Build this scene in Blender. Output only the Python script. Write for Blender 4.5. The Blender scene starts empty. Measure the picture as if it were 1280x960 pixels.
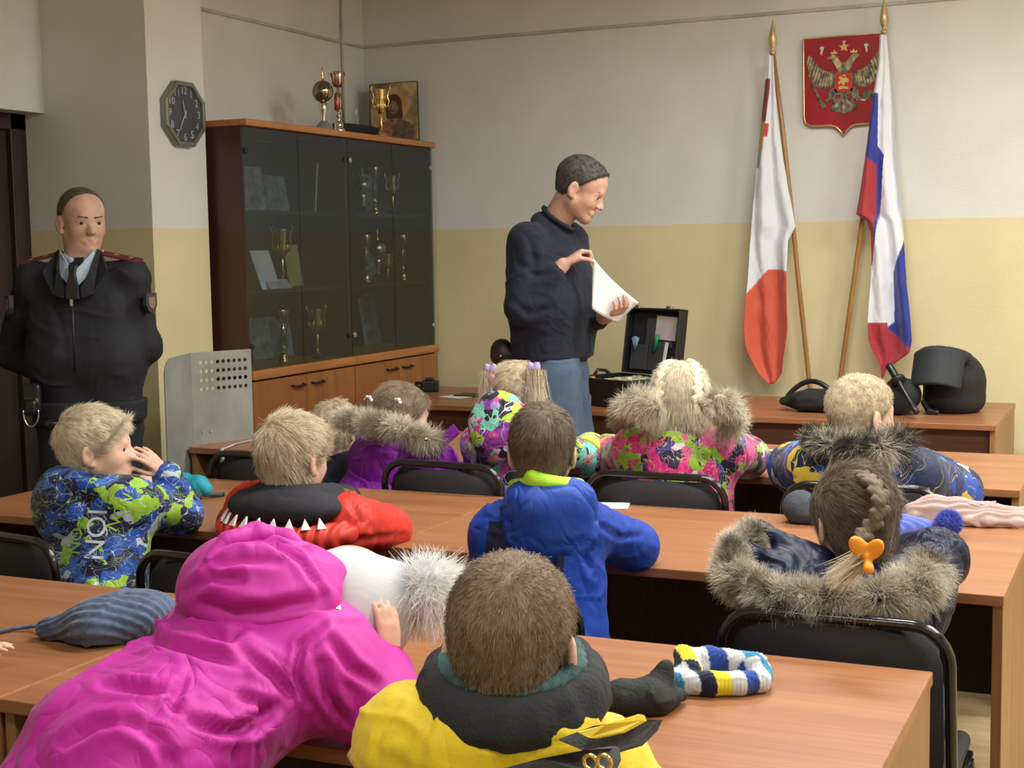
import bpy, bmesh, math, random
import numpy as np
from mathutils import Vector, Matrix
from math import sin, cos, pi, radians as rad
S = bpy.context.scene
COL = S.collection
# ------------------------------------------------------------------ camera
F_PX = 1795.19
YAW, PIT, ROL = 0.425657, 0.0950295, -0.0161550
EYE = np.array([0.0, 0.0, 1.55])
_f = np.array([-sin(YAW)*cos(PIT), cos(YAW)*cos(PIT), -sin(PIT)])
_r0 = np.array([cos(YAW), sin(YAW), 0.0]); _u0 = np.cross(_r0, _f)
_r = cos(ROL)*_r0 + sin(ROL)*_u0
_u = -sin(ROL)*_r0 + cos(ROL)*_u0
cd = bpy.data.cameras.new('camera'); cam = bpy.data.objects.new('camera', cd); COL.objects.link(cam)
cd.sensor_width = 36; cd.lens = F_PX/1280*36; cd.clip_start = .05
m = Matrix.Identity(4)
for i in range(3):
    m[i][0], m[i][1], m[i][2], m[i][3] = _r[i], _u[i], -_f[i], EYE[i]
cam.matrix_world = m
S.camera = cam
def at(x, y, X=None, Y=None, Z=None):
    """point of the room seen at photo pixel (x, y) on the plane X=, Y= or Z="""
    d = _f*F_PX + _r*(x-640) - _u*(y-480)
    t = (X-EYE[0])/d[0] if X is not None else (Y-EYE[1])/d[1] if Y is not None else (Z-EYE[2])/d[2]
    return EYE + d*t
# ------------------------------------------------------------------ light
S.view_settings.view_transform = 'Standard'; S.view_settings.look = 'None'
S.view_settings.exposure = 0.0; S.view_settings.gamma = 1.0; S.view_settings.use_curve_mapping = False
W = bpy.data.worlds.new('world'); S.world = W; W.use_nodes = True
W.node_tree.nodes['Background'].inputs[0].default_value = (.75, .8, 1, 1)
W.node_tree.nodes['Background'].inputs[1].default_value = .15
# ceiling lamps of the room: (x, y, power)
LAMPS = [(-0.9, 5.4, 56), (-0.9, 3.2, 56), (-0.9, .8, 20), (1.2, 5.4, 84), (1.2, 3.2, 66), (1.2, .8, 18)]
LAMP_COL = (1.0, 1.0, .95)
CEIL = 3.15
# ------------------------------------------------------------------ helpers: noise, sdf, meshes
def hash3(i, j, k, seed=0):
    n = (i*73856093) ^ (j*19349663) ^ (k*83492791) ^ (seed*2654435)
    n = (n ^ (n >> 13))*1274126177 & 0x7fffffff
    n = (n ^ (n >> 15)) & 0xffff
    return n/32767.5 - 1.0
def vnoise(P, seed=0):
    P = np.asarray(P, float); I = np.floor(P).astype(np.int64); Fx = P-I; u = Fx*Fx*Fx*(Fx*(Fx*6-15)+10)
    r = 0
    for dx in (0, 1):
        for dy in (0, 1):
            for dz in (0, 1):
                w = (u[:, 0] if dx else 1-u[:, 0])*(u[:, 1] if dy else 1-u[:, 1])*(u[:, 2] if dz else 1-u[:, 2])
                r = r + w*hash3(I[:, 0]+dx, I[:, 1]+dy, I[:, 2]+dz, seed)
    return r
def fbm(P, o=3, seed=0):
    r = 0; a = 1
    for i in range(o):
        r = r + a*vnoise(P*(2.03**i)+i*7.3, seed+i); a *= .5
    return r
def unit(v): v = np.asarray(v, float); return v/np.linalg.norm(v)
def A3(*v): return np.array(v, float)
class SDF:
    def __init__(s, lo, hi, h):
        s.h = h; s.lo = np.array(lo, float); n = np.ceil((np.array(hi)-s.lo)/h).astype(int)+1
        s.n = n; s.ax = [s.lo[i]+h*np.arange(n[i]) for i in range(3)]
        s.D = np.full(n, 1.0, np.float32)
    def _win(s, lo, hi):
        a = np.clip(np.floor((lo-s.lo)/s.h).astype(int), 0, s.n); b = np.clip(np.ceil((hi-s.lo)/s.h).astype(int)+1, 0, s.n)
        if np.any(b <= a): return None, None
        sl = tuple(slice(a[i], b[i]) for i in range(3))
        g = np.stack(np.meshgrid(*[s.ax[i][a[i]:b[i]].astype(np.float32) for i in range(3)], indexing='ij'), -1)
        return sl, g
    def _mix(s, sl, d, k, sub=False):
        c = s.D[sl]
        if sub:
            h = np.clip(.5-.5*(c+d)/max(k, 1e-5), 0, 1); s.D[sl] = c*(1-h)-d*h+k*h*(1-h)
        else:
            h = np.clip(.5+.5*(c-d)/max(k, 1e-5), 0, 1); s.D[sl] = c*(1-h)+d*h-k*h*(1-h)
    def cone(s, a, b, ra, rb, k=.02, sub=False):
        a = np.array(a, float); b = np.array(b, float); m = max(ra, rb)+k+s.h*2.5
        sl, g = s._win(np.minimum(a, b)-m, np.maximum(a, b)+m)
        if sl is None: return s
        ba = b-a; l2 = float(ba@ba)
        if l2 < 1e-10: d = np.linalg.norm(g-a, axis=-1)-ra
        else:
            t = np.clip(((g-a)@ba)/l2, 0, 1)
            d = np.linalg.norm(g-a-t[..., None]*ba, axis=-1)-(ra+(rb-ra)*t)
        s._mix(sl, d, k, sub); return s
    def ell(s, c, r, R=None, k=.02, sub=False):
        c = np.array(c, float); r = np.array(r, float); m = r.max()+k+s.h*2.5
        sl, g = s._win(c-m, c+m)
        if sl is None: return s
        q = g-c
        if R is not None: q = q@R       # columns of R are the local axes
        k0 = np.linalg.norm(q/r, axis=-1); k1 = np.linalg.norm(q/(r*r), axis=-1)
        d = k0*(k0-1)/np.maximum(k1, 1e-6)
        d = np.maximum(d, k0*0-r.min()); s._mix(sl, d, k, sub); return s
    def box(s, c, r, R=None, rd=.01, k=.01, sub=False):
        c = np.array(c, float); r = np.array(r, float); m = np.linalg.norm(r)+k+s.h*2.5
        sl, g = s._win(c-m, c+m)
        if sl is None: return s
        q = g-c
        if R is not None: q = q@R
        q = np.abs(q)-(r-rd)
        d = np.linalg.norm(np.maximum(q, 0), axis=-1)+np.minimum(q.max(-1), 0)-rd
        s._mix(sl, d, k, sub); return s
    def path(s, pts, rs, k=.015, sub=False):
        for i in range(len(pts)-1): s.cone(pts[i], pts[i+1], rs[i], rs[i+1], k, sub)
        return s
    def cut(s, p, n):
        """keep what lies on the side of plane (p, n) away from n"""
        g = s.ax[0][:, None, None]*n[0]+s.ax[1][None, :, None]*n[1]+s.ax[2][None, None, :]*n[2]-float(np.dot(p, n))
        s.D = np.maximum(s.D, g.astype(np.float32)); return s
    def mesh(s):
        D = s.D; D[0] = D[-1] = 1; D[:, 0] = D[:, -1] = 1; D[:, :, 0] = D[:, :, -1] = 1
        I = D < 0
        nx, ny, nz = D.shape
        cnt = np.zeros((nx-1, ny-1, nz-1), np.int8)
        for a in (0, 1):
            for b in (0, 1):
                for c in (0, 1): cnt += I[a:nx-1+a, b:ny-1+b, c:nz-1+c]
        act = (cnt > 0) & (cnt < 8)
        ijk = np.argwhere(act); idx = np.full(act.shape, -1, np.int64); idx[act] = np.arange(len(ijk))
        V = np.zeros((len(ijk), 3)); N = np.zeros(len(ijk))
        co = [(a, b, c) for a in (0, 1) for b in (0, 1) for c in (0, 1)]
        for u in co:
            for w in co:
                if sum(w) == sum(u)+1 and all(w[q] >= u[q] for q in range(3)):
                    f0 = D[ijk[:, 0]+u[0], ijk[:, 1]+u[1], ijk[:, 2]+u[2]].astype(float)
                    f1 = D[ijk[:, 0]+w[0], ijk[:, 1]+w[1], ijk[:, 2]+w[2]].astype(float)
                    mk = (f0 < 0) != (f1 < 0); t = np.where(mk, f0/np.where(mk, f0-f1, 1), 0)
                    p = np.array(u)+t[:, None]*(np.array(w)-np.array(u))
                    V += p*mk[:, None]; N += mk
        V = (ijk+V/N[:, None])*s.h+s.lo
        Q = []
        for ax in range(3):
            sh = [slice(None)]*3; sh2 = [slice(None)]*3
            sh[ax] = slice(0, -1); sh2[ax] = slice(1, None)
            d = I[tuple(sh)].astype(int)-I[tuple(sh2)].astype(int)
            e = np.argwhere(d != 0); sg = d[e[:, 0], e[:, 1], e[:, 2]]
            o1, o2 = [(1, 2), (2, 0), (0, 1)][ax]
            def at_(a, b):
                q = e.copy(); q[:, o1] += a; q[:, o2] += b; return idx[q[:, 0], q[:, 1], q[:, 2]]
            q = np.stack([at_(-1, -1), at_(0, -1), at_(0, 0), at_(-1, 0)], 1)
            q[sg < 0] = q[sg < 0][:, ::-1]; Q.append(q)
        return V, np.concatenate(Q)
def normals(V, Q):
    n = np.cross(V[Q[:, 2]]-V[Q[:, 0]], V[Q[:, 3]]-V[Q[:, 1]]); N = np.zeros_like(V)
    for c in range(4): np.add.at(N, Q[:, c], n)
    return N/np.maximum(np.linalg.norm(N, axis=1, keepdims=True), 1e-12)
def relax(V, Q, it=2, f=.5):
    E = np.concatenate([Q[:, [0, 1]], Q[:, [1, 2]], Q[:, [2, 3]], Q[:, [3, 0]]])
    for _ in range(it):
        A = np.zeros_like(V); c = np.zeros(len(V)); np.add.at(A, E[:, 0], V[E[:, 1]]); np.add.at(c, E[:, 0], 1)
        V = V*(1-f)+f*A/np.maximum(c, 1)[:, None]
    return V
def qmesh(name, V, Q, mat, parent=None, attrs=None, smooth=True):
    me = bpy.data.meshes.new(name); nf = len(Q); k = Q.shape[1]
    me.vertices.add(len(V)); me.vertices.foreach_set('co', np.asarray(V, np.float32).ravel())
    me.loops.add(nf*k); me.loops.foreach_set('vertex_index', np.asarray(Q, np.int32).ravel())
    me.polygons.add(nf); me.polygons.foreach_set('loop_start', np.arange(0, nf*k, k, dtype=np.int32))
    me.update(calc_edges=True)
    if smooth: me.polygons.foreach_set('use_smooth', np.ones(nf, bool))
    for an, av in (attrs or {}).items():
        av = np.asarray(av, np.float32)
        if av.ndim == 1: me.attributes.new(an, 'FLOAT', 'POINT').data.foreach_set('value', av)
        else: me.attributes.new(an, 'FLOAT_COLOR', 'POINT').data.foreach_set('color', np.concatenate([av, np.ones((len(av), 1), np.float32)], 1).ravel())
    me.validate()
    if mat: me.materials.append(mat)
    return link(name, me, parent)
def link(name, me, parent=None):
    o = bpy.data.objects.new(name, me); COL.objects.link(o)
    if parent is not None: o.parent = parent
    return o
def empty(name, label=None, cat=None, loc=(0, 0, 0), rz=0, group=None):
    o = bpy.data.objects.new(name, None); COL.objects.link(o); o.location = loc; o.rotation_euler = (0, 0, rz); o.empty_display_size = .1
    if label: tag(o, label, cat, group)
    return o
def tag(o, label, cat, group=None):
    o['label'] = label; o['category'] = cat
    if group: o['group'] = group
    return o
def struct(o): o['kind'] = 'structure'; return o
def copy_tree(o, parent=None):
    c = o.copy(); COL.objects.link(c)
    if parent is not None: c.parent = parent
    for ch in list(o.children): copy_tree(ch, c)
    return c
class G:
    """collects simple solids of one part"""
    def __init__(s): s.b = bmesh.new()
    def _add(s, verts, faces, M_=None):
        vs = [s.b.verts.new(M_ @ Vector(v) if M_ is not None else Vector(v)) for v in verts]
        for f in faces:
            try: s.b.faces.new([vs[i] for i in f])
            except ValueError: pass
        return s
    def box(s, x0, x1, y0, y1, z0, z1, M_=None):
        v = [(x0, y0, z0), (x1, y0, z0), (x1, y1, z0), (x0, y1, z0), (x0, y0, z1), (x1, y0, z1), (x1, y1, z1), (x0, y1, z1)]
        return s._add(v, [(0, 3, 2, 1), (4, 5, 6, 7), (0, 1, 5, 4), (1, 2, 6, 5), (2, 3, 7, 6), (3, 0, 4, 7)], M_)
    def cyl(s, a, b, r, r2=None, n=16):
        return s.tube([a, b], [r, r if r2 is None else r2], n)
    def tube(s, pts, r, n=10, cap=True, closed=False):
        pts = [Vector(p) for p in pts]; m_ = len(pts)
        rs = r if hasattr(r, '__len__') else [r]*m_
        up = None; rings = []
        for i, p in enumerate(pts):
            if closed: t = (pts[(i+1) % m_]-pts[i-1]).normalized()
            else: t = (pts[min(i+1, m_-1)]-pts[max(i-1, 0)]).normalized()
            if up is None:
                up = Vector((0, 0, 1)) if abs(t.z) < .9 else Vector((1, 0, 0))
            x = t.cross(up).normalized(); up = x.cross(t).normalized()
            rings.append([s.b.verts.new(p+rs[i]*(x*cos(2*pi*k/n)+up*sin(2*pi*k/n))) for k in range(n)])
        for i in range(m_ if closed else m_-1):
            a, b = rings[i], rings[(i+1) % m_]
            for k in range(n):
                f = s.b.faces.new((a[k], a[(k+1) % n], b[(k+1) % n], b[k])); f.smooth = True
        if cap and not closed: s.b.faces.new(rings[0][::-1]); s.b.faces.new(rings[-1])
        return s
    def lathe(s, prof, c=(0, 0, 0), n=24, M_=None):
        rings = []
        for r, z in prof:
            if r < 1e-6: v = Vector((c[0], c[1], c[2]+z)); rings.append([s.b.verts.new(M_ @ v if M_ is not None else v)])
            else:
                L = []
                for k in range(n):
                    v = Vector((c[0]+r*cos(2*pi*k/n), c[1]+r*sin(2*pi*k/n), c[2]+z)); L.append(s.b.verts.new(M_ @ v if M_ is not None else v))
                rings.append(L)
        for i in range(len(rings)-1):
            a, b = rings[i], rings[i+1]
            for k in range(n):
                q = [a[k % len(a)], a[(k+1) % len(a)], b[(k+1) % len(b)], b[k % len(b)]]; u = []
                for v in q:
                    if v not in u: u.append(v)
                if len(u) > 2:
                    try: s.b.faces.new(u).smooth = True
                    except ValueError: pass
        return s
    def prism(s, poly, z0, z1, M_=None):
        n = len(poly); v = [(p[0], p[1], z0) for p in poly]+[(p[0], p[1], z1) for p in poly]
        return s._add(v, [tuple(range(n))[::-1], tuple(range(n, 2*n))]+[(i, (i+1) % n, n+(i+1) % n, n+i) for i in range(n)], M_)
    def ball(s, c, r, R=None, n=16):
        mt = Matrix.Translation(Vector(c)) @ (R if R is not None else Matrix.Identity(4)) @ Matrix.Diagonal(Vector((*(r if hasattr(r, '__len__') else (r, r, r)), 1)))
        k = bmesh.ops.create_uvsphere(s.b, u_segments=n, v_segments=max(6, n*2//3), radius=1, matrix=mt)
        for v in k['verts']:
            for f in v.link_faces: f.smooth = True
        return s
    def build(s, name, mat, parent=None, bevel=0, seg=2, smooth=None):
        bmesh.ops.recalc_face_normals(s.b, faces=s.b.faces)
        me = bpy.data.meshes.new(name); s.b.to_mesh(me); s.b.free()
        if mat: me.materials.append(mat)
        o = link(name, me, parent)
        if bevel:
            md = o.modifiers.new('bevel', 'BEVEL'); md.width = bevel; md.segments = seg; md.limit_method = 'ANGLE'; md.angle_limit = rad(40)
        return o
def frame(o, x=None, z=None, y=None):
    """4x4 matrix with the given axes"""
    M_ = Matrix.Identity(4); X, Y, Z = [None if q is None else Vector(q).normalized() for q in (x, y, z)]
    if X is not None and Z is not None: Z = (Z-X*Z.dot(X)).normalized(); Y = Z.cross(X)
    elif X is not None and Y is not None: Y = (Y-X*Y.dot(X)).normalized(); Z = X.cross(Y)
    elif Y is not None and Z is not None: Z = (Z-Y*Z.dot(Y)).normalized(); X = Y.cross(Z)
    for i in range(3): M_[i][0], M_[i][1], M_[i][2], M_[i][3] = X[i], Y[i], Z[i], o[i]
    return M_
FONT = None
def text_mesh(name, s, size, mat, M_, parent=None, depth=.0008, align='CENTER'):
    cu = bpy.data.curves.new(name, 'FONT'); cu.body = s; cu.size = size; cu.extrude = depth; cu.align_x = align; cu.align_y = 'CENTER'; cu.resolution_u = 3
    t = bpy.data.objects.new('tmp', cu); COL.objects.link(t); dg = bpy.context.evaluated_depsgraph_get()
    me = bpy.data.meshes.new_from_object(t.evaluated_get(dg)); bpy.data.objects.remove(t); bpy.data.curves.remove(cu)
    me.transform(M_); me.materials.clear(); me.materials.append(mat); me.name = name
    return link(name, me, parent)
# ------------------------------------------------------------------ materials
def new_mat(name):
    mt = bpy.data.materials.new(name); mt.use_nodes = True; nt = mt.node_tree; return mt, nt, nt.nodes['Principled BSDF']
def N(nt, t, **kw):
    n = nt.nodes.new(t)
    for k, v in kw.items():
        if k.startswith('i_'):
            k = k[2:]; n.inputs[int(k) if k.isdigit() else k.replace('_', ' ')].default_value = v
        else: setattr(n, k, v)
    return n
def c4(c): return (*c, 1) if len(c) == 3 else c
def ramp(nt, stops, const=False):
    n = nt.nodes.new('ShaderNodeValToRGB'); r = n.color_ramp
    if const: r.interpolation = 'CONSTANT'
    while len(r.elements) < len(stops): r.elements.new(.5)
    for e, (p, c) in zip(r.elements, sorted(stops, key=lambda q: q[0])): e.position = p; e.color = c4(c)
    return n
def mat(name, col, rough=.5, metal=0, var=.08, vscale=6, bump=0, bscale=200, spec=.5, sheen=0, coat=0, stretch=(1, 1, 1), col2=None, coord='Object'):
    mt, nt, b = new_mat(name); L = nt.links.new
    tc = N(nt, 'ShaderNodeTexCoord'); mp = N(nt, 'ShaderNodeMapping'); mp.inputs['Scale'].default_value = stretch; L(tc.outputs[coord], mp.inputs[0])
    nz = N(nt, 'ShaderNodeTexNoise', i_Scale=vscale, i_Detail=4.0); L(mp.outputs[0], nz.inputs['Vector'])
    c2 = col2 or tuple(max(0, c*(1-var*3)) for c in col); c1 = col if col2 else tuple(min(1, c*(1+var)) for c in col)
    rp = ramp(nt, [(.3, c2), (.65, c1)]); L(nz.outputs[0], rp.inputs[0]); L(rp.outputs[0], b.inputs['Base Color'])
    b.inputs['Roughness'].default_value = rough; b.inputs['Metallic'].default_value = metal
    b.inputs['Specular IOR Level'].default_value = spec; b.inputs['Sheen Weight'].default_value = sheen; b.inputs['Coat Weight'].default_value = coat
    if bump:
        n2 = N(nt, 'ShaderNodeTexNoise', i_Scale=bscale, i_Detail=3.0); L(mp.outputs[0], n2.inputs['Vector'])
        bp = N(nt, 'ShaderNodeBump', i_Strength=bump, i_Distance=.004); L(n2.outputs[0], bp.inputs['Height']); L(bp.outputs[0], b.inputs['Normal'])
    return mt
def wrinkle(nt, b, scale=11, strength=.55, dist=.012, fine=None):
    """creased cloth: ridged, stretched noise as bump"""
    L = nt.links.new; tc = N(nt, 'ShaderNodeTexCoord'); mp = N(nt, 'ShaderNodeMapping'); mp.inputs['Scale'].default_value = (1, 1, .62); mp.inputs['Rotation'].default_value = (.5, .35, .2); L(tc.outputs['Object'], mp.inputs[0]); cur = None
    for sc, w in ((scale*.75, 1.0), (scale*1.9, .35)):
        nz = N(nt, 'ShaderNodeTexNoise', i_Scale=float(sc), i_Detail=1.0, i_Distortion=.7); L(mp.outputs[0], nz.inputs['Vector'])
        s1 = N(nt, 'ShaderNodeMath', operation='SUBTRACT', i_1=.5); L(nz.outputs[0], s1.inputs[0]); s2 = N(nt, 'ShaderNodeMath', operation='ABSOLUTE'); L(s1.outputs[0], s2.inputs[0])
        s3 = N(nt, 'ShaderNodeMath', operation='MULTIPLY', i_1=5.0, use_clamp=True); L(s2.outputs[0], s3.inputs[0]); s4 = N(nt, 'ShaderNodeMath', operation='POWER', i_1=.75); L(s3.outputs[0], s4.inputs[0]); s5 = N(nt, 'ShaderNodeMath', operation='MULTIPLY', i_1=w); L(s4.outputs[0], s5.inputs[0])
        if cur is None: cur = s5.outputs[0]
        else: ad = N(nt, 'ShaderNodeMath', operation='ADD'); L(cur, ad.inputs[0]); L(s5.outputs[0], ad.inputs[1]); cur = ad.outputs[0]
    nm = N(nt, 'ShaderNodeTexNoise', i_Scale=5.0, i_Detail=1.0); L(tc.outputs['Object'], nm.inputs['Vector']); rm = ramp(nt, [(.42, (.08, .08, .08)), (.62, (1, 1, 1))]); L(nm.outputs[0], rm.inputs[0]); mm = N(nt, 'ShaderNodeMath', operation='MULTIPLY'); L(cur, mm.inputs[0]); L(rm.outputs[0], mm.inputs[1]); cur = mm.outputs[0]
    bp = N(nt, 'ShaderNodeBump', i_Strength=strength*.75, i_Distance=dist); L(cur, bp.inputs['Height'])
    old = b.inputs['Normal'].links
    if old: L(old[0].from_socket, bp.inputs['Normal'])
    L(bp.outputs[0], b.inputs['Normal'])
def cloth(m_, scale=11, strength=.55, dist=.012): wrinkle(m_.node_tree, m_.node_tree.nodes['Principled BSDF'], scale, strength, dist); return m_
def wood(name, c1, c2, c3, axis=0, rough=.35, scale=1.0):
    mt, nt, b = new_mat(name); L = nt.links.new
    tc = N(nt, 'ShaderNodeTexCoord'); mp = N(nt, 'ShaderNodeMapping'); s = [14*scale]*3; s[axis] = 1.1*scale; mp.inputs['Scale'].default_value = s
    L(tc.outputs['Object'], mp.inputs[0])
    nz = N(nt, 'ShaderNodeTexNoise', i_Scale=1.0, i_Detail=6.0, i_Roughness=.6, i_Distortion=.6); L(mp.outputs[0], nz.inputs['Vector'])
    rp = ramp(nt, [(.3, c3), (.48, c2), (.66, c1)]); L(nz.outputs[0], rp.inputs[0])
    mp2 = N(nt, 'ShaderNodeMapping'); s = [160*scale]*3; s[axis] = 5*scale; mp2.inputs['Scale'].default_value = s; L(tc.outputs['Object'], mp2.inputs[0])
    n2 = N(nt, 'ShaderNodeTexNoise', i_Scale=1.0, i_Detail=2.0); L(mp2.outputs[0], n2.inputs['Vector'])
    mx = N(nt, 'ShaderNodeMix', data_type='RGBA', blend_type='MULTIPLY'); mx.inputs[0].default_value = .35
    r2 = ramp(nt, [(.35, (.55, .5, .45)), (.6, (1, 1, 1))]); L(n2.outputs[0], r2.inputs[0]); L(rp.outputs[0], mx.inputs[6]); L(r2.outputs[0], mx.inputs[7])
    L(mx.outputs[2], b.inputs['Base Color']); b.inputs['Roughness'].default_value = rough
    return mt
def attr_mat(name, base, masks, rough=.7, bump=0, bscale=300, sheen=.2, spec=.3):
    """base colour; masks = [(float attribute, colour)] painted where the attribute is positive; base may be another material builder's colour"""
    mt, nt, b = new_mat(name); L = nt.links.new
    rgb = N(nt, 'ShaderNodeRGB'); rgb.outputs[0].default_value = c4(base); cur = rgb.outputs[0]
    for an, c in masks:
        a = N(nt, 'ShaderNodeAttribute', attribute_name=an); st = N(nt, 'ShaderNodeMath', operation='GREATER_THAN', i_1=0.0); L(a.outputs['Fac'], st.inputs[0])
        mx = N(nt, 'ShaderNodeMix', data_type='RGBA'); L(st.outputs[0], mx.inputs[0]); L(cur, mx.inputs[6]); mx.inputs[7].default_value = c4(c); cur = mx.outputs[2]
    L(cur, b.inputs['Base Color']); b.inputs['Roughness'].default_value = rough; b.inputs['Sheen Weight'].default_value = sheen; b.inputs['Specular IOR Level'].default_value = spec
    if bump:
        tc = N(nt, 'ShaderNodeTexCoord'); n2 = N(nt, 'ShaderNodeTexNoise', i_Scale=bscale, i_Detail=3.0); L(tc.outputs['Object'], n2.inputs['Vector'])
        bp = N(nt, 'ShaderNodeBump', i_Strength=bump, i_Distance=.004); L(n2.outputs[0], bp.inputs['Height']); L(bp.outputs[0], b.inputs['Normal'])
    return mt
def col_attr_mat(name, an='col', rough=.7, sheen=.2, spec=.3, trans=0):
    mt, nt, b = new_mat(name); a = N(nt, 'ShaderNodeAttribute', attribute_name=an); nt.links.new(a.outputs['Color'], b.inputs['Base Color'])
    b.inputs['Roughness'].default_value = rough; b.inputs['Sheen Weight'].default_value = sheen; b.inputs['Specular IOR Level'].default_value = spec
    return mt
def print_mat(name, cols, scale=26, lines=None, lscale=30, distort=.06, rough=.6, extra=None, width=.035, rot=(0.4, .2, .7), stretch=(1, 1, 1)):
    """allover printed cloth: warped cells in the given colours, with wiggly lines over them"""
    mt, nt, b = new_mat(name); L = nt.links.new
    tc = N(nt, 'ShaderNodeTexCoord'); mp = N(nt, 'ShaderNodeMapping'); mp.inputs['Rotation'].default_value = rot; mp.inputs['Scale'].default_value = stretch; L(tc.outputs['Object'], mp.inputs[0])
    nz = N(nt, 'ShaderNodeTexNoise', i_Scale=scale*.9, i_Detail=2.0); L(mp.outputs[0], nz.inputs['Vector'])
    ad = N(nt, 'ShaderNodeVectorMath', operation='MULTIPLY_ADD'); L(nz.outputs['Color'], ad.inputs[0]); ad.inputs[1].default_value = (distort,)*3; L(mp.outputs[0], ad.inputs[2])
    vo = N(nt, 'ShaderNodeTexVoronoi', i_Scale=scale, i_Randomness=1.0); L(ad.outputs[0], vo.inputs['Vector'])
    sp = N(nt, 'ShaderNodeSeparateColor'); L(vo.outputs['Color'], sp.inputs[0])
    n = len(cols); tot = sum(w for c, w in cols); acc = 0; st = []
    for c, w in cols: st.append((acc/tot, c)); acc += w
    rp = ramp(nt, st, True); L(sp.outputs[0], rp.inputs[0]); cur = rp.outputs[0]
    for j, (lc, lw, ls) in enumerate(lines or []):
        n3 = N(nt, 'ShaderNodeTexNoise', i_Scale=ls, i_Detail=1.0, i_Distortion=1.5); m2 = N(nt, 'ShaderNodeMapping'); m2.inputs['Location'].default_value = (3.1*j, 1.7*j, .3*j); L(mp.outputs[0], m2.inputs[0]); L(m2.outputs[0], n3.inputs['Vector'])
        s1 = N(nt, 'ShaderNodeMath', operation='SUBTRACT', i_1=.5); L(n3.outputs[0], s1.inputs[0]); s2 = N(nt, 'ShaderNodeMath', operation='ABSOLUTE'); L(s1.outputs[0], s2.inputs[0])
        s3 = N(nt, 'ShaderNodeMath', operation='LESS_THAN', i_1=lw); L(s2.outputs[0], s3.inputs[0])
        mx = N(nt, 'ShaderNodeMix', data_type='RGBA'); L(s3.outputs[0], mx.inputs[0]); L(cur, mx.inputs[6]); mx.inputs[7].default_value = c4(lc); cur = mx.outputs[2]
    L(cur, b.inputs['Base Color']); b.inputs['Roughness'].default_value = rough; b.inputs['Sheen Weight'].default_value = .1; b.inputs['Specular IOR Level'].default_value = .35
    return mt
def strand_mat(name, root, tip, alt=None, rough=.6, sheen=0, spec=.3):
    """hair or fur: t runs root to tip, rnd differs from strand to strand"""
    mt, nt, b = new_mat(name); L = nt.links.new
    t = N(nt, 'ShaderNodeAttribute', attribute_name='t'); r = N(nt, 'ShaderNodeAttribute', attribute_name='rnd')
    mx = N(nt, 'ShaderNodeMix', data_type='RGBA'); L(t.outputs['Fac'], mx.inputs[0]); mx.inputs[6].default_value = c4(root); mx.inputs[7].default_value = c4(tip)
    m2 = N(nt, 'ShaderNodeMix', data_type='RGBA'); rp = ramp(nt, [(.45, (0, 0, 0)), (.75, (1, 1, 1))]); L(r.outputs['Fac'], rp.inputs[0]); L(rp.outputs[0], m2.inputs[0]); L(mx.outputs[2], m2.inputs[6]); m2.inputs[7].default_value = c4(alt or tuple(c*.6 for c in root))
    L(m2.outputs[2], b.inputs['Base Color']); b.inputs['Roughness'].default_value = rough; b.inputs['Specular IOR Level'].default_value = spec; b.inputs['Sheen Weight'].default_value = sheen
    return mt
def strands(name, P0, D0, length, width, mt, parent, curl=.3, droop=.0, seg=3, seed=1, rndv=None, bend=None):
    """one mesh of tapering hairs from points P0 along D0"""
    rg = np.random.default_rng(seed); n = len(P0); D = D0/np.linalg.norm(D0, axis=1, keepdims=True)
    Ln = (length if np.ndim(length) else np.full(n, length))*rg.uniform(.65, 1.1, n)
    D = D+rg.normal(0, curl*.35, (n, 3))+curl*.55*np.stack([fbm(P0*55+q*9.1, 2, seed+q) for q in range(3)], 1); D /= np.linalg.norm(D, axis=1, keepdims=True)
    side = np.cross(D, rg.normal(0, 1, (n, 3))); side /= np.linalg.norm(side, axis=1, keepdims=True)
    oth = np.cross(D, side)
    bv = rg.normal(0, curl, (n, 3))+np.array([0, 0, -droop]) if bend is None else bend+rg.normal(0, curl*.5, (n, 3))
    rows = []; T = []
    for s in range(seg+1):
        t = s/seg; c = P0+D*(Ln*t)[:, None]+bv*(Ln*t*t)[:, None]*.5; w = width*(1-.8*t)
        for k in range(3):
            a = 2*pi*k/3; rows.append(c+w*.5*(side*cos(a)+oth*sin(a))); T.append(np.full(n, t))
    V = np.stack(rows, 1).reshape(-1, 3); Tt = np.stack(T, 1).reshape(-1)
    k = (seg+1)*3; base = (np.arange(n)*k)[:, None]; F = []
    for s in range(seg):
        for q in range(3):
            a = s*3+q; b = s*3+(q+1) % 3; F.append([a, b, b+3, a+3])
    Q = (base[:, :, None]+np.array(F)[None]).reshape(-1, 4)
    rr = rg.uniform(0, 1, n) if rndv is None else rndv
    return qmesh(name, V, Q, mt, parent, {'t': Tt, 'rnd': np.repeat(rr, k)})
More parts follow.
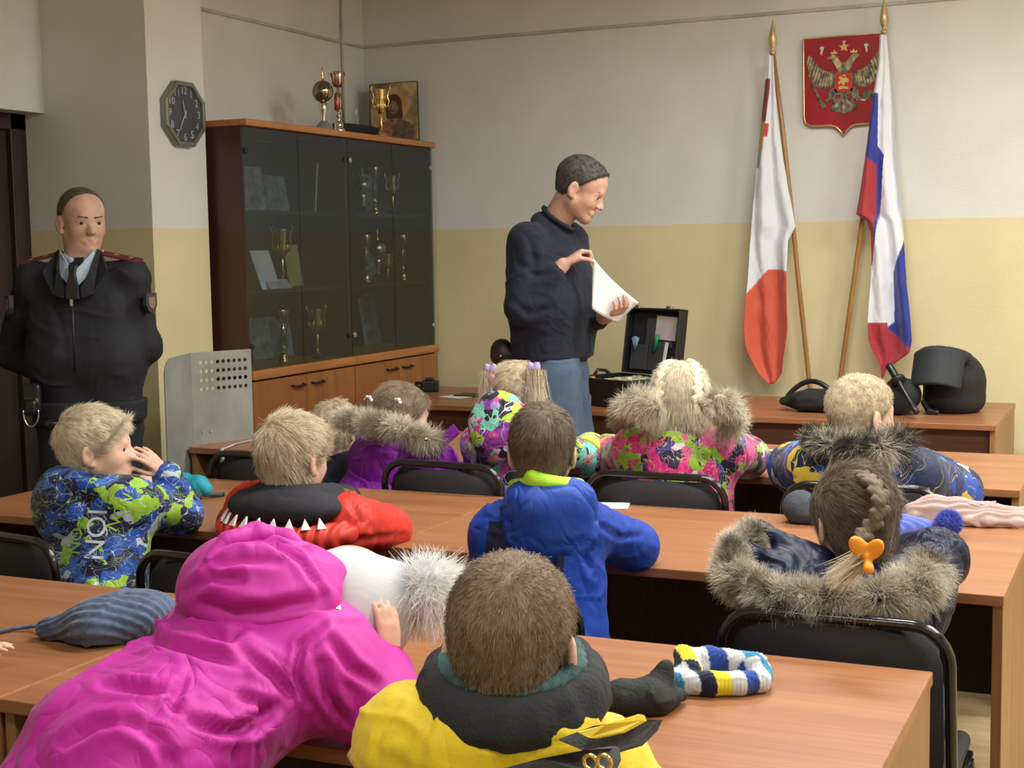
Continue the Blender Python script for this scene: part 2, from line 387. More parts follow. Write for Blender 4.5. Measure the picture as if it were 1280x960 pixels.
# ------------------------------------------------------------------ shared materials
def wall_mat(name):
    mt, nt, b = new_mat(name); L = nt.links.new
    g = N(nt, 'ShaderNodeNewGeometry'); sp = N(nt, 'ShaderNodeSeparateXYZ'); L(g.outputs['Position'], sp.inputs[0])
    nz = N(nt, 'ShaderNodeTexNoise', i_Scale=3.0, i_Detail=5.0); L(g.outputs['Position'], nz.inputs['Vector'])
    nz2 = N(nt, 'ShaderNodeTexNoise', i_Scale=6.0, i_Detail=2.0); L(g.outputs['Position'], nz2.inputs['Vector'])
    ed = N(nt, 'ShaderNodeMath', operation='MULTIPLY_ADD', i_1=.008, i_2=1.656); L(nz2.outputs[0], ed.inputs[0])
    st = N(nt, 'ShaderNodeMath', operation='GREATER_THAN'); L(sp.outputs[2], st.inputs[0]); L(ed.outputs[0], st.inputs[1])
    mx = N(nt, 'ShaderNodeMix', data_type='RGBA'); L(st.outputs[0], mx.inputs[0])
    ry = ramp(nt, [(.3, (.66, .585, .345)), (.7, (.72, .645, .40))]); rw = ramp(nt, [(.3, (.66, .65, .615)), (.7, (.72, .71, .68))])
    L(nz.outputs[0], ry.inputs[0]); L(nz.outputs[0], rw.inputs[0]); L(ry.outputs[0], mx.inputs[6]); L(rw.outputs[0], mx.inputs[7]); L(mx.outputs[2], b.inputs['Base Color'])
    b.inputs['Roughness'].default_value = .5; b.inputs['Specular IOR Level'].default_value = .3
    n2 = N(nt, 'ShaderNodeTexNoise', i_Scale=90.0, i_Detail=4.0); L(g.outputs['Position'], n2.inputs['Vector'])
    bp = N(nt, 'ShaderNodeBump', i_Strength=.25, i_Distance=.004); L(n2.outputs[0], bp.inputs['Height']); L(bp.outputs[0], b.inputs['Normal'])
    return mt
M_wall = wall_mat('painted_plaster')
M_white = mat('white_plaster', (.68, .68, .65), .8, var=.015, vscale=2)
M_top = wood('cherry_laminate', (.40, .175, .078), (.335, .138, .058), (.28, .108, .044), 0, .36, .55)
M_side = wood('cherry_laminate_upright', (.36, .185, .075), (.30, .145, .055), (.24, .11, .04), 2, .42, .7)
M_dark = wood('dark_brown_board', (.085, .035, .022), (.065, .027, .018), (.045, .02, .014), 2, .45)
M_mod = wood('brown_modesty_board', (.15, .058, .032), (.12, .046, .026), (.09, .034, .02), 0, .45)
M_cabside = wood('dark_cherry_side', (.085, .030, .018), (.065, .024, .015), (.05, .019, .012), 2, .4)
M_cabdoor = wood('cabinet_door_veneer', (.42, .17, .06), (.35, .135, .045), (.28, .10, .035), 2, .4)
M_orange = wood('orange_wood_trim', (.56, .25, .085), (.48, .20, .065), (.40, .15, .05), 1, .4)
M_black = mat('black_plastic', (.012, .012, .013), .4, bump=.1)
M_blackmetal = mat('black_enamel', (.01, .01, .011), .18, coat=.4)
M_blackcloth = mat('black_upholstery', (.017, .017, .02), .75, bump=.5, bscale=500)
M_steel = mat('brushed_steel', (.6, .6, .6), .3, 1)
M_chrome = mat('chrome', (.8, .8, .8), .12, 1)
M_gold = mat('gold_plate', (.85, .6, .22), .2, 1)
M_silver = mat('silver_plate', (.8, .78, .7), .18, 1)
M_redmetal = mat('red_anodised', (.42, .10, .06), .3, .7)
M_marble = mat('black_marble', (.03, .03, .03), .2)
M_paper = mat('white_paper', (.84, .85, .88), .7, var=.02)
# ------------------------------------------------------------------ room
def slab(name, x0, x1, y0, y1, z0, z1, m=M_wall): return struct(G().box(x0, x1, y0, y1, z0, z1).build(name, m))
mt, nt, b = new_mat('worn_linoleum'); L = nt.links.new
tc = N(nt, 'ShaderNodeTexCoord'); mp = N(nt, 'ShaderNodeMapping'); mp.inputs['Scale'].default_value = (1.2, 6, 1); L(tc.outputs['Object'], mp.inputs[0])
nz = N(nt, 'ShaderNodeTexNoise', i_Scale=2.5, i_Detail=6.0, i_Roughness=.65); L(mp.outputs[0], nz.inputs['Vector']); rp = ramp(nt, [(.3, (.26, .17, .085)), (.5, (.38, .27, .14)), (.7, (.46, .34, .19))]); L(nz.outputs[0], rp.inputs[0]); L(rp.outputs[0], b.inputs['Base Color']); b.inputs['Roughness'].default_value = .38
M_floor = mt
slab('floor', -5, 3, -1.6, 7.8, -.1, 0, M_floor)
slab('ceiling', -5, 3, -1.6, 7.8, CEIL, CEIL+.1, M_white)
slab('wall_back', -4.6, 3, 7.6, 7.8, 0, CEIL)
slab('wall_left', -4.6, -4.386, 5.4, 7.6, 0, CEIL)
slab('wall_column', -5, -4.1, 5.2, 5.612, 0, CEIL)
slab('wall_lintel', -5, -4.69, 3.3, 5.2, 2.195, CEIL)
slab('wall_left_rear', -5, -4.69, -1.6, 3.3, 0, CEIL)
slab('wall_right', 2.8, 3, -1.6, 7.6, 0, CEIL)
slab('wall_front', -4.69, 2.8, -1.6, -1.45, 0, CEIL)
M_doorbrown = wood('dark_door_veneer', (.045, .022, .018), (.035, .017, .014), (.025, .012, .01), 2, .5)
door = struct(empty('door_1')); g = G().box(-4.9, -4.83, 3.3, 5.2, 0, 2.195); g.build('door_leaf', M_doorbrown, door, .003)
g = G(); g.box(-4.84, -4.80, 5.10, 5.2, 0, 2.195).box(-4.84, -4.80, 3.3, 3.4, 0, 2.195).box(-4.84, -4.80, 3.3, 5.2, 2.12, 2.195); g.build('door_frame', M_doorbrown, door, .004)
g = G(); g.cyl((-4.83, 3.55, 1.0), (-4.77, 3.55, 1.0), .012); g.cyl((-4.775, 3.55, 1.0), (-4.775, 3.68, 1.0), .01); g.build('door_handle', M_steel, door)
M_trim = mat('painted_conduit', (.50, .48, .45), .6)
struct(G().box(-4.386, 2.8, 7.588, 7.6, 2.742, 2.760).build('trim_1', M_trim, bevel=.004))
struct(G().box(-4.386, -4.374, 5.612, 7.59, 2.742, 2.760).build('trim_2', M_trim, bevel=.004))
struct(G().cyl((-4.376, 7.34, 2.18), (-4.376, 7.34, CEIL), .007, n=8).build('trim_3', M_trim))
M_base = mat('brown_baseboard', (.18, .09, .045), .5)
struct(G().box(-4.386, 2.8, 7.585, 7.6, 0, .07).build('baseboard_back', M_base, bevel=.003))
# lamps under the ceiling (all above the picture)
mt, nt, b = new_mat('lamp_diffuser'); b.inputs['Emission Color'].default_value = c4(LAMP_COL); b.inputs['Emission Strength'].default_value = 6; b.inputs['Base Color'].default_value = (.8, .8, .8, 1); M_diff = mt
for i, (x, y, p) in enumerate(LAMPS):
    lampo = empty('ceiling_lamp', 'long fluorescent ceiling lamp, %s of the %s row' % (('third', 'second', 'first')[i % 3]+' from the back wall' if False else ('nearest the back wall', 'in the middle', 'farthest from the back wall')[i % 3], 'left' if i < 3 else 'right'), 'lamp', (x, y, CEIL), 0, 'ceiling lamps')
    G().box(-.62, .62, -.15, .15, -.06, 0).build('housing', M_white, lampo, .005)
    G().box(-.6, .6, -.135, .135, -.068, -.058).build('diffuser', M_diff, lampo, .003)
    ld = bpy.data.lights.new('lamp_light', 'AREA'); ld.shape = 'RECTANGLE'; ld.size = 1.2; ld.size_y = .27; ld.energy = p; ld.color = LAMP_COL
    lo = bpy.data.objects.new('lamp_light', ld); COL.objects.link(lo); lo.parent = lampo; lo.location = (0, 0, -.075)
# ------------------------------------------------------------------ desks
def desk(name, x0, x1, y0, y1, label, group, front=False):
    t = empty(name, label, 'desk', ((x0+x1)/2, (y0+y1)/2, 0), 0, group); w = (x1-x0)/2-.001; d = (y1-y0)/2
    G().box(-w, w, -d, d, .724, .75).build('tabletop', M_top, t, .003)
    for s in (-1, 1):
        a, b_ = (w-.026, w-.003) if s > 0 else (-w+.003, -w+.026)
        G().box(a, b_, -d+.012, d-.012, .005, .7235).build('side_panel', M_side, t, .0015)
    ym = -d+.05 if front else d-.16
    G().box(-w+.027, w-.027, ym, ym+.018, .1 if front else .32, .7235).build('modesty_panel', M_mod if front else M_dark, t, .001)
    return t
GD = 'cherry laminate desks in rows'
desk('school_desk', -1.908, -.371, 1.925, 2.70, 'cherry laminate desk in the foreground with striped hat and black mitten lying on it', GD)
desk('school_desk', -3.455, -1.910, 1.925, 2.70, 'cherry laminate desk at lower left with the blue-grey knitted hat on it', GD)
desk('school_desk', -1.897, -.307, 3.345, 4.15, 'cherry laminate desk in the second row carrying the blue pompom hat at its right end', GD)
desk('school_desk', -3.497, -1.899, 3.345, 4.15, 'cherry laminate desk in the second row carrying the turquoise mitten', GD)
desk('school_desk', -2.02, -.398, 4.80, 5.60, 'cherry laminate desk in the third row under the blue camouflage jacket', GD)
desk('school_desk', -3.645, -2.022, 4.80, 5.60, 'cherry laminate desk in the third row, left one, white strap hangs over its edge', GD)
desk('teacher_table', -2.25, -.64, 6.47, 7.38, 'wide cherry laminate table by the back wall with black police gear on it', 'tables along the back wall', True)
desk('teacher_table', -3.862, -2.252, 6.50, 7.41, 'cherry laminate table by the back wall beside the glass cabinet with a camera on it', 'tables along the back wall', True)
# ------------------------------------------------------------------ chairs
def chair():
    t = empty('stacking_chair', 'x', 'chair'); w = .225
    g = G(); pts = [(-w, -.16, .006), (-w, -.185, .45), (-w, -.235, .70)]
    for k in range(7): a = pi-k*pi/12; pts.append((-w+.075+.075*cos(a), -.24-.004*k/6, .735+.075*sin(a)))
    pts += [(-p[0], p[1], p[2]) for p in pts[::-1]]
    g.tube(pts, .0115, 12); g.build('back_frame', M_blackmetal, t)
    # upholstered back, curved
    n = 16; nz_ = 10; V = []; F = []
    for side in (0, 1):
        for j in range(nz_+1):
            for i in range(n+1):
                u = i/n*2-1; v = j/nz_; z = .47+.325*v; ww = w-.016
                cr = 1-max(0, (v-.72)/.28)**3*.22-max(0, (.2-v)/.2)**2*.08
                th = .017*(1-abs(u)**4)*(1-abs(2*v-1)**6)+.002
                y = -.188-.055*min(1, (z-.45)/.25)-.030*(1-u*u)*1.0+.02
                V.append((u*ww*cr, y+(th if side else -th), z))
    m_ = (n+1)*(nz_+1)
    for j in range(nz_):
        for i in range(n):
            a = j*(n+1)+i; F.append((a, a+1, a+n+2, a+n+1)); a += m_; F.append((a, a+n+1, a+n+2, a+1))
    for i in range(n): F.append((i, m_+i, m_+i+1, i+1)); a = nz_*(n+1)+i; F.append((a, a+1, m_+a+1, m_+a))
    for j in range(nz_): a = j*(n+1); F.append((a, a+n+1, m_+a+n+1, m_+a)); a += n; F.append((a, m_+a, m_+a+n+1, a+n+1))
    qmesh('backrest', V, np.array(F), M_blackcloth, t)
    s_ = SDF((-.26, -.22, .40), (.26, .26, .48), .008); s_.box((0, .02, .442), (.215, .20, .022), None, .02, .01); V, Q = s_.mesh(); qmesh('seat', V, Q, M_blackcloth, t)
    g = G(); g.tube([(-w+.01, -.18, .41), (-w+.01, .19, .415), (w-.01, .19, .415), (w-.01, -.18, .41)], .01, 8); g.build('seat_frame', M_blackmetal, t)
    for s in (-1, 1): G().tube([(s*(w-.01), .17, .41), (s*w, .2, .30), (s*w, .215, .006)], .011, 10).build('leg', M_blackmetal, t)
    return t
CH = chair(); GC = 'black upholstered stacking chairs'
chairs = [(-.578, 3.035, 0, 'black padded chair behind the girl with the braid, nearest to the right edge'),
          (-1.36, 3.02, 4, 'black padded chair behind the boy in the royal blue jacket'),
          (-2.07, 3.05, -4, 'black padded chair behind the boy in the red jacket, tucked beside blue-green jacket'),
          (-2.76, 3.10, -10, 'black padded chair at the left edge beside the boy in the blue and green jacket'),
          (-.80, 4.43, 3, 'black padded chair behind the boy with the fur hood in the third row'),
          (-1.42, 4.43, 0, 'black padded chair behind the girl in the pink graffiti jacket'),
          (-2.14, 4.42, -4, 'black padded chair between the purple coat and the royal blue jacket'),
          (-2.86, 4.42, 0, 'empty looking black chair under the hanging white strap in the third row'),
          (-.72, 1.50, 0, 'black padded chair the boy in the yellow jacket sits on'),
          (-1.60, 1.42, -12, 'black padded chair under the child in the pink coat')]
for i, (x, y, a, lb) in enumerate(chairs):
    c = CH if i == 0 else copy_tree(CH)
    c.location = (x, y, 0); c.scale = (1, 1, 1.035 if y > 4 else 1); c.rotation_euler = (0, 0, rad(a)); tag(c, lb, 'chair', GC)
# ------------------------------------------------------------------ glass cabinet
def smoked(name, tint=(.69, .735, .74)):
    mt = bpy.data.materials.new(name); mt.use_nodes = True; nt = mt.node_tree; nt.nodes.clear(); L = nt.links.new
    o = N(nt, 'ShaderNodeOutputMaterial'); tr = N(nt, 'ShaderNodeBsdfTransparent'); tr.inputs[0].default_value = c4(tint); gl = N(nt, 'ShaderNodeBsdfGlossy'); gl.inputs['Roughness'].default_value = .06; gl.inputs[0].default_value = (.85, .95, 1, 1)
    lw = N(nt, 'ShaderNodeLayerWeight'); pw = N(nt, 'ShaderNodeMath', operation='POWER', i_1=4.0); L(lw.outputs['Facing'], pw.inputs[0]); fr = N(nt, 'ShaderNodeMath', operation='MULTIPLY_ADD', i_1=.6, i_2=.05); L(pw.outputs[0], fr.inputs[0]); mx = N(nt, 'ShaderNodeMixShader'); L(fr.outputs[0], mx.inputs[0]); L(tr.outputs[0], mx.inputs[1]); L(gl.outputs[0], mx.inputs[2]); L(mx.outputs[0], o.inputs[0]); return mt
M_glass = smoked('smoked_glass'); XB, XF = -4.384, -3.906
SH = [float(at(375, 360, X=-3.95)[2]), float(at(375, 264, X=-3.95)[2])]
def cabinet(y0, y1, label, leftmost):
    t = empty('display_cabinet', label, 'cabinet', ((XB+XF)/2, (y0+y1)/2, 0), 0, 'glass-fronted cabinets'); cx = (XB+XF)/2; cy = (y0+y1)/2; hx = (XF-XB)/2; hy = (y1-y0)/2-.001
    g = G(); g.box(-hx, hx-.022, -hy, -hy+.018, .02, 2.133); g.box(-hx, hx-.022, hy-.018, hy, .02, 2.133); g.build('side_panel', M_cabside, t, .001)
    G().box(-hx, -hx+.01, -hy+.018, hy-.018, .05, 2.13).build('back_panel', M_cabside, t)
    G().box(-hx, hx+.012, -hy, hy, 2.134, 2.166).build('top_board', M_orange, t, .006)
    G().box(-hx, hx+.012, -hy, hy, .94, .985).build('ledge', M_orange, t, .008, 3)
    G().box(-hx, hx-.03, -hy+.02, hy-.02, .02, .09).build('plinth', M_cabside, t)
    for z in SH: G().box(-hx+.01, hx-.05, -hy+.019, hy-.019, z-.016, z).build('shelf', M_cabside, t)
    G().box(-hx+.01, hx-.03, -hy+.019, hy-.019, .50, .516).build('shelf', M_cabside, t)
    for k in (0, 1):
        a, b_ = (-hy+.003, -.002) if k == 0 else (.002, hy-.003)
        gd = G().box(hx-.020, hx-.014, a, b_, .990, 2.128).build('glass_door', M_glass, t)
        yh = a+.02 if k == 0 else b_-.02
        for z in (1.10, 2.02): G().cyl((hx-.022, yh, z), (hx-.009, yh, z), .014, n=14).build('hinge', M_steel if not leftmost else M_black, gd)
        d = G().box(hx-.02, hx-.002, a, b_, .095, .932).build('door', M_cabdoor, t, .002)
        yc = -.09 if k == 0 else .09
        g = G(); g.tube([(hx-.002, yc-.05, .885), (hx+.02, yc-.045, .882), (hx+.02, yc+.045, .882), (hx-.002, yc+.05, .885)], .006, 8); g.build('handle', M_black, d)
    return t
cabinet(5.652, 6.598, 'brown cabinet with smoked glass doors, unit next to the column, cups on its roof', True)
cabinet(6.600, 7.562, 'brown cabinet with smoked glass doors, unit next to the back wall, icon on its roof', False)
# cups and cards
def cup(kind, p, h, label, group, mats=None, cat='trophy'):
    t = empty('trophy', label, cat, tuple(p), rad(20), group); ma, mb = mats or (M_gold, M_marble); k = h
    if kind == 'ball':
        G().lathe([(0, 0), (.17*k, 0), (.17*k, .04*k), (.13*k, .06*k), (.10*k, .12*k), (.05*k, .17*k), (0, .17*k)], n=8).build('base', mb, t)
        G().lathe([(.03*k, .16*k), (.028*k, .22*k), (.06*k, .34*k), (.075*k, .42*k), (.035*k, .47*k), (0, .48*k)], n=16).build('stem', M_silver, t)
        b_ = G().ball((0, 0, .63*k), .165*k, n=24); b_ = b_.build('ball', ma, t)
        g = G()
        for a in range(0, 180, 45): g.tube([(0.167*k*cos(q)*cos(rad(a)), .167*k*cos(q)*sin(rad(a)), .63*k+.167*k*sin(q)) for q in np.linspace(0, 2*pi, 33)], .004*k, 5)
        g.build('seam', M_marble, b_)
        G().lathe([(.03*k, .79*k), (.012*k, .85*k), (.02*k, .88*k), (.008*k, 1.0*k), (0, 1.02*k)], n=10).build('finial', M_gold, t)
    elif kind == 'handled':
        G().lathe([(0, 0), (.13*k, 0), (.13*k, .09*k), (.10*k, .10*k), (0, .1*k)], n=4).build('base', mb, t)
        G().lathe([(.07*k, .10*k), (.02*k, .17*k), (.018*k, .22*k), (.04*k, .26*k), (.015*k, .33*k), (.04*k, .46*k), (.015*k, .5*k)], n=16).build('stem', ma, t)
        g = G().lathe([(0, .48*k), (.045*k, .5*k), (.075*k, .56*k), (.09*k, .66*k), (.09*k, .8*k), (.11*k, .97*k), (.115*k, 1.0*k), (.105*k, 1.0*k), (.08*k, .8*k), (.065*k, .58*k), (0, .52*k)], n=24); cu = g.build('bowl', ma, t)
        for s in (-1, 1):
            G().tube([(s*x*k, 0, z*k) for x, z in ((.085, .6), (.15, .66), (.17, .76), (.14, .84), (.16, .93), (.2, 1.0), (.19, 1.06), (.16, 1.05))], .013*k, 8).build('handle', ma, t)
        g = G()
        for i in range(12):
            a = i*pi/6; g.tube([(r*k*cos(a), r*k*sin(a), z*k) for r, z in ((.075, .56), (.093, .66), (.093, .8))], .008*k, 6)
        g.build('flute', M_gold, cu)
    elif kind == 'column':
        G().lathe([(0, 0), (.10*k, 0), (.10*k, .05*k), (.075*k, .07*k), (.08*k, .12*k), (.06*k, .19*k), (0, .2*k)], n=24).build('base', ma, t)
        cl_ = G().lathe([(.03*k, .19*k), (.025*k, .24*k), (.05*k, .27*k), (.05*k, .29*k), (.025*k, .31*k), (.025*k, .34*k), (.05*k, .36*k), (.055*k, .65*k), (.03*k, .69*k), (.02*k, .74*k)], n=20).build('column', M_silver, t)
        g = G()
        for i in range(6): g.tube([(.055*k*cos(i*pi/3), .055*k*sin(i*pi/3), (.37+.27*q)*k) for q in (0, .5, 1)], .014*k, 6)
        g.build('flute', mats[1] if mats else M_redmetal, cl_)
        G().lathe([(0, .73*k), (.05*k, .75*k), (.085*k, .82*k), (.095*k, .9*k), (.12*k, .99*k), (.11*k, 1.0*k), (.08*k, .86*k), (0, .78*k)], n=24).build('bowl', M_silver, t)
        g = G()
        for i in range(10):
            a = i*pi/5; g.tube([(r*k*cos(a), r*k*sin(a), z*k) for r, z in ((.05, .75), (.088, .82), (.098, .9), (.121, .98))], .010*k, 6)
        g.build('flute', M_redmetal, t)
    return t
top = 2.1665
def on_cab(px, X=-4.05, dz=0):
    p = at(px, 170, X=X); return (X, float(p[1]), top+dz)
GT = 'cups on top of the cabinet'
cup('ball', on_cab(405, -4.02), .33, 'silver ball-shaped cup with tall pin on cabinet roof, leftmost of the cups', GT, (mat('pewter_ball', (.42, .36, .27), .16, 1), mat('grey_base', (.25, .24, .22), .3)))
cup('column', on_cab(424, -3.98), .315, 'tall cup with red striped column on cabinet roof beside the ball-shaped cup', GT, (M_silver, M_redmetal))
cup('handled', on_cab(477, -3.99), .27, 'golden two-handled cup in front of the icon on cabinet roof', GT, (M_gold, M_orange))
# model boat hull
s_ = SDF((-.12, -.28, -.02), (.12, .28, .12), .006); s_.ell((0, 0, .06), (.06, .24, .07), None, .0); s_.box((0, 0, .13), (.2, .4, .055), None, .005, .01, True); s_.box((0, 0, -.03), (.2, .4, .035), None, .005, .01, True); V, Q = s_.mesh()
boat = qmesh('side_cap', V, Q, M_blackcloth); p = on_cab(446, -4.13); boat.name = 'boat_shaped_cap'; boat.location = p; boat.rotation_euler = (0, 0, 0); tag(boat, 'long black boat-shaped cap lying behind the cups on the cabinet roof', 'cap')
# small glass figurine
M_glassfig = mat('cloudy_glass', (.35, .42, .42), .1, var=.02); M_glassfig.node_tree.nodes['Principled BSDF'].inputs['Transmission Weight'].default_value = .7
p = on_cab(447, -4.25)
fig = empty('glass_award', 'small clear glass award behind the black cap on the cabinet roof', 'award', p, rad(30))
G().lathe([(0, 0), (.04, 0), (.04, .02), (0, .022)], n=20).build('base', M_glassfig, fig)
G().prism([(-.03, .02), (.035, .02), (.012, .1), (.004, .19), (-.01, .2), (-.016, .1)], -.008, .008, frame((0, 0, 0), x=(1, 0, 0), y=(0, 0, 1))).build('blade', M_glassfig, fig, .002)
# icon painting
def icon():
    c = at(494, 134, Y=7.30); W_, H_ = .145, .18
    t = empty('icon_painting', 'gilded icon panel of a dark-haired saint leaning on the wall above the cabinet', 'painting', (-4.09, 7.43, top))
    M_ = frame((0, 0, .0), x=unit((.93, .37, 0)), y=unit((-.12, .22, 1.0)))
    M_ = frame((0, 0, .003), x=(.93, .30, .05), y=(-.10, .2, 1.0)); g = G().box(-W_, W_, 0, 2*H_, -.012, .0, M_); g.build('panel', mat('icon_edge', (.06, .04, .02), .5), t, .002)
    ig = mat('icon_gold', (.48, .37, .19), .35, .35, .25, 14)
    G().box(-W_+.006, W_-.006, .006, 2*H_-.006, 0, .0012, M_).build('ground', ig, t)
    def disc(cx, cy, rx, ry, z, n=28): return [(cx+rx*cos(2*pi*i/n), cy+ry*sin(2*pi*i/n)) for i in range(n)], z
    def lay(name, poly, z, m): G().prism(poly, z, z+.0008, M_).build(name, m, t)
    lay('halo', disc(.0, .215, .085, .083, 0)[0], .0013, mat('halo_gold', (.62, .42, .13), .3, .4)); hr = mat('icon_hair', (.07, .035, .02), .6)
    lay('hair', [(x*1.0, y) for x, y in disc(-.002, .222, .05, .066, 0)[0]], .0022, hr); lay('hair', [(-.05, .21), (-.048, .15), (-.03, .125), (.03, .12), (.052, .15), (.048, .21)], .0021, hr)
    lay('robe', [(-.13, .008), (-.12, .07), (-.085, .115), (-.035, .14), (.03, .14), (.085, .115), (.12, .07), (.13, .008)], .0025, mat('icon_robe', (.30, .13, .07), .6, var=.3, vscale=30))
    lay('robe', [(-.02, .008), (-.01, .10), (.03, .14), (.085, .115), (.11, .07), (.115, .008)], .0034, mat('icon_cloak', (.14, .09, .06), .6, var=.2, vscale=30))
    lay('face', disc(-.004, .2, .029, .047, 0)[0], .0043, mat('icon_face', (.30, .17, .09), .6, var=.25, vscale=40)); lay('beard', [(-.03, .19), (-.02, .148), (-.004, .138), (.014, .148), (.022, .19), (.008, .17), (-.014, .17)], .0052, hr)
    for s in (-1, 1): lay('eye', disc(-.004+s*.011, .21, .005, .0025, 0, 10)[0], .0052, hr)
    lay('hand', disc(-.035, .085, .014, .02, 0)[0], .0052, mat('icon_hand', (.25, .14, .07), .6))
icon()
# things behind the smoked glass
GI = 'cups behind the smoked glass'
def inside(px, z, X, kind, h, label): p = at(px, 300, X=X); cup(kind, (X, float(p[1]), z+.001), h, label, GI, (M_silver, M_marble) if kind == 'ball' else (M_gold, M_marble))
s0, s1 = SH
for px, z, X, kd, h, lb in [(455, s1, -4.05, 'ball', .25, 'cup behind glass, upper shelf of right cabinet, leftmost'), (470, s1, -4.1, 'column', .27, 'cup with column behind glass, upper shelf of right cabinet, second from left'), (492, s1, -4.03, 'handled', .22, 'two-handled cup behind glass on the upper shelf of the right cabinet'),
                            (457, s0, -4.05, 'column', .27, 'cup with column behind glass on middle shelf of right cabinet, leftmost'), (472, s0, -4.08, 'ball', .30, 'ball cup behind glass on middle shelf of right cabinet'), (484, s0, -4.02, 'handled', .16, 'low cup behind glass on middle shelf of right cabinet'), (503, s0, -4.04, 'column', .27, 'tall cup behind glass on middle shelf of right cabinet, rightmost'),
                            (350, .986, -4.02, 'column', .27, 'tall cup behind glass on the bottom shelf of left cabinet'), (393, .986, -4.02, 'handled', .26, 'two-handled cup behind glass on the bottom shelf of left cabinet'), (352, s0, -4.15, 'handled', .30, 'gold cup at the back behind glass, middle shelf of left cabinet')]:
    inside(px, z, X, kd, h, lb)
def card(name, label, cat, px, z, X, w, h, m, tilt=.15, group='papers behind the smoked glass', turn=0):
    p = at(px, 300, X=X); yy = min(max(float(p[1]), 5.69+w/2), 7.53-w/2); yy = min(yy, 6.57-w/2) if yy < 6.6 else max(yy, 6.63+w/2); p[1] = yy; M_ = Matrix.Rotation(rad(turn), 4, 'Z') @ frame((0, 0, 0), x=(0, 1, 0), y=(-tilt, 0, 1)); o = G().box(-w/2, w/2, 0, h, 0, .003, M_).build(name, m); o.location = (X, float(p[1]), z+.001); return tag(o, label, cat, group)
cw = mat('grey_paper', (.55, .56, .6), .6); cy_ = mat('yellow_paper', (.55, .50, .22), .6); cb = mat('blue_paper', (.16, .32, .42), .6); cgr = mat('certificate_grey', (.30, .33, .35), .5, var=.2, vscale=20)
card('standing_card', 'white card with red lower half standing behind glass in the left cabinet', 'card', 337, s0, -3.99, .16, .20, mat('white_card', (.75, .76, .85), .5), .35)
o = card('folded_map', 'white folded sheet with dark pattern lying in front of the standing card', 'sheet', 350, s0, -3.97, .20, .06, cw, .9)
card('booklet', 'yellow booklet behind glass in the left cabinet, left of its twin', 'booklet', 371, s0, -4.2, .13, .22, cy_); card('booklet', 'yellow booklet behind glass next to the blue one', 'booklet', 383, s0, -4.2, .09, .2, cy_); card('booklet', 'blue booklet behind glass near the middle post', 'booklet', 405, s0+.08, -4.25, .15, .15, cb)
for px, z, w, h, lb in [(330, .986, .26, .22, 'grey certificate behind glass at the bottom left of the cabinet'), (365, .986, .2, .2, 'grey certificate behind glass behind the bottom cups'), (470, .986, .2, .28, 'grey certificate behind glass at the bottom of the right cabinet'), (495, .986, .16, .3, 'grey certificate behind glass, bottom right'), (515, s1, .16, .25, 'framed certificate behind glass on upper shelf by the wall'), (322, s1, .2, .24, 'grey certificate behind glass on the upper shelf by the column'), (360, s1, .2, .2, 'dark photograph behind glass on the upper shelf'), (514, s0, .12, .2, 'grey certificate behind glass on the middle shelf by the wall')]:
    card('certificate', lb, 'certificate', px, z, -4.27, w, h, cgr)
card('award_plaque', 'thin pale plaque edge standing on the upper shelf of the left cabinet', 'plaque', 395, s1, -4.0, .012, .25, cw, -.08)
# ------------------------------------------------------------------ octagonal clock on the column
def clock():
    c = at(225.5, 143, X=-4.1); t = empty('wall_clock', 'octagonal dark clock with silver rim hanging on the column', 'clock', (-4.1, float(c[1]), float(c[2])))
    M_ = frame((0, 0, 0), x=(0, 1, 0), y=(0, 0, 1)); R_ = .158
    oc = lambda r: [(r*cos(pi/8+i*pi/4), r*sin(pi/8+i*pi/4)) for i in range(8)]
    g = G(); o1, o2, o3, o4 = oc(R_), oc(R_*.97), oc(R_*.86), oc(R_*.84)
    V = [(p[0], p[1], z) for o, z in ((o1, .002), (o1, .028), (o2, .036), (o3, .036), (o4, .026), (o4, .002)) for p in o]
    F = []
    for j in range(5):
        for i in range(8): F.append((j*8+i, j*8+(i+1) % 8, (j+1)*8+(i+1) % 8, (j+1)*8+i))
    g._add(V, F, M_); g.build('rim', mat('grey_green_metal', (.24, .25, .22), .35, .6), t, .002)
    G().prism(oc(R_*.85), .004, .022, M_).build('dial', mat('slate_dial', (.055, .065, .075), .35), t)
    wm = mat('dial_print', (.42, .44, .44), .5)
    for i in range(1, 13):
        a = pi/2-i*pi/6; text_mesh('numeral', str(i), .048, wm, M_ @ Matrix.Translation((.105*cos(a), .105*sin(a), .0232)), t)
    def hand_(a, l, w): q = Matrix.Rotation(a, 4, 'Z'); G().prism([(-w, -.02), (w, -.02), (w*.5, l), (-w*.5, l)], .025, .027, M_ @ q).build('hand', wm, t)
    hand_(rad(12), .062, .004); hand_(-rad(210), .085, .003)
    G().ball(M_ @ Vector((0, 0, .028)), .006).build('hub', wm, t)
clock()
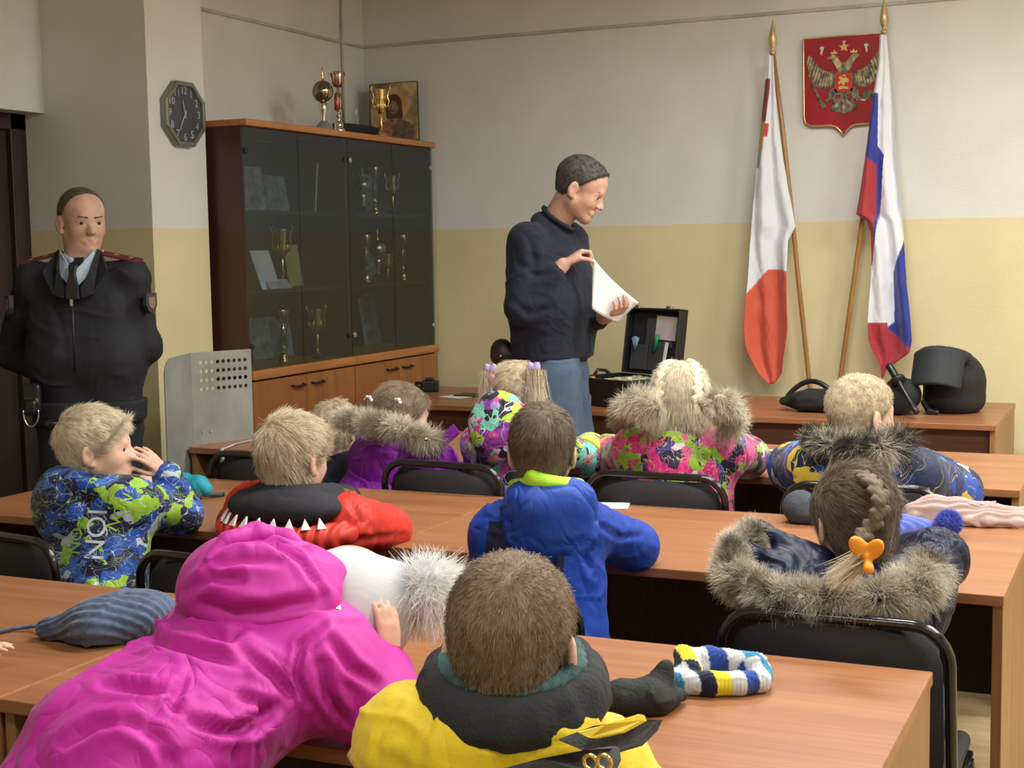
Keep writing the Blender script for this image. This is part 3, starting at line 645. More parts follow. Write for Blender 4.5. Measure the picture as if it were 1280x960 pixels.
# ------------------------------------------------------------------ perforated sheet-metal screen by the column
def screen():
    a = at(205, 470, Y=4.66); b_ = at(238, 440, Y=4.86); c = at(313, 432, Y=5.12)
    t = empty('metal_screen', 'folded grey sheet-metal shield with punched holes standing by the column', 'shield', (float(b_[0]), float(b_[1]), 0)); O = np.array([b_[0], b_[1], 0])
    a = np.array([a[0], a[1]])-O[:2]; c = np.array([c[0], c[1]])-O[:2]; H_ = 1.135
    ms = mat('galvanised_sheet', (.30, .31, .285), .45, .25, .10, 5, .05, 60)
    th = .004
    def panel(name, v, holes, rc):
        L_ = np.linalg.norm(v); xd = (v[0]/L_, v[1]/L_, 0); nd = (-xd[1], xd[0], 0); b = bmesh.new()
        out = [(0, 0), (L_, 0), (L_, H_)] + [(0, H_)] if not rc else [(0, 0), (L_, 0), (L_, H_-rc-.03)]+[(L_-rc+rc*cos(k*pi/12), H_-.03-rc+rc*sin(k*pi/12)+.02*k/6) for k in range(1, 7)]+[(0, H_)]
        vs = [b.verts.new((x, z, 0)) for x, z in out]; es = [b.edges.new((vs[i], vs[(i+1) % len(vs)])) for i in range(len(vs))]
        for hx_, hz in holes:
            hv = [b.verts.new((hx_+.0085*cos(k*pi/6), hz+.0085*sin(k*pi/6), 0)) for k in range(12)]; es += [b.edges.new((hv[i], hv[(i+1) % 12])) for i in range(12)]
        bmesh.ops.triangle_fill(b, use_beauty=True, use_dissolve=False, edges=es)
        # drop the discs that fill the holes
        dead = [f for f in b.faces if any((f.calc_center_median()-Vector((hx_, hz, 0))).length < .0075 for hx_, hz in holes)]
        bmesh.ops.delete(b, geom=dead, context='FACES')
        me = bpy.data.meshes.new(name); M_ = frame((0, 0, 0), x=xd, y=(0, 0, 1)); b.transform(M_); b.to_mesh(me); b.free(); me.materials.append(ms)
        o = link(name, me, t); md = o.modifiers.new('thick', 'SOLIDIFY'); md.thickness = th; md.offset = 0; return o
    panel('wing', a, [], .05)
    L_ = float(np.linalg.norm(c))
    holes = [(L_*.16+i*L_*.092, .98+j*.037) for i in range(9) for j in range(4)]
    panel('face', c, holes, 0)
    g = G(); xd = unit((c[0], c[1], 0)); nn = np.array([xd[1], -xd[0], 0])
    for u, z in ((.15, .80), (.28, .80), (.3, .70), (.75, .67)):
        p = xd*L_*u; p = np.array([p[0], p[1], z]); g.cyl(p+nn*.001, p+nn*.006, .007, .005, 10)
    g.build('rivet', M_steel, t)
screen()
# ------------------------------------------------------------------ people
UP = A3(0, 0, 1)
def creases(lines, depth, width):
    """stitched seams and pressed folds: grooves that follow the given traces (photo pixels) over the cloth"""
    def f(V):
        q = V-EYE; w = q@_f; P = np.stack([640+F_PX*(q@_r)/w, 480-F_PX*(q@_u)/w], 1); out = np.zeros(len(V))
        for ln, dp, wd in [(l if isinstance(l, tuple) else (l, 1, 1)) for l in lines]:
            L_ = np.array(ln, float); dm = np.full(len(V), 1e9); tt = np.zeros(len(V)); n = len(L_)-1
            for i in range(n):
                a, b_ = L_[i], L_[i+1]; ba = b_-a; t = np.clip(((P-a)@ba)/(ba@ba), 0, 1); d = np.linalg.norm(P-a-t[:, None]*ba, axis=1); k = d < dm; dm[k] = d[k]; tt[k] = (i+t[k])/n
            e = dm/(width*wd); fade = np.sin(np.clip(tt, .04, .96)*pi)**.4
            out -= depth*dp*fade*(np.exp(-e*e)-.55*np.exp(-(e-1.7)**2))
        return out
    return f
def dirv(az, el=0): return A3(cos(rad(az))*cos(rad(el)), sin(rad(az))*cos(rad(el)), sin(rad(el)))
def head_frame(az, pitch=0, roll=0):
    f = dirv(az, pitch); r = unit(np.cross(f, UP)); u = np.cross(r, f)
    c_, s_ = cos(rad(roll)), sin(rad(roll)); return np.stack([c_*r+s_*u, f, -s_*r+c_*u], 1)
def L2(c, R, s, p): return c+R@(np.array(p, float)*s)
M_skin = mat('skin_child', (.70, .44, .33), .55, var=.04, vscale=30, spec=.35)
M_skin2 = mat('skin_adult', (.56, .33, .24), .5, var=.06, vscale=25, spec=.4)
for q in (M_skin, M_skin2):
    b = q.node_tree.nodes['Principled BSDF']; b.inputs['Subsurface Weight'].default_value = .08; b.inputs['Subsurface Radius'].default_value = (.02, .008, .004); b.inputs['Subsurface Scale'].default_value = .3
M_eye = mat('eye_white', (.38, .35, .32), .5, var=.0); M_iris = mat('iris_dark', (.035, .03, .028), .5, var=0, spec=.15)
def sdf_head(s, c, R, k, child=True, ears=True):
    P = lambda *p: L2(c, R, k, p); e = lambda p, r, kk=.02, sub=False, RR=None: s.ell(P(*p), np.array(r)*k, R if RR is None else RR, kk*k, sub)
    e((0, -.018, .035), (.074, .094, .083)); zf = .86 if child else 1.0
    e((0, .032, .035), (.060, .050, .058), .03)
    e((0, .026, -.028*zf), (.058, .061, .072*zf) if child else (.056, .058, .070*zf), .03)
    for q in (-1, 1):
        e((q*.034, .045, -.034*zf), (.026, .028, .026) if child else (.022, .026, .024), .025)
        s.cone(P(q*.047, .0, -.055*zf), P(q*.012, .058, -.094*zf), .019*k, .016*k, .03*k)
    e((0, .062, -.096*zf), (.018, .017, .015), .02)
    s.cone(P(-.028, .076, .016), P(.028, .076, .016), .009*k, .009*k, .016*k)
    for q in (-1, 1): e((q*.031, .091, -.003), (.014, .010, .008), .010, True)
    nl = .45 if child else 1
    s.cone(P(0, .078 if child else .079, .000), P(0, .078+.020*nl-(.002 if child else 0), -.033*zf), .0065*k, .0105*k, .014*k)
    for q in (-1, 1): e((q*.010, .083 if child else .091, -.036*zf), (.007, .008, .007), .008)
    s.cone(P(-.024, .073, -.066*zf), P(0, .083, -.062*zf), .0035*k, .005*k, .010*k); s.cone(P(.024, .073, -.066*zf), P(0, .083, -.062*zf), .0035*k, .005*k, .010*k)
    s.cone(P(-.013, .078, -.073*zf), P(.013, .078, -.073*zf), .0055*k, .0055*k, .010*k)
    s.cone(P(-.024, .083, -.0675*zf), P(0, .0895, -.0675*zf), .0022*k, .0022*k, .003*k, True); s.cone(P(.024, .083, -.0675*zf), P(0, .0895, -.0675*zf), .0022*k, .0022*k, .003*k, True)
    for q in (-1, 1): s.cone(P(q*.020, .0800, .0050), P(q*.043, .0715, .0035), .0055*k, .005*k, .004*k); s.cone(P(q*.020, .079, -.0115), P(q*.042, .0715, -.0105), .005*k, .0045*k, .004*k)
    if ears:
        for q in (-1, 1):
            a = rad(22*q); Re = R@np.array([[cos(a), -sin(a), 0], [sin(a), cos(a), 0], [0, 0, 1]])
            e((q*.079, -.012, -.010), (.008, .019, .031), .010, RR=Re); e((q*.087, -.008, -.006), (.006, .009, .016), .004, True, RR=Re)
            e((q*.077, -.003, -.036), (.006, .008, .009), .008, RR=Re)
def sdf_hand(s, wr, d, n, thumb, L_, curls=(.35, .4, .45, .5), spread=.10, tcurl=.3, topen=.7, splay=0):
    """palm, four fingers and thumb; d along the hand, n out of the palm, thumb=+1/-1 side of cross(d, n)"""
    d = unit(d); n = unit(n-np.dot(n, d)*d); t = np.cross(d, n)*thumb; wr = np.array(wr, float)
    off = [.13, .045, -.045, -.125]; ln = [.40, .45, .42, .33]; kp = [.50, .52, .50, .46]
    for i in range(4):
        kn = wr+d*L_*kp[i]+t*L_*off[i]
        s.cone(wr+t*L_*off[i]*.5, kn, .080*L_, .062*L_, .04*L_)
        p = kn; dd = unit(d+t*(off[i]*spread*8+splay*(1.5-i)*.1)); c_ = curls[i]; a = c_*.6
        for j, fr in enumerate((.45, .31, .24)):
            v = dd*cos(a)+n*sin(a); q = p+v*L_*ln[i]*fr
            s.cone(p, q, L_*(.054-.006*j), L_*(.048-.006*j), .012*L_); p = q; a += c_
    p = wr+d*L_*.14+t*L_*.10+n*.03*L_; v = unit(d*(1-topen*.6)+t*topen+n*.25); q = p+v*L_*.26; s.cone(p, q, .075*L_, .056*L_, .05*L_)
    v = unit(d*(1.0)+t*topen*.45+n*(.2+tcurl)); p = q; q = p+v*L_*.17; s.cone(p, q, .055*L_, .050*L_, .012*L_)
    v = unit(v+n*tcurl*.6); p = q; q = p+v*L_*.14; s.cone(p, q, .050*L_, .040*L_, .012*L_)
def person_root(label, at_, name='person', group=None): return empty(name, label, 'person', (float(at_[0]), float(at_[1]), 0), 0, group)
def put(o, root):
    """world-space mesh under a root that stands elsewhere"""
    if o is None: return o
    o.parent = root; o.location = -root.matrix_world.translation if False else (-root.location[0], -root.location[1], -root.location[2]); return o
def wmesh(name, s, mt, root, it=1, disp=None, attrs=None, cav=None):
    V, Q = s.mesh()
    if it: V = relax(V, Q, it, .5)
    if disp is not None: Nn = normals(V, Q); V = V+Nn*disp(V)[:, None]
    at_ = {k: f(V) for k, f in (attrs or {}).items()}
    o = qmesh(name, V, Q, mt, None, at_)
    o.parent = root
    w = root
    off = np.zeros(3)
    while w is not None: off += np.array(w.location); w = w.parent
    o.location = -off; return o
def fix(o, root):
    """parent o (built in room coordinates) to root"""
    o.parent = root; off = np.zeros(3); w = root
    while w is not None: off += np.array(w.location); w = w.parent
    o.location = -off; return o
def puffs(amp, sc, seed=0, st=(1, 1, 1), dent=.5):
    def f(V):
        P = V*sc*np.array(st); w = fbm(P*.6, 2, seed+9)
        Pw = P+np.stack([w, fbm(P*.6+4, 2, seed+5), -w], 1)*.8
        a = np.abs(vnoise(Pw, seed)); b_ = np.abs(vnoise(Pw*2.3+3, seed+3))
        r = np.minimum(a*2.5, 1)**.6*.7+np.minimum(b_*2.5, 1)**.7*.35
        mk = np.clip(vnoise(V*6+seed, seed+16)*1.2+.6, .15, 1); return amp*.6*(r-dent)*mk
    return f
def folds(amp, sc, axis, seed=0, sharp=2.2, mixin=None):
    """long creases running across the direction 'axis'"""
    axis = unit(axis)
    def f(V):
        t = V@axis; o = V-t[:, None]*axis; P = o*sc*.35+np.outer(t*sc, axis); w = fbm(V*sc*.3, 2, seed)
        v = vnoise(P+w[:, None]*.7, seed+1); r = 1-np.minimum(np.abs(v)*sharp*1.25, 1)
        mk = np.clip(vnoise(V*5.5+seed, seed+6)*1.3+.55, .12, 1)
        out = amp*.75*(r*r*mk-.15)+amp*.18*vnoise(P*2.2, seed+4)*mk
        return out+(mixin(V) if mixin else 0)
    return f
def sdf_seated_body(J, s, hd, R, k, child=True, hands=None, h=.005, adult_legs=False):
    pts = np.array([np.array(v) for v in J.values() if v is not None]+[hd+UP*.14, hd-UP*.14, hd+A3(.14, 0, 0), hd-A3(.14, 0, 0), hd+A3(0, .15, 0), hd-A3(0, .15, 0)])
    q = .10*s+.06
    S_ = SDF(pts.min(0)-q, pts.max(0)+q, h)
    m = (J['sl']+J['sr'])/2; pv = J['pelvis']; rt = unit(J['sr']-J['sl'])
    for u in (-.045, .045): S_.cone(pv+rt*u*s, m+rt*u*s-UP*.05*s, .085*s, .075*s, .05*s)
    S_.cone(J['sl'], J['sr'], .045*s, .045*s, .05*s)
    nb = m+UP*.02*s; hb = L2(hd, R, k, (0, -.026, -.055)); S_.cone(nb, hb, (.042 if child else .056)*s, (.040*k if child else .054*k), .03*s)
    for a in 'lr':
        S_.cone(J['s'+a], J['e'+a], .040*s, .030*s, .03*s); S_.cone(J['e'+a], J['w'+a], .030*s, (.0195 if child else .026)*s, .01*s)
        S_.cone(J['h'+a], J['k'+a], .072*s, .048*s, .05*s); S_.cone(J['k'+a], J['a'+a], .046*s, .030*s, .02*s); S_.cone(J['a'+a], J['t'+a], .030*s, .026*s, .02*s)
    for a, (d, n, th, L_, cu, kw) in (hands or {}).items(): sdf_hand(S_, J['w'+a], d, n, th, L_, cu, **kw)
    sdf_head(S_, hd, R, k, child)
    return S_
def eyes(hd, R, k, root):
    for q in (-1, 1):
        g = G().ball(L2(hd, R, k, (q*.031, .0690, -.003)), .0130*k, n=14); o = g.build('eye', M_eye, None); fix(o, root)
        i = G().ball(L2(hd, R, k, (q*.031, .0755, -.003)), .0082*k, n=12).build('iris', M_iris, None); fix(i, o)
def hair_cap(hd, R, k, root, mt, thick=.007, p0=(0, .03, .02), n=(0, .75, -.66), fringe=0, h=.004, bump_=.003, extra=None, name='hair', keep_low=-.085, noise=40, seed=0):
    s = SDF(hd-.2*k, hd+.2*k, h); t = thick
    s.ell(L2(hd, R, k, (0, -.018, .035)), (np.array((.074, .094, .083))+t/k)*k, R, .0)
    s.ell(L2(hd, R, k, (0, .030, .037)), (np.array((.060, .050, .056))+t/k)*k, R, .03*k)
    s.ell(L2(hd, R, k, (0, -.035, -.03)), (np.array((.052, .05, .05))+t/k)*k, R, .03*k)
    if extra: extra(s)
    if n is not None: s.cut(L2(hd, R, k, p0), R@unit(n))
    if keep_low is not None: s.cut(L2(hd, R, k, (0, -.03, keep_low)), R@unit((0, -.2, -1)))
    return wmesh(name, s, mt, root, 2, (lambda V: bump_*fbm(V*noise, 3, seed)) if bump_ else None)
def cap_strands(cap, hd, R, k, mt, root, n, length, width, lift=.5, crown=(0, -.06, .10), curl=.25, seed=2, fwd=0, name='hair_strands', flow=None, inset=.003, region=None, side_bias=None):
    me = cap.data; nv = len(me.vertices); V = np.zeros(nv*3); me.vertices.foreach_get('co', V); V = V.reshape(-1, 3); Nn = np.zeros(nv*3); me.vertices.foreach_get('normal', Nn); Nn = Nn.reshape(-1, 3)
    L_ = (V-hd)@R/k; out = np.einsum('ij,ij->i', V-L2(hd, R, k, (0, -.01, .02)), Nn) > 0; r2 = np.linalg.norm(L_/np.array((.078, .098, .088))-np.array((0, -.18, .38)), axis=1) > .88
    ok = out & r2 if region is None else out & region(L_)
    idx = np.where(ok)[0]; rg = np.random.default_rng(seed); pick = rg.choice(idx, n); P0 = V[pick]+rg.normal(0, .002, (n, 3)); nn = Nn[pick]; Lp = L_[pick]
    if flow is None:
        fl = Lp-np.array(crown); fl = fl+np.array((0, fwd, 0))
    else: fl = flow(Lp)
    fl = fl@R.T; fl = fl-np.einsum('ij,ij->i', fl, nn)[:, None]*nn; fl /= np.maximum(np.linalg.norm(fl, axis=1, keepdims=True), 1e-6)
    D = fl+nn*lift; P0 = P0-nn*inset
    rv = np.clip(.5+.35*fbm(Lp*25, 2, seed)+rg.normal(0, .22, n), 0, 1)
    o = strands(name, P0, D, length, width, mt, None, curl=curl, seed=seed, rndv=rv, bend=-nn*lift*.6)
    o.parent = cap; o.location = (0, 0, 0); return o
def fur(name, path, r, n, length, width, mt, parent, seed=1, bias=None, core=None, squash=(1, 1, 1), curl=.5):
    """fur trim: a soft core along path with hairs all round"""
    path = np.array(path, float); seg = np.linalg.norm(np.diff(path, axis=0), axis=1); cum = np.r_[0, np.cumsum(seg)]; rg = np.random.default_rng(seed)
    t = rg.uniform(0, cum[-1], n); P = np.stack([np.interp(t, cum, path[:, i]) for i in range(3)], 1)
    T = np.stack([np.interp(np.clip(t+.01, 0, cum[-1]), cum, path[:, i])-np.interp(np.clip(t-.01, 0, cum[-1]), cum, path[:, i]) for i in range(3)], 1); T /= np.linalg.norm(T, axis=1, keepdims=True)
    v = rg.normal(0, 1, (n, 3)); v -= np.einsum('ij,ij->i', v, T)[:, None]*T; v /= np.linalg.norm(v, axis=1, keepdims=True); v *= np.array(squash)
    rr = (r if np.ndim(r) == 0 else np.interp(t, cum, r)); rr = np.asarray(rr)*np.ones(n)
    P0 = P+v*rr[:, None]*.8; clump = fbm(P*40, 2, seed); D = v+T*(clump*.9)[:, None]+(np.array(bias) if bias is not None else 0)+np.stack([fbm(P0*30+5, 2, seed+3), fbm(P0*30+9, 2, seed+4), fbm(P0*30, 2, seed+5)], 1)*.5
    k = np.clip(.5+.6*fbm(P0*22, 3, seed+8)+rg.normal(0, .15, n), 0, 1)
    m = 14; tt = np.linspace(0, cum[-1], m); pp = [tuple(np.interp(q, cum, path[:, i]) for i in range(3)) for q in tt]; rc = [float(q)*.9 for q in (np.full(m, r) if np.ndim(r) == 0 else np.interp(tt, cum, r))]; rc[0] *= .6; rc[-1] *= .6
    o = G().tube(pp, rc, 10).build(name, core or mt, None); fix(o, parent)
    st = strands(name+'_hairs', P0, D, length, width, mt, None, curl=curl, droop=.3, seed=seed, rndv=k); st.parent = o
    return o
def seated(xy, az, head, haz, s=1.0, k=.95, hpitch=0, hroll=0, el=None, er=None, wl=None, wr=None, lean=0, sw=.115, neck=.135, seat=.455, twist=None, drop=.045):
    """joints of a seated child in room coordinates"""
    f = dirv(az); r = unit(np.cross(f, UP)); R = head_frame(haz, hpitch, hroll); hd = np.array(head, float)
    nb = hd-UP*neck*s-f*.012*s; r2 = r if twist is None else unit(np.cross(dirv(twist), UP)); J = {}
    hd = hd-UP*.024
    J['pelvis'] = A3(xy[0], xy[1], seat+.085*s)
    J['sl'] = nb-r2*sw*s-UP*drop*s; J['sr'] = nb+r2*sw*s-UP*drop*s
    for a, q, e_, w_ in (('l', -1, el, wl), ('r', 1, er, wr)):
        J['e'+a] = np.array(e_, float) if e_ is not None else J['s'+a]-UP*.16*s+f*.12*s+r*q*.05*s
        J['w'+a] = np.array(w_, float) if w_ is not None else J['e'+a]+f*.17*s-r*q*.06*s+UP*.01
        J['h'+a] = J['pelvis']+r*q*.065*s; J['k'+a] = J['h'+a]+f*.29*s+r*q*.03*s-UP*.0; J['a'+a] = J['k'+a]-UP*.30*s-f*.02; J['t'+a] = J['a'+a]+f*.09*s-UP*.012
    return J, R, hd, f, r
def sdf_jacket(J, s, f, h=.0075, pad=.0, sleeve=(.062, .056, .047), hem=-.04, body=(.098, .095), wide=.05, cuff=True, extra_pts=()):
    pts = np.array([J[q] for q in ('pelvis', 'sl', 'sr', 'el', 'er', 'wl', 'wr')]+[np.array(e) for e in extra_pts]); S_ = SDF(pts.min(0)-.17*s-.02, pts.max(0)+.17*s+.02, h)
    m = (J['sl']+J['sr'])/2; rt = unit(J['sr']-J['sl']); pv = J['pelvis']; rp = unit(J['hr']-J['hl'])
    for u in (-wide, wide): S_.cone(pv+rp*u*s+UP*(hem+.05)*s, m+rt*u*s-UP*.045*s, (body[0]+pad)*s, (body[1]+pad)*s, .05*s)
    S_.cone(J['sl']-UP*.012*s, J['sr']-UP*.012*s, (.058+pad)*s, (.058+pad)*s, .05*s)
    for a in 'lr':
        S_.cone(J['s'+a], J['e'+a], sleeve[0]*s, sleeve[1]*s, .035*s)
        w = J['w'+a]; e = J['e'+a]; S_.cone(e, w-(w-e)*.06, sleeve[1]*s, sleeve[2]*s, .012*s)
    return S_
def legs(J, s, root, mt, mshoe, h=.011):
    pts = np.array([J[q] for q in ('pelvis', 'hl', 'hr', 'kl', 'kr', 'al', 'ar')]); S_ = SDF(pts.min(0)-.15*s, pts.max(0)+.15*s, h)
    S_.cone(J['hl'], J['hr'], .10*s, .10*s, .04*s)
    for a in 'lr': S_.cone(J['h'+a], J['k'+a], .088*s, .064*s, .03*s); S_.cone(J['k'+a], J['a'+a]+UP*.03*s, .062*s, .048*s, .03*s)
    wmesh('trousers', S_, mt, root, 1, puffs(.006, 18, 3))
    for a in 'lr':
        d = unit(J['t'+a]-J['a'+a]); c = J['a'+a]; S_ = SDF(np.minimum(c, J['t'+a])-.12*s, np.maximum(c, J['t'+a])+.12*s, .009)
        S_.cone(c+UP*.04*s, c-UP*.02*s, .045*s, .042*s, .02); S_.cone(c-UP*.02*s-d*.02*s, c+d*.10*s-UP*.025*s, .040*s, .036*s, .02); S_.cut(c-UP*.055*s, -UP)
        wmesh('boot', S_, mshoe, root, 1)
M_trous = mat('dark_trousers', (.03, .032, .045), .8, bump=.2); M_boot = mat('black_boot', (.015, .015, .016), .5)
def build_body(root, J, s, hd, R, k, child=True, hands=None, h=.005, skin=None, cutleg=None):
    S_ = sdf_seated_body(J, s, hd, R, k, child, hands, h); o = wmesh('body', S_, skin or M_skin, root, 1); return o
def rel_hand(J, a, palm, s=1.0, cur=(.4, .45, .5, .5), L_=.135, d=None, side=None, **kw):
    d = unit(J['w'+a]-J['e'+a]) if d is None else np.array(d, float); side = side if side is not None else (1 if a == 'r' else -1)
    return (d, np.array(palm, float), side, L_*s, cur, kw)
DN = A3(0, 0, -1)
# hair colours
H_blond = strand_mat('blond_hair', (.60, .49, .34), (.98, .86, .66), (.50, .40, .27)); H_blondcap = mat('blond_scalp', (.52, .42, .28), .7, var=.2, vscale=50)
H_dblond = strand_mat('dark_blond_hair', (.25, .175, .115), (.52, .41, .295), (.18, .13, .088)); H_dblondcap = mat('dark_blond_scalp', (.24, .17, .112), .75, var=.2, vscale=50)
H_brown = strand_mat('brown_hair', (.14, .10, .072), (.33, .255, .19), (.095, .07, .05)); H_browncap = mat('brown_scalp', (.115, .085, .055), .75, var=.2, vscale=50)
H_light = strand_mat('very_light_hair', (.78, .69, .50), (1, .95, .78), (.66, .57, .41)); H_lightcap = mat('light_scalp', (.66, .57, .40), .7, var=.2, vscale=50)
def pt(x, y, Y): return at(x, y, Y=Y)
def bump_mat(m_, scale=60, strength=.3, dist=.01): return m_
from mathutils.bvhtree import BVHTree
def decal(word, ob, x, y, turn, size, m):
    """letters printed on cloth: flat glyphs laid onto the surface"""
    me = ob.data; bv = BVHTree.FromPolygons([v.co.copy() for v in me.vertices], [tuple(p.vertices) for p in me.polygons]); o = Vector(EYE); d = (Vector(at(x, y, Y=3.0))-o).normalized()
    h = bv.ray_cast(o, d)
    if h[0] is None: return
    nn = h[1] if h[1].dot(d) < 0 else -h[1]; M_ = frame(h[0], x=(_r[0], _r[1], 0), z=-d) @ Matrix.Rotation(rad(turn), 4, 'Z')
    t = text_mesh('print_letters', word, size, m, Matrix.Identity(4), None, 0); b = bmesh.new(); b.from_mesh(t.data); bmesh.ops.triangulate(b, faces=b.faces); bmesh.ops.subdivide_edges(b, edges=b.edges, cuts=1, use_grid_fill=True)
    for v in b.verts:
        p = M_ @ v.co; q = bv.ray_cast(p-d*.3, d)
        v.co = (q[0]-d*.0018) if q[0] is not None and (q[0]-p).length < .06 else p
    b.to_mesh(t.data); b.free(); fix(t, ob)
# ---- boy in yellow, nearest
def boy_yellow():
    hd = pt(641, 808, 1.62)+UP*.024; J, R, hd, f, r = seated((-.74, 1.50), 110, hd, 101, 1.05, .99, hpitch=-6, sw=.122, drop=.03, el=(-1.0, 1.90, .80), er=(-.55, 1.90, .80), wl=(-.93, 2.08, .80), wr=(-.66, 2.08, .80), neck=.105)
    J['el'] = J['sl']+A3(-.06, .18, -.09); J['er'] = J['sr']+A3(-.01, .07, -.19); J['wl'] = J['el']+A3(.06, .17, .01); J['wr'] = J['er']+A3(-.10, .15, -.03)
    nb0 = (J['sl']+J['sr'])/2; J['sr'] = J['sr']+A3(-.035, .02, -.055)
    root = person_root('boy with cropped fair hair in a bright yellow jacket with dark collar, nearest the camera', (-.72, 1.47))
    build_body(root, J, 1.02, hd, R, .98, hands={a: rel_hand(J, a, DN) for a in 'lr'}, h=.0045)
    eyes(hd, R, .98, root)
    cap = hair_cap(hd, R, .98, root, H_dblondcap, .006, p0=(0, .03, .012), bump_=.0012, keep_low=-.075)
    cap_strands(cap, hd, R, .98, H_dblond, root, 26000, .0085, .0008, lift=.45, crown=(.012, -.075, .095), curl=.3, inset=.001)
    nb = nb0
    s_ = sdf_jacket(J, 1.03, f, .0065, pad=.014, extra_pts=[hd]); s_.cone(nb-r*.06-f*.045+UP*.012, nb+r*.06-f*.045+UP*.012, .055, .055, .05)
    # thick stand-up collar all round the neck
    c = nb+UP*.082; 
    M_yel = attr_mat('yellow_jacket_cloth', (.80, .58, .02), [('yoke', (.028, .030, .034))], .55, .15, 200)
    m_ = puffs(.011, 11, 4, dent=.55)
    cloth(M_yel, 9, .6, .014); jk = wmesh('jacket', s_, M_yel, root, 1, lambda V: m_(V)+folds(.008, 26, (.3, .2, 1), 7)(V)+creases([[(543, 885), (530, 925), (522, 965)], [(500, 880), (475, 915), (470, 950)], [(600, 930), (660, 936), (720, 925)]], .006, 5)(V), {'yoke': lambda V: .05-np.linalg.norm((V-pt(765, 965, 1.50))*np.array((1, .6, 1.2)), axis=1)})
    ring = lambda R0, z, fr, bk, n=15, a0=-150, a1=150: [c+r*R0*sin(a)+(-f)*(bk if cos(a) > 0 else fr)*cos(a)+UP*(z+.02*(-cos(a))) for a in np.radians(np.linspace(a0, a1, n))]
    s_ = SDF(c-.2, c+.2, .005); s_.path(ring(.098, -.022, .108, .085), [.022]*15, .02); s_.path(ring(.094, .0, .104, .080), [.016]*15, .02)
    kc = wmesh('collar', s_, mat('dark_grey_lining', (.022, .024, .027), .85, bump=.4), jk, 1, puffs(.006, 20, 8))
    s_ = SDF(c-.2, c+.2, .005)
    for i, p in enumerate(ring(.078, .02, .085, .070)): pass
    s_.path(ring(.080, .018, .092, .066, 21), [.013]*21, .01)
    wmesh('inner_scarf', s_, mat('grey_teal_rib', (.07, .16, .17), .85, var=.3, vscale=12, bump=.6, bscale=150), jk, 1, lambda V: .0018*np.sin(V[:, 0]*700))
    # yellow upper flap of the opened hood, left
    s_ = SDF(c-.25, c+.25, .005); s_.path([pt(550, 818, 1.64), pt(548, 840, 1.60), pt(562, 868, 1.56)], [.006, .012, .010], .01)
    wmesh('collar_flap', s_, mat('yellow_flap_cloth', (.80, .58, .02), .55), jk, 1, puffs(.004, 25, 3))
    def leaf(name, P, m_, th=.010):
        n_ = len(P); o = A3(.1, .9, -.35)*th; V = [p-o for p in P]+[p+o for p in P]; g = G(); g._add([tuple(p) for p in V], [tuple(range(n_)), tuple(range(2*n_-1, n_-1, -1))]+[(i, n_+i, n_+(i+1) % n_, (i+1) % n_) for i in range(n_)]); return fix(g.build(name, m_, None, .006, 3), jk)
    Mdk = mat('dark_collar_cloth', (.022, .024, .027), .75, bump=.4)
    leaf('open_collar_corner', [pt(700, 925, 1.46), pt(745, 908, 1.49), pt(790, 902, 1.54), pt(826, 898, 1.62), pt(818, 914, 1.60), pt(800, 932, 1.55), pt(772, 940, 1.50), pt(735, 940, 1.46)], Mdk)
    leaf('collar_lining', [pt(722, 915, 1.445), pt(760, 906, 1.48), pt(803, 892, 1.55), pt(806, 901, 1.55), pt(778, 916, 1.50), pt(742, 924, 1.455)], mat('yellow_lining', (.80, .58, .02), .55), .008)
    leaf('storm_flap', [pt(625, 962, 1.41), pt(680, 948, 1.41), pt(735, 938, 1.42), pt(772, 932, 1.46), pt(774, 950, 1.45), pt(762, 975, 1.42), pt(690, 985, 1.40), pt(620, 985, 1.40)], mat('grey_flap', (.05, .052, .056), .7, bump=.3), .008)
    for x in (738, 755):
        p = pt(x, 953, 1.402); t = [p+A3(.008*cos(a), 0, .008*sin(a)) for a in np.linspace(0, 2*pi, 13)[:-1]]
        fix(G().tube(t, .0025, 8, closed=True).build('grommet', M_gold, None), jk)
    legs(J, 1.0, root, M_trous, M_boot)
boy_yellow()
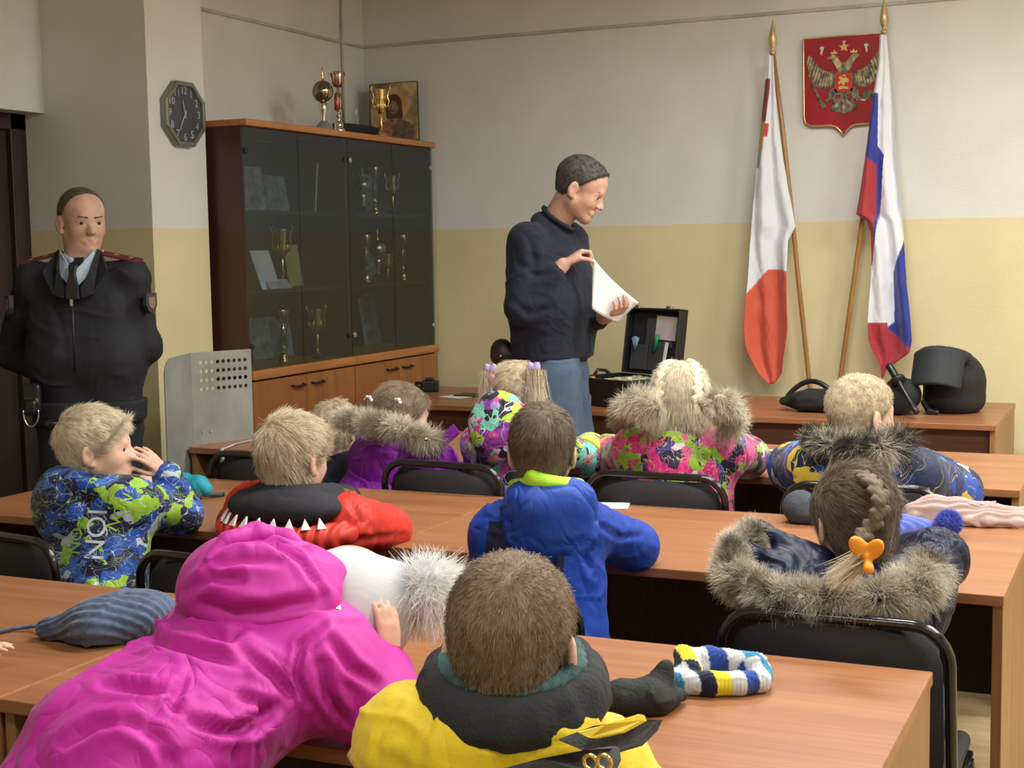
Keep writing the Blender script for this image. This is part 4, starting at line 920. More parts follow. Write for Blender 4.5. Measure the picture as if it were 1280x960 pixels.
# ---- boy in royal blue
def boy_blue():
    s, k = 1.02, .93; hd = pt(678, 552, 3.12); er_ = pt(792, 683, 3.36); wr_ = pt(745, 655, 3.56)
    J, R, hd, f, r = seated((-1.30, 3.02), 112, hd, 108, s, k, hpitch=-8, er=er_, wr=wr_, neck=.108, sw=.12); nb0 = (J['sl']+J['sr'])/2; J['sr'] = pt(717, 652, 3.13); J['sl'] = pt(628, 668, 3.08)
    J['el'] = pt(628, 690, 3.38); J['wl'] = J['el']+A3(.12, .14, .01)
    root = person_root('boy in royal blue hooded jacket with neon green collar', (-1.30, 3.02))
    build_body(root, J, s, hd, R, k, hands={a: rel_hand(J, a, DN) for a in 'lr'}); eyes(hd, R, k, root)
    cap = hair_cap(hd, R, k, root, H_browncap, .009, bump_=.0015, keep_low=-.08); cap_strands(cap, hd, R, k, H_brown, root, 9000, .022, .0013, lift=.25, crown=(.01, -.07, .09), curl=.3)
    nb = nb0+A3(.01, .02, 0); hb = nb-f*.055-UP*.005
    pv = J['pelvis']; rr = unit(J['sr']-J['sl'])
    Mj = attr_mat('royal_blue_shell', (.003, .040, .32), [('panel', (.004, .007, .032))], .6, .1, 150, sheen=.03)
    s_ = sdf_jacket(J, s, f, .0065, pad=.010, sleeve=(.064, .062, .05), hem=-.09)
    cloth(Mj, 9, .6, .014)
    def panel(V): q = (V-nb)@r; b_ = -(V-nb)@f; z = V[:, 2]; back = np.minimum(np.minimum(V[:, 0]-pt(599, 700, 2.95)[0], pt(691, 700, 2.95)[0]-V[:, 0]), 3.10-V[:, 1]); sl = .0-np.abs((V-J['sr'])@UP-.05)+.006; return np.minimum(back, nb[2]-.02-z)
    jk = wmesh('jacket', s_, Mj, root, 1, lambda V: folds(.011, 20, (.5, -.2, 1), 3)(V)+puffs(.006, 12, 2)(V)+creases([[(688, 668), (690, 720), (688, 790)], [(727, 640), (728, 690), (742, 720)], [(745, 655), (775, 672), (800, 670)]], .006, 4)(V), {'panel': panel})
    s_ = SDF(nb-.3, nb+.3, .0055); s_.ell(hb-f*.025-UP*.040, (.116, .060, .108), head_frame(112), .03); s_.ell(hb+UP*.025, (.10, .07, .06), head_frame(112), .04); s_.cone(nb-r*.06+UP*.028-f*.075, nb+r*.06+UP*.028-f*.075, .040, .040, .04); s_.ell(nb+UP*.095+f*.03, (.075, .095, .075), head_frame(112), .02, True)
    wmesh('hood', s_, cloth(mat('royal_blue_hood', (.003, .050, .36), .6, var=.05, bump=.1), 12, .8, .02), jk, 1, lambda V: folds(.014, 18, (.8, .3, .5), 5)(V)+puffs(.009, 14, 6)(V))
    s_ = SDF(nb-.2, nb+.25, .004); s_.path([nb+UP*(.050)+r*.078*sin(a)-f*.100*cos(a)+UP*.022*cos(a)-r*.008 for a in np.radians(np.linspace(-95, 95, 15))], [.013]*15, .01); s_.cone(nb-r*.040-f*.092+UP*.084, nb+r*.035-f*.098+UP*.068, .019, .010, .012)
    wmesh('collar', s_, mat('neon_green_lining', (.42, .80, .03), .6), jk, 1)
    legs(J, s, root, M_trous, M_boot)
boy_blue()
# ---- boy in red with the toothed hood
def boy_red():
    s, k = 1.0, .97; hd = pt(368, 562, 3.16); J, R, hd, f, r = seated((-2.08, 3.02), 88, hd, 80, s, k, hpitch=-4, er=pt(485, 662, 3.42), wr=pt(430, 640, 3.66), el=pt(300, 655, 3.40), wl=pt(340, 640, 3.62), neck=.118, sw=.13)
    J['sr'] = J['sr']+A3(.02, .03, -.02)
    root = person_root('boy in the red jacket with a black hood edged with white felt teeth', (-2.08, 3.02))
    build_body(root, J, s, hd, R, k, hands={a: rel_hand(J, a, DN) for a in 'lr'}); eyes(hd, R, k, root)
    cap = hair_cap(hd, R, k, root, H_blondcap, .010, bump_=.0015, keep_low=-.075); cap_strands(cap, hd, R, k, H_blond, root, 11000, .038, .0014, lift=.17, crown=(-.02, -.05, .10), curl=.28, fwd=.04)
    nb = (J['sl']+J['sr'])/2; hb = nb-f*.05
    s_ = sdf_jacket(J, s, f, .0065, pad=.012, sleeve=(.068, .066, .048))
    jk = wmesh('jacket', s_, cloth(mat('red_shell', (.58, .025, .012), .6, var=.06, bump=.1), 10, .7, .015), root, 1, lambda V: folds(.010, 24, (.8, .2, -.5), 13)(V)+puffs(.006, 13, 12)(V)+creases([[(400, 668), (430, 676), (500, 668)], [(415, 640), (405, 665), (392, 690)], [(438, 628), (450, 650), (440, 668)]], .006, 4)(V))
    s_ = SDF(nb-.3, nb+.3, .0055); Rh = head_frame(88); s_.ell(hb-f*.02+UP*.036, (.165, .10, .055), Rh, .03); s_.path([nb+UP*.050+r*.09*sin(a)-f*.085*cos(a) for a in np.radians(np.linspace(-110, 110, 13))], [.033]*13, .02); s_.ell(nb+UP*.105+f*.02, (.07, .085, .07), Rh, .02, True)
    hood = wmesh('hood', s_, mat('black_fleece_hood', (.018, .018, .026), .85, bump=.4, bscale=300), jk, 1, puffs(.008, 14, 6))
    s_ = SDF(nb-.3, nb+.3, .0055); s_.path([hb-UP*.028+r*.172*sin(a)-f*.118*cos(a)-UP*.006*cos(a) for a in np.radians(np.linspace(-100, 100, 15))], [.026]*15, .02); s_.path([nb+r*.16+f*.0-UP*.03, nb+r*.14+f*.05+UP*.0, nb+r*.10+f*.10+UP*.03], [.028, .028, .02], .02)
    wmesh('hood_edge', s_, mat('red_gathered_edge', (.60, .03, .015), .55), hood, 1, lambda V: .004*np.sin(V[:, 0]*260)+.002)
    teeth = mat('white_felt', (.72, .72, .74), .8)
    for i in range(10):
        a = rad(-70+i*14); c = hb-UP*.002+r*.176*sin(a)-f*.132*cos(a); t = r*cos(a)+f*sin(a); o = -f*cos(a)+r*sin(a); up = unit(UP*.9-o*.55); w = .0125; hh = .030
        g = G(); b0 = c+o*.012; V = [b0-t*w, b0+t*w, b0+up*hh]; V = [tuple(q+o*.002) for q in V]+[tuple(q-o*.004) for q in V]; g._add(V, [(0, 1, 2), (5, 4, 3), (0, 3, 4, 1), (1, 4, 5, 2), (2, 5, 3, 0)]); fix(g.build('tooth', teeth, None), hood)
    legs(J, s, root, M_trous, M_boot)
boy_red()
# ---- boy in blue and green print, hands at his mouth
def boy_print():
    s, k = 1.0, .97; hd = pt(122, 550, 3.14); J, R, hd, f, r = seated((-2.61, 3.0), 72, hd, 28, s, k, hpitch=2, er=pt(226, 642, 3.30), el=pt(190, 640, 3.48), neck=.118, sw=.115)
    J['wr'] = pt(208, 593, 3.26)+A3(0, 0, 0); J['wl'] = pt(190, 606, 3.42); J['sr'] = J['sr']+A3(.02, .02, 0)
    root = person_root('fair-haired boy in a navy, blue and lime printed jacket holding his hands at his mouth', (-2.61, 3.0))
    mouth = L2(hd, R, k, (0, .105, -.05)); dr = unit(mouth+R[:, 0]*.01-J['wr']+UP*.0); 
    build_body(root, J, s, hd, R, k, h=.0042, hands={'r': (unit(dr*1.0+UP*.55), unit(mouth-J['wr']+A3(-.1, .3, -.3)), 1, .13, (.25, .3, .3, .35), dict(topen=.5, splay=.6, tcurl=.2)), 'l': (unit(mouth-J['wl']+UP*.01), A3(.3, -.8, 0), -1, .125, (.45, .5, .5, .5), dict(topen=.3))})
    eyes(hd, R, k, root)
    cap = hair_cap(hd, R, k, root, H_lightcap, .009, bump_=.0015, keep_low=-.06, p0=(0, .032, .01)); cap_strands(cap, hd, R, k, H_light, root, 11000, .038, .0014, lift=.08, crown=(0, -.07, .09), curl=.18, fwd=.05)
    nb = (J['sl']+J['sr'])/2; cols = [((.006, .014, .07), 6), ((.010, .060, .34), 5), ((.28, .50, .03), 3), ((.008, .012, .05), 3), ((.02, .10, .45), 3), ((.50, .58, .66), 1)]
    Mp = print_mat('navy_lime_print', cols, 21, [((.28, .50, .03), .006, 15), ((.62, .66, .72), .005, 17)], distort=.07, stretch=(1, 1, 1.5))
    cloth(Mp, 11, .6, .014); s_ = sdf_jacket(J, s, f, .0065, pad=.010, sleeve=(.066, .064, .044)); jk = wmesh('jacket', s_, Mp, root, 1, lambda V: folds(.009, 24, (.7, .5, .5), 23)(V)+puffs(.008, 13, 22)(V))
    s_ = SDF(nb-.3, nb+.3, .0055); Rh = head_frame(72); s_.ell(nb-f*.09-UP*.02-r*.045, (.115, .075, .115), Rh, .03); s_.path([nb+UP*(.035+.02*cos(a))+r*.088*sin(a)-f*.095*cos(a) for a in np.radians(np.linspace(-140, 130, 15))], [.030]*15, .02); s_.ell(nb+UP*.1+f*.02, (.068, .08, .07), Rh, .02, True)
    wmesh('hood', s_, Mp, jk, 1, puffs(.010, 15, 26)); white = mat('print_white', (.62, .66, .72), .6); lime = mat('print_lime', (.34, .58, .03), .6)
    for w_, x_, y_, tn, sz, m_ in (('NOI', 121, 668, 86, .075, white), ('NON', 96, 668, 84, .045, lime), ('NON', 150, 640, 62, .045, lime), ('NON', 100, 612, 48, .055, lime), ('IVI', 205, 650, -18, .035, lime), ('NON', 70, 705, 80, .03, white)): decal(w_, jk, x_, y_, tn, sz, m_)
    legs(J, s, root, M_trous, M_boot)
boy_print()
# ---- girl with the fur shawl hood
def braid(name, path, r, mt, parent, cap_m, seed=3, strandn=900):
    """three-strand braid built from overlapping lobes along path"""
    path = np.array(path, float); seg = np.linalg.norm(np.diff(path, axis=0), axis=1); cum = np.r_[0, np.cumsum(seg)]; n = max(4, int(cum[-1]/(r*.85)))
    lo = path.min(0)-r*2.5; hi = path.max(0)+r*2.5; s_ = SDF(lo, hi, .0035); C_ = [np.array([np.interp(q, cum, path[:, i]) for i in range(3)]) for q in np.linspace(0, cum[-1], n)]
    for i in range(n-1):
        t = unit(C_[min(i+1, n-1)]-C_[max(i-1, 0)]); o = unit(C_[i]-(C_[i].mean()*0+np.array(cap_m))); sd = unit(np.cross(t, o)); q = 1 if i % 2 else -1
        s_.cone(C_[i]+sd*q*r*.72-t*r*.55, C_[i]-sd*q*r*.10+t*r*.75+o*r*.15, r*.60, r*.52, .0015)
    return wmesh(name, s_, mt, parent, 1, lambda V: .0006*np.sin(V@np.array((500, 300, 420))))
def girl_fur():
    s, k = 1.0, 1.0; hd = pt(1068, 640, 3.06); J, R, hd, f, r = seated((-.55, 2.98), 106, hd, 124, s, k, hpitch=-10, er=pt(1170, 700, 3.22), wr=pt(1140, 690, 3.46), neck=.135, sw=.12)
    root = person_root('girl with brown braid and orange bow, wide grey fur hood spread on her back', (-.55, 2.98))
    build_body(root, J, s, hd, R, k, hands={a: rel_hand(J, a, DN) for a in 'lr'}); eyes(hd, R, k, root)
    cap = hair_cap(hd, R, k, root, H_browncap, .012, bump_=.002, keep_low=-.09, p0=(0, .04, .01)); cap_strands(cap, hd, R, k, H_brown, root, 9000, .05, .0013, lift=.03, crown=(.0, .10, .04), curl=.15, flow=lambda L_: np.stack([-(L_[:, 0]-.02)*3, -.04+0*L_[:, 0], -.10-L_[:, 2]*.3], 1))
    c0 = L2(hd, R, k, (0, -.02, .03)); P = lambda *p: L2(hd, R, k, p)
    br = braid('braid', [pt(1072, 590, 3.02), pt(1090, 603, 2.96), pt(1101, 622, 2.93), pt(1099, 643, 2.92), pt(1086, 662, 2.915), pt(1072, 678, 2.88), pt(1078, 690, 2.82)], .0165, H_brown, cap, c0)
    tail0 = pt(1080, 696, 2.79); tn = 500; rg = np.random.default_rng(4); o = strands('braid_end', tail0+rg.normal(0, .008, (tn, 3)), np.tile(unit(pt(1045, 722, 2.76)-tail0), (tn, 1)), .075, .0016, H_blond, None, curl=.25, seed=4); o.parent = cap; o.location = (0, 0, 0)
    bow = mat('orange_ribbon', (.80, .30, .015), .5); s_ = SDF(tail0-.1, tail0+.1, .003); Rb = R
    for q, a in ((1, 48), (-1, 125)):
        d = unit(A3(cos(rad(a)), -.25, sin(rad(a)))); s_.ell(tail0-R[:, 1]*.012+d*.024, (.026, .008, .017), np.stack([d, np.cross(UP, d)/np.linalg.norm(np.cross(UP, d)), np.cross(d, np.cross(UP, d)/np.linalg.norm(np.cross(UP, d)))], 1), .004)
    s_.ell(tail0-R[:, 1]*.018, (.011, .011, .011), None, .004); s_.path([tail0-R[:, 1]*.015, tail0+R@A3(-.005, -.03, -.022)], [.006, .011], .004); wmesh('ribbon_bow', s_, bow, cap, 1)
    nb = (J['sl']+J['sr'])/2; Mn = cloth(mat('navy_satin', (.008, .011, .040), .42, var=.1, bump=.1, sheen=0, spec=.22), 14, .8, .02)
    s_ = sdf_jacket(J, s, f, .0065, pad=.02, sleeve=(.072, .068, .05)); jk = wmesh('jacket', s_, Mn, root, 1, puffs(.014, 12, 33))
    # opened hood spread like a shawl
    rim = [pt(948, 662, 3.0), pt(915, 688, 2.93), pt(916, 722, 2.87), pt(965, 744, 2.83), pt(1030, 750, 2.82), pt(1092, 750, 2.83), pt(1146, 735, 2.88), pt(1168, 702, 2.97)]
    s_ = SDF(np.min(rim, 0)-.12, np.max(rim, 0)+.14, .0055); a = nb
    for i in range(len(rim)-1): s_.cone(rim[i]+UP*.004, rim[i+1]+UP*.004, .015, .015, .02); s_.cone(rim[i], nb-f*.03+UP*.03+(rim[i]-nb)*.35, .015, .034, .03)
    s_.path([nb+UP*.045+r*.10*sin(a)-f*.085*cos(a) for a in np.radians(np.linspace(-110, 110, 13))], [.026]*13, .02)
    hood = wmesh('hood', s_, Mn, jk, 1, folds(.012, 30, (.9, .3, .1), 37, 1.6))
    Mf = strand_mat('grey_beige_fur', (.42, .37, .29), (.84, .78, .66), (.24, .20, .155)); fur('fur_trim', rim, [.024, .030, .032, .028, .026, .028, .032, .024], 26000, .034, .0012, Mf, hood, 5, bias=(0, -.1, -.1), core=mat('fur_base', (.30, .26, .20), .9), curl=.45)
    legs(J, s, root, M_trous, M_boot)
girl_fur()
# ---- girl in the purple coat
def girl_purple():
    s, k = 1.05, 1.0; hd = pt(503, 513, 4.52); J, R, hd, f, r = seated((-2.60, 4.42), 72, hd, 50, s, k, hpitch=-6, er=pt(548, 578, 4.72), wr=pt(545, 585, 4.95), neck=.13, sw=.14)
    root = person_root('girl in the violet coat with pale fur on the hood and white hair clips', (-2.55, 4.42))
    build_body(root, J, s, hd, R, k, hands={a: rel_hand(J, a, DN) for a in 'lr'}); eyes(hd, R, k, root)
    cap = hair_cap(hd, R, k, root, H_dblondcap, .008, bump_=.0015, keep_low=-.09, p0=(0, .045, .02)); cap_strands(cap, hd, R, k, H_dblond, root, 6000, .05, .0014, lift=.02, curl=.1, flow=lambda L_: np.stack([-L_[:, 0]*.5, -.1+0*L_[:, 0], -L_[:, 2]-.02], 1))
    for q, (x, y) in enumerate(((461, 500), (497, 503))):
        c = pt(x, y, 4.42+q*.02); g = G(); 
        for a in range(6): g.ball(c+A3(.012*cos(a), -.004, .012*sin(a)), .007, n=8)
        fix(g.build('hair_clip', mat('white_clip', (.85, .85, .85), .4), None), cap)
        tn = 260; rg = np.random.default_rng(7+q); o = strands('pigtail', c+rg.normal(0, .008, (tn, 3)), np.tile(A3(.1, -.2, -1), (tn, 1)), .07, .0016, H_dblond, None, curl=.3, seed=9+q); fix(o, cap)
    nb = (J['sl']+J['sr'])/2; Mv = cloth(mat('violet_shell', (.27, .012, .44), .65, var=.05, bump=.1), 9, .7, .018); s_ = sdf_jacket(J, s, f, .0075, pad=.03, sleeve=(.078, .072, .052)); jk = wmesh('jacket', s_, Mv, root, 1, lambda V: folds(.012, 18, (.6, .2, .7), 43)(V)+puffs(.008, 13, 42)(V))
    s_ = SDF(nb-.35, nb+.35, .006); Rh = head_frame(72); s_.ell(nb-f*.08-UP*.04-r*.01, (.165, .085, .11), Rh, .03); s_.cone(nb-r*.13+UP*.02, nb+r*.16+UP*.01, .035, .035, .03); s_.ell(nb+UP*.13+f*.02, (.10, .11, .09), Rh, .02, True)
    hood = wmesh('hood', s_, Mv, jk, 1, lambda V: folds(.010, 16, (.5, .3, 1), 44)(V))
    Mf = strand_mat('cream_fur', (.55, .49, .37), (.92, .86, .72), (.42, .35, .25)); rim = [pt(425, 522, 4.45), pt(445, 524, 4.38), pt(475, 530, 4.33), pt(505, 538, 4.32), pt(530, 548, 4.36), pt(548, 552, 4.42)]
    fur('fur_trim', rim, [.020, .025, .023, .021, .020, .015], 8000, .040, .0018, Mf, hood, 6, core=mat('cream_fur_base', (.50, .44, .33), .9))
    g = G(); M_ = frame(pt(552, 552, 4.45), x=unit((.75, .1, .62)), z=(.1, -1, .1)); g.box(0, .075, -.02, .02, -.004, .004, M_); fix(g.build('strap_tab', Mv, None, .002), hood); fix(G().ball(pt(532, 549, 4.30), .007, n=10).build('snap', M_gold, None), hood)
    legs(J, s, root, M_trous, M_boot)
girl_purple()
# ---- girl with floral hood and pigtails
FL = [((.55, .06, .30), 3), ((.25, .05, .38), 3), ((.18, .62, .50), 2), ((.45, .68, .06), 2), ((.02, .02, .04), 2), ((.62, .55, .72), 2), ((.35, .28, .62), 2), ((.75, .25, .30), 1)]
def girl_floral():
    s, k = 1.0, 1.0; hd = pt(645, 487, 4.56); J, R, hd, f, r = seated((-2.00, 4.46), 100, hd, 112, s, k, hpitch=-8, er=pt(728, 575, 4.78), wr=pt(738, 560, 5.0), el=pt(600, 590, 4.75), neck=.14, sw=.12)
    root = person_root('girl with two fair pigtails tied by lilac bows in a floral hooded jacket', (-2.00, 4.46))
    build_body(root, J, s, hd, R, k, hands={a: rel_hand(J, a, DN) for a in 'lr'}); eyes(hd, R, k, root)
    cap = hair_cap(hd, R, k, root, H_blondcap, .008, bump_=.0015, keep_low=-.09, p0=(0, .045, .02)); cap_strands(cap, hd, R, k, H_blond, root, 6000, .05, .0014, lift=.02, curl=.1, flow=lambda L_: np.stack([np.sign(L_[:, 0])*.08, .0*L_[:, 0], -.05+0*L_[:, 2]], 1))
    ml = mat('lilac_ribbon', (.52, .42, .80), .5); mp_ = mat('pink_ribbon', (.80, .30, .36), .5)
    for (x, y, q) in ((614, 468, -1), (668, 466, 1)):
        c = pt(x, y, 4.50); tn = 1100; rg = np.random.default_rng(7+q); o = strands('pigtail', c+rg.normal(0, .013, (tn, 3)), np.tile(A3(.05*q, -.15, -1), (tn, 1)), .13 if q > 0 else .09, .002, H_blond, None, curl=.22, seed=9+q); fix(o, cap)
        s_ = SDF(c-.09, c+.09, .0035)
        for a in (65, 115): d = unit(A3(cos(rad(a)), -.2, sin(rad(a)))); s_.cone(c, c+d*.022, .006, .014, .003); s_.cone(c+d*.02, c+d*.036, .014, .007, .006)
        s_.cone(c, c+A3(-.015*q, -.03, -.055), .004, .007, .003); wmesh('ribbon_bow', s_, ml, cap, 1)
        if q < 0: fix(G().ball(c+A3(.012, -.02, -.014), (.016, .01, .018), n=10).build('ribbon_loop', mp_, None), cap)
    nb = (J['sl']+J['sr'])/2; Mp = print_mat('floral_print', FL, 21, [((.01, .01, .02), .008, 13), ((.7, .85, .85), .007, 11)], distort=.10); My = print_mat('lime_print', [((.50, .62, .06), 5), ((.60, .66, .25), 3), ((.05, .05, .05), 1)], 20, [((.03, .03, .03), .006, 22)])
    s_ = sdf_jacket(J, s, f, .0075, pad=.015, sleeve=(.066, .062, .05)); jk = wmesh('jacket', s_, Mp, root, 1, puffs(.010, 13, 52))
    s_ = SDF(nb-.35, nb+.35, .006); hc = pt(624, 535, 4.36); Rh = head_frame(105); s_.ell(hc, (.105, .075, .125), Rh, .03); s_.path([nb+UP*.03+r*.085*sin(a)-f*.075*cos(a) for a in np.radians(np.linspace(-140, 130, 15))], [.03]*15, .03)
    s_.ell(nb+UP*.1+f*.03, (.06, .07, .07), Rh, .01, True); wmesh('hood', s_, Mp, jk, 1, puffs(.010, 14, 56))
    s_ = SDF(J['wr']-.2, J['wr']+.2, .006); s_.cone(J['er']+A3(0, 0, .005), J['wr'], .072, .06, .01); wmesh('sleeve_end', s_, My, jk, 1, puffs(.008, 14, 57))
    cloth(Mp, 11, .5, .012); legs(J, s, root, M_trous, M_boot)
girl_floral()
# ---- girl with light plaits and graffiti jacket
def girl_graffiti():
    s, k = 1.05, 1.02; hd = pt(850, 492, 4.52); J, R, hd, f, r = seated((-1.42, 4.45), 102, hd, 104, s, k, hpitch=-14, er=pt(935, 572, 4.80), wr=pt(915, 560, 5.02), el=pt(775, 575, 4.82), wl=pt(760, 560, 5.02), neck=.13, sw=.135)
    root = person_root('girl with very light plaited hair in a pink graffiti print jacket with sandy fur', (-1.42, 4.45))
    build_body(root, J, s, hd, R, k, hands={a: rel_hand(J, a, DN) for a in 'lr'}); eyes(hd, R, k, root); P = lambda *p: L2(hd, R, k, p)
    cap = hair_cap(hd, R, k, root, H_lightcap, .010, bump_=.0015, keep_low=-.09, p0=(0, .045, .02)); cap_strands(cap, hd, R, k, H_light, root, 7000, .055, .0015, lift=.05, curl=.15, flow=lambda L_: np.stack([L_[:, 0]*.6, -.02+.0*L_[:, 0], -.12+0*L_[:, 2]], 1))
    for q in (-1, 1):
        braid('plait', [P(q*.035, .03, .125), P(q*.045, -.05, .115), P(q*.058, -.085, .07), P(q*.062, -.10, .02), P(q*.06, -.095, -.03)], .017, H_light, cap, P(0, -.02, .03))
        c = P(q*.062, -.085, -.035); tn = 2600; rg = np.random.default_rng(17+q); D = np.tile(unit(r*q*.25-UP*1.0-f*.3), (900, 1)); P0 = c+rg.normal(0, .016, (900, 3)); o = strands('loose_hair', P0, D, .075, .0018, H_light, None, curl=.30, seed=19+q, seg=4); fix(o, cap)
    nb = (J['sl']+J['sr'])/2; cols = [((.72, .03, .22), 6), ((.80, .10, .32), 3), ((.30, .52, .04), 4), ((.02, .015, .05), 3), ((.08, .03, .25), 2), ((.75, .70, .75), 1), ((.03, .08, .35), 1)]
    Mp = print_mat('graffiti_print', cols, 25, [((.34, .58, .06), .010, 15), ((.85, .35, .5), .006, 17), ((.015, .01, .03), .007, 19)], distort=.075)
    s_ = sdf_jacket(J, s, f, .0075, pad=.022, sleeve=(.072, .068, .055)); jk = wmesh('jacket', s_, Mp, root, 1, lambda V: puffs(.011, 13, 62)(V)+folds(.008, 18, (.3, .1, 1), 63)(V))
    s_ = SDF(nb-.35, nb+.35, .006); Rh = head_frame(102); s_.ell(nb-f*.085-UP*.06, (.135, .075, .12), Rh, .03); s_.path([nb+UP*.02+r*.085*sin(a)-f*.075*cos(a) for a in np.radians(np.linspace(-120, 120, 15))], [.032]*15, .03); s_.ell(nb+UP*.11+f*.03, (.07, .08, .07), Rh, .01, True)
    hood = wmesh('hood', s_, Mp, jk, 1, lambda V: puffs(.012, 13, 66)(V)+folds(.006, 16, (.2, .2, 1), 44)(V))
    Mf = strand_mat('sandy_fur', (.56, .49, .37), (.92, .85, .70), (.44, .38, .27)); rim = [pt(778, 528, 4.42), pt(780, 508, 4.36), pt(798, 500, 4.31), pt(822, 510, 4.29), pt(850, 520, 4.28), pt(876, 510, 4.29), pt(898, 500, 4.32), pt(913, 512, 4.37), pt(912, 534, 4.44)]
    cf = mat('sandy_fur_base', (.46, .40, .30), .9)
    for q_, rr_ in ((rim[:4], [.020, .028, .028, .014]), (rim[5:], [.014, .028, .030, .020])): fur('fur_trim', q_, rr_, 4200, .042, .0018, Mf, hood, 18, core=cf, bias=(0, 0, -.45))
    cloth(Mp, 10, .5, .014); legs(J, s, root, M_trous, M_boot)
girl_graffiti()
# ---- boy with dark tipped fur in the third row
def boy_camo():
    s, k = 1.05, 1.06; hd = pt(1078, 510, 4.42); J, R, hd, f, r = seated((-.80, 4.38), 88, hd, 50, s, k, hpitch=0, er=pt(1195, 615, 4.70), wr=pt(1150, 580, 4.96), el=pt(992, 585, 4.72), wl=pt(1020, 575, 4.95), neck=.13, sw=.13)
    J['sr'] = J['sr']+A3(.02, .02, -.02)
    root = person_root('boy with cropped light hair in a blue camouflage jacket with brownish fur', (-.80, 4.38))
    build_body(root, J, s, hd, R, k, hands={a: rel_hand(J, a, DN) for a in 'lr'}); eyes(hd, R, k, root)
    cap = hair_cap(hd, R, k, root, H_blondcap, .005, bump_=.001, keep_low=-.055, p0=(0, .035, .02)); cap_strands(cap, hd, R, k, H_blond, root, 12000, .010, .0012, lift=.4, curl=.25, inset=.001)
    nb = (J['sl']+J['sr'])/2; cols = [((.008, .016, .06), 5), ((.012, .07, .42), 4), ((.05, .25, .60), 2), ((.62, .70, .78), 1.2), ((.72, .50, .05), 1), ((.015, .03, .13), 3)]
    Mp = print_mat('blue_camo_print', cols, 15, [((.55, .48, .15), .004, 9)], distort=.10)
    s_ = sdf_jacket(J, s, f, .0075, pad=.025, sleeve=(.080, .080, .06)); jk = wmesh('jacket', s_, Mp, root, 1, puffs(.012, 12, 72))
    s_ = SDF(nb-.35, nb+.35, .006); Rh = head_frame(88); s_.ell(nb-f*.07-UP*.035, (.15, .075, .075), Rh, .03); s_.path([nb+UP*.02+r*.085*sin(a)-f*.075*cos(a) for a in np.radians(np.linspace(-120, 120, 15))], [.032]*15, .03); s_.ell(nb+UP*.12+f*.03, (.075, .09, .07), Rh, .01, True)
    hood = wmesh('hood', s_, mat('navy_lining', (.012, .02, .07), .7), jk, 1, puffs(.008, 14, 76))
    Mf = strand_mat('brown_grey_fur', (.30, .25, .19), (.88, .82, .68), (.07, .058, .048)); rim = [pt(1012, 545, 4.38), pt(1035, 556, 4.28), pt(1070, 562, 4.24), pt(1105, 560, 4.26), pt(1132, 548, 4.36)]
    fur('fur_trim', rim, [.022, .026, .026, .026, .022], 7500, .046, .0018, Mf, hood, 8, core=mat('fur_base_dark', (.08, .065, .05), .9))
    cloth(Mp, 10, .5, .014); legs(J, s, root, M_trous, M_boot)
boy_camo()
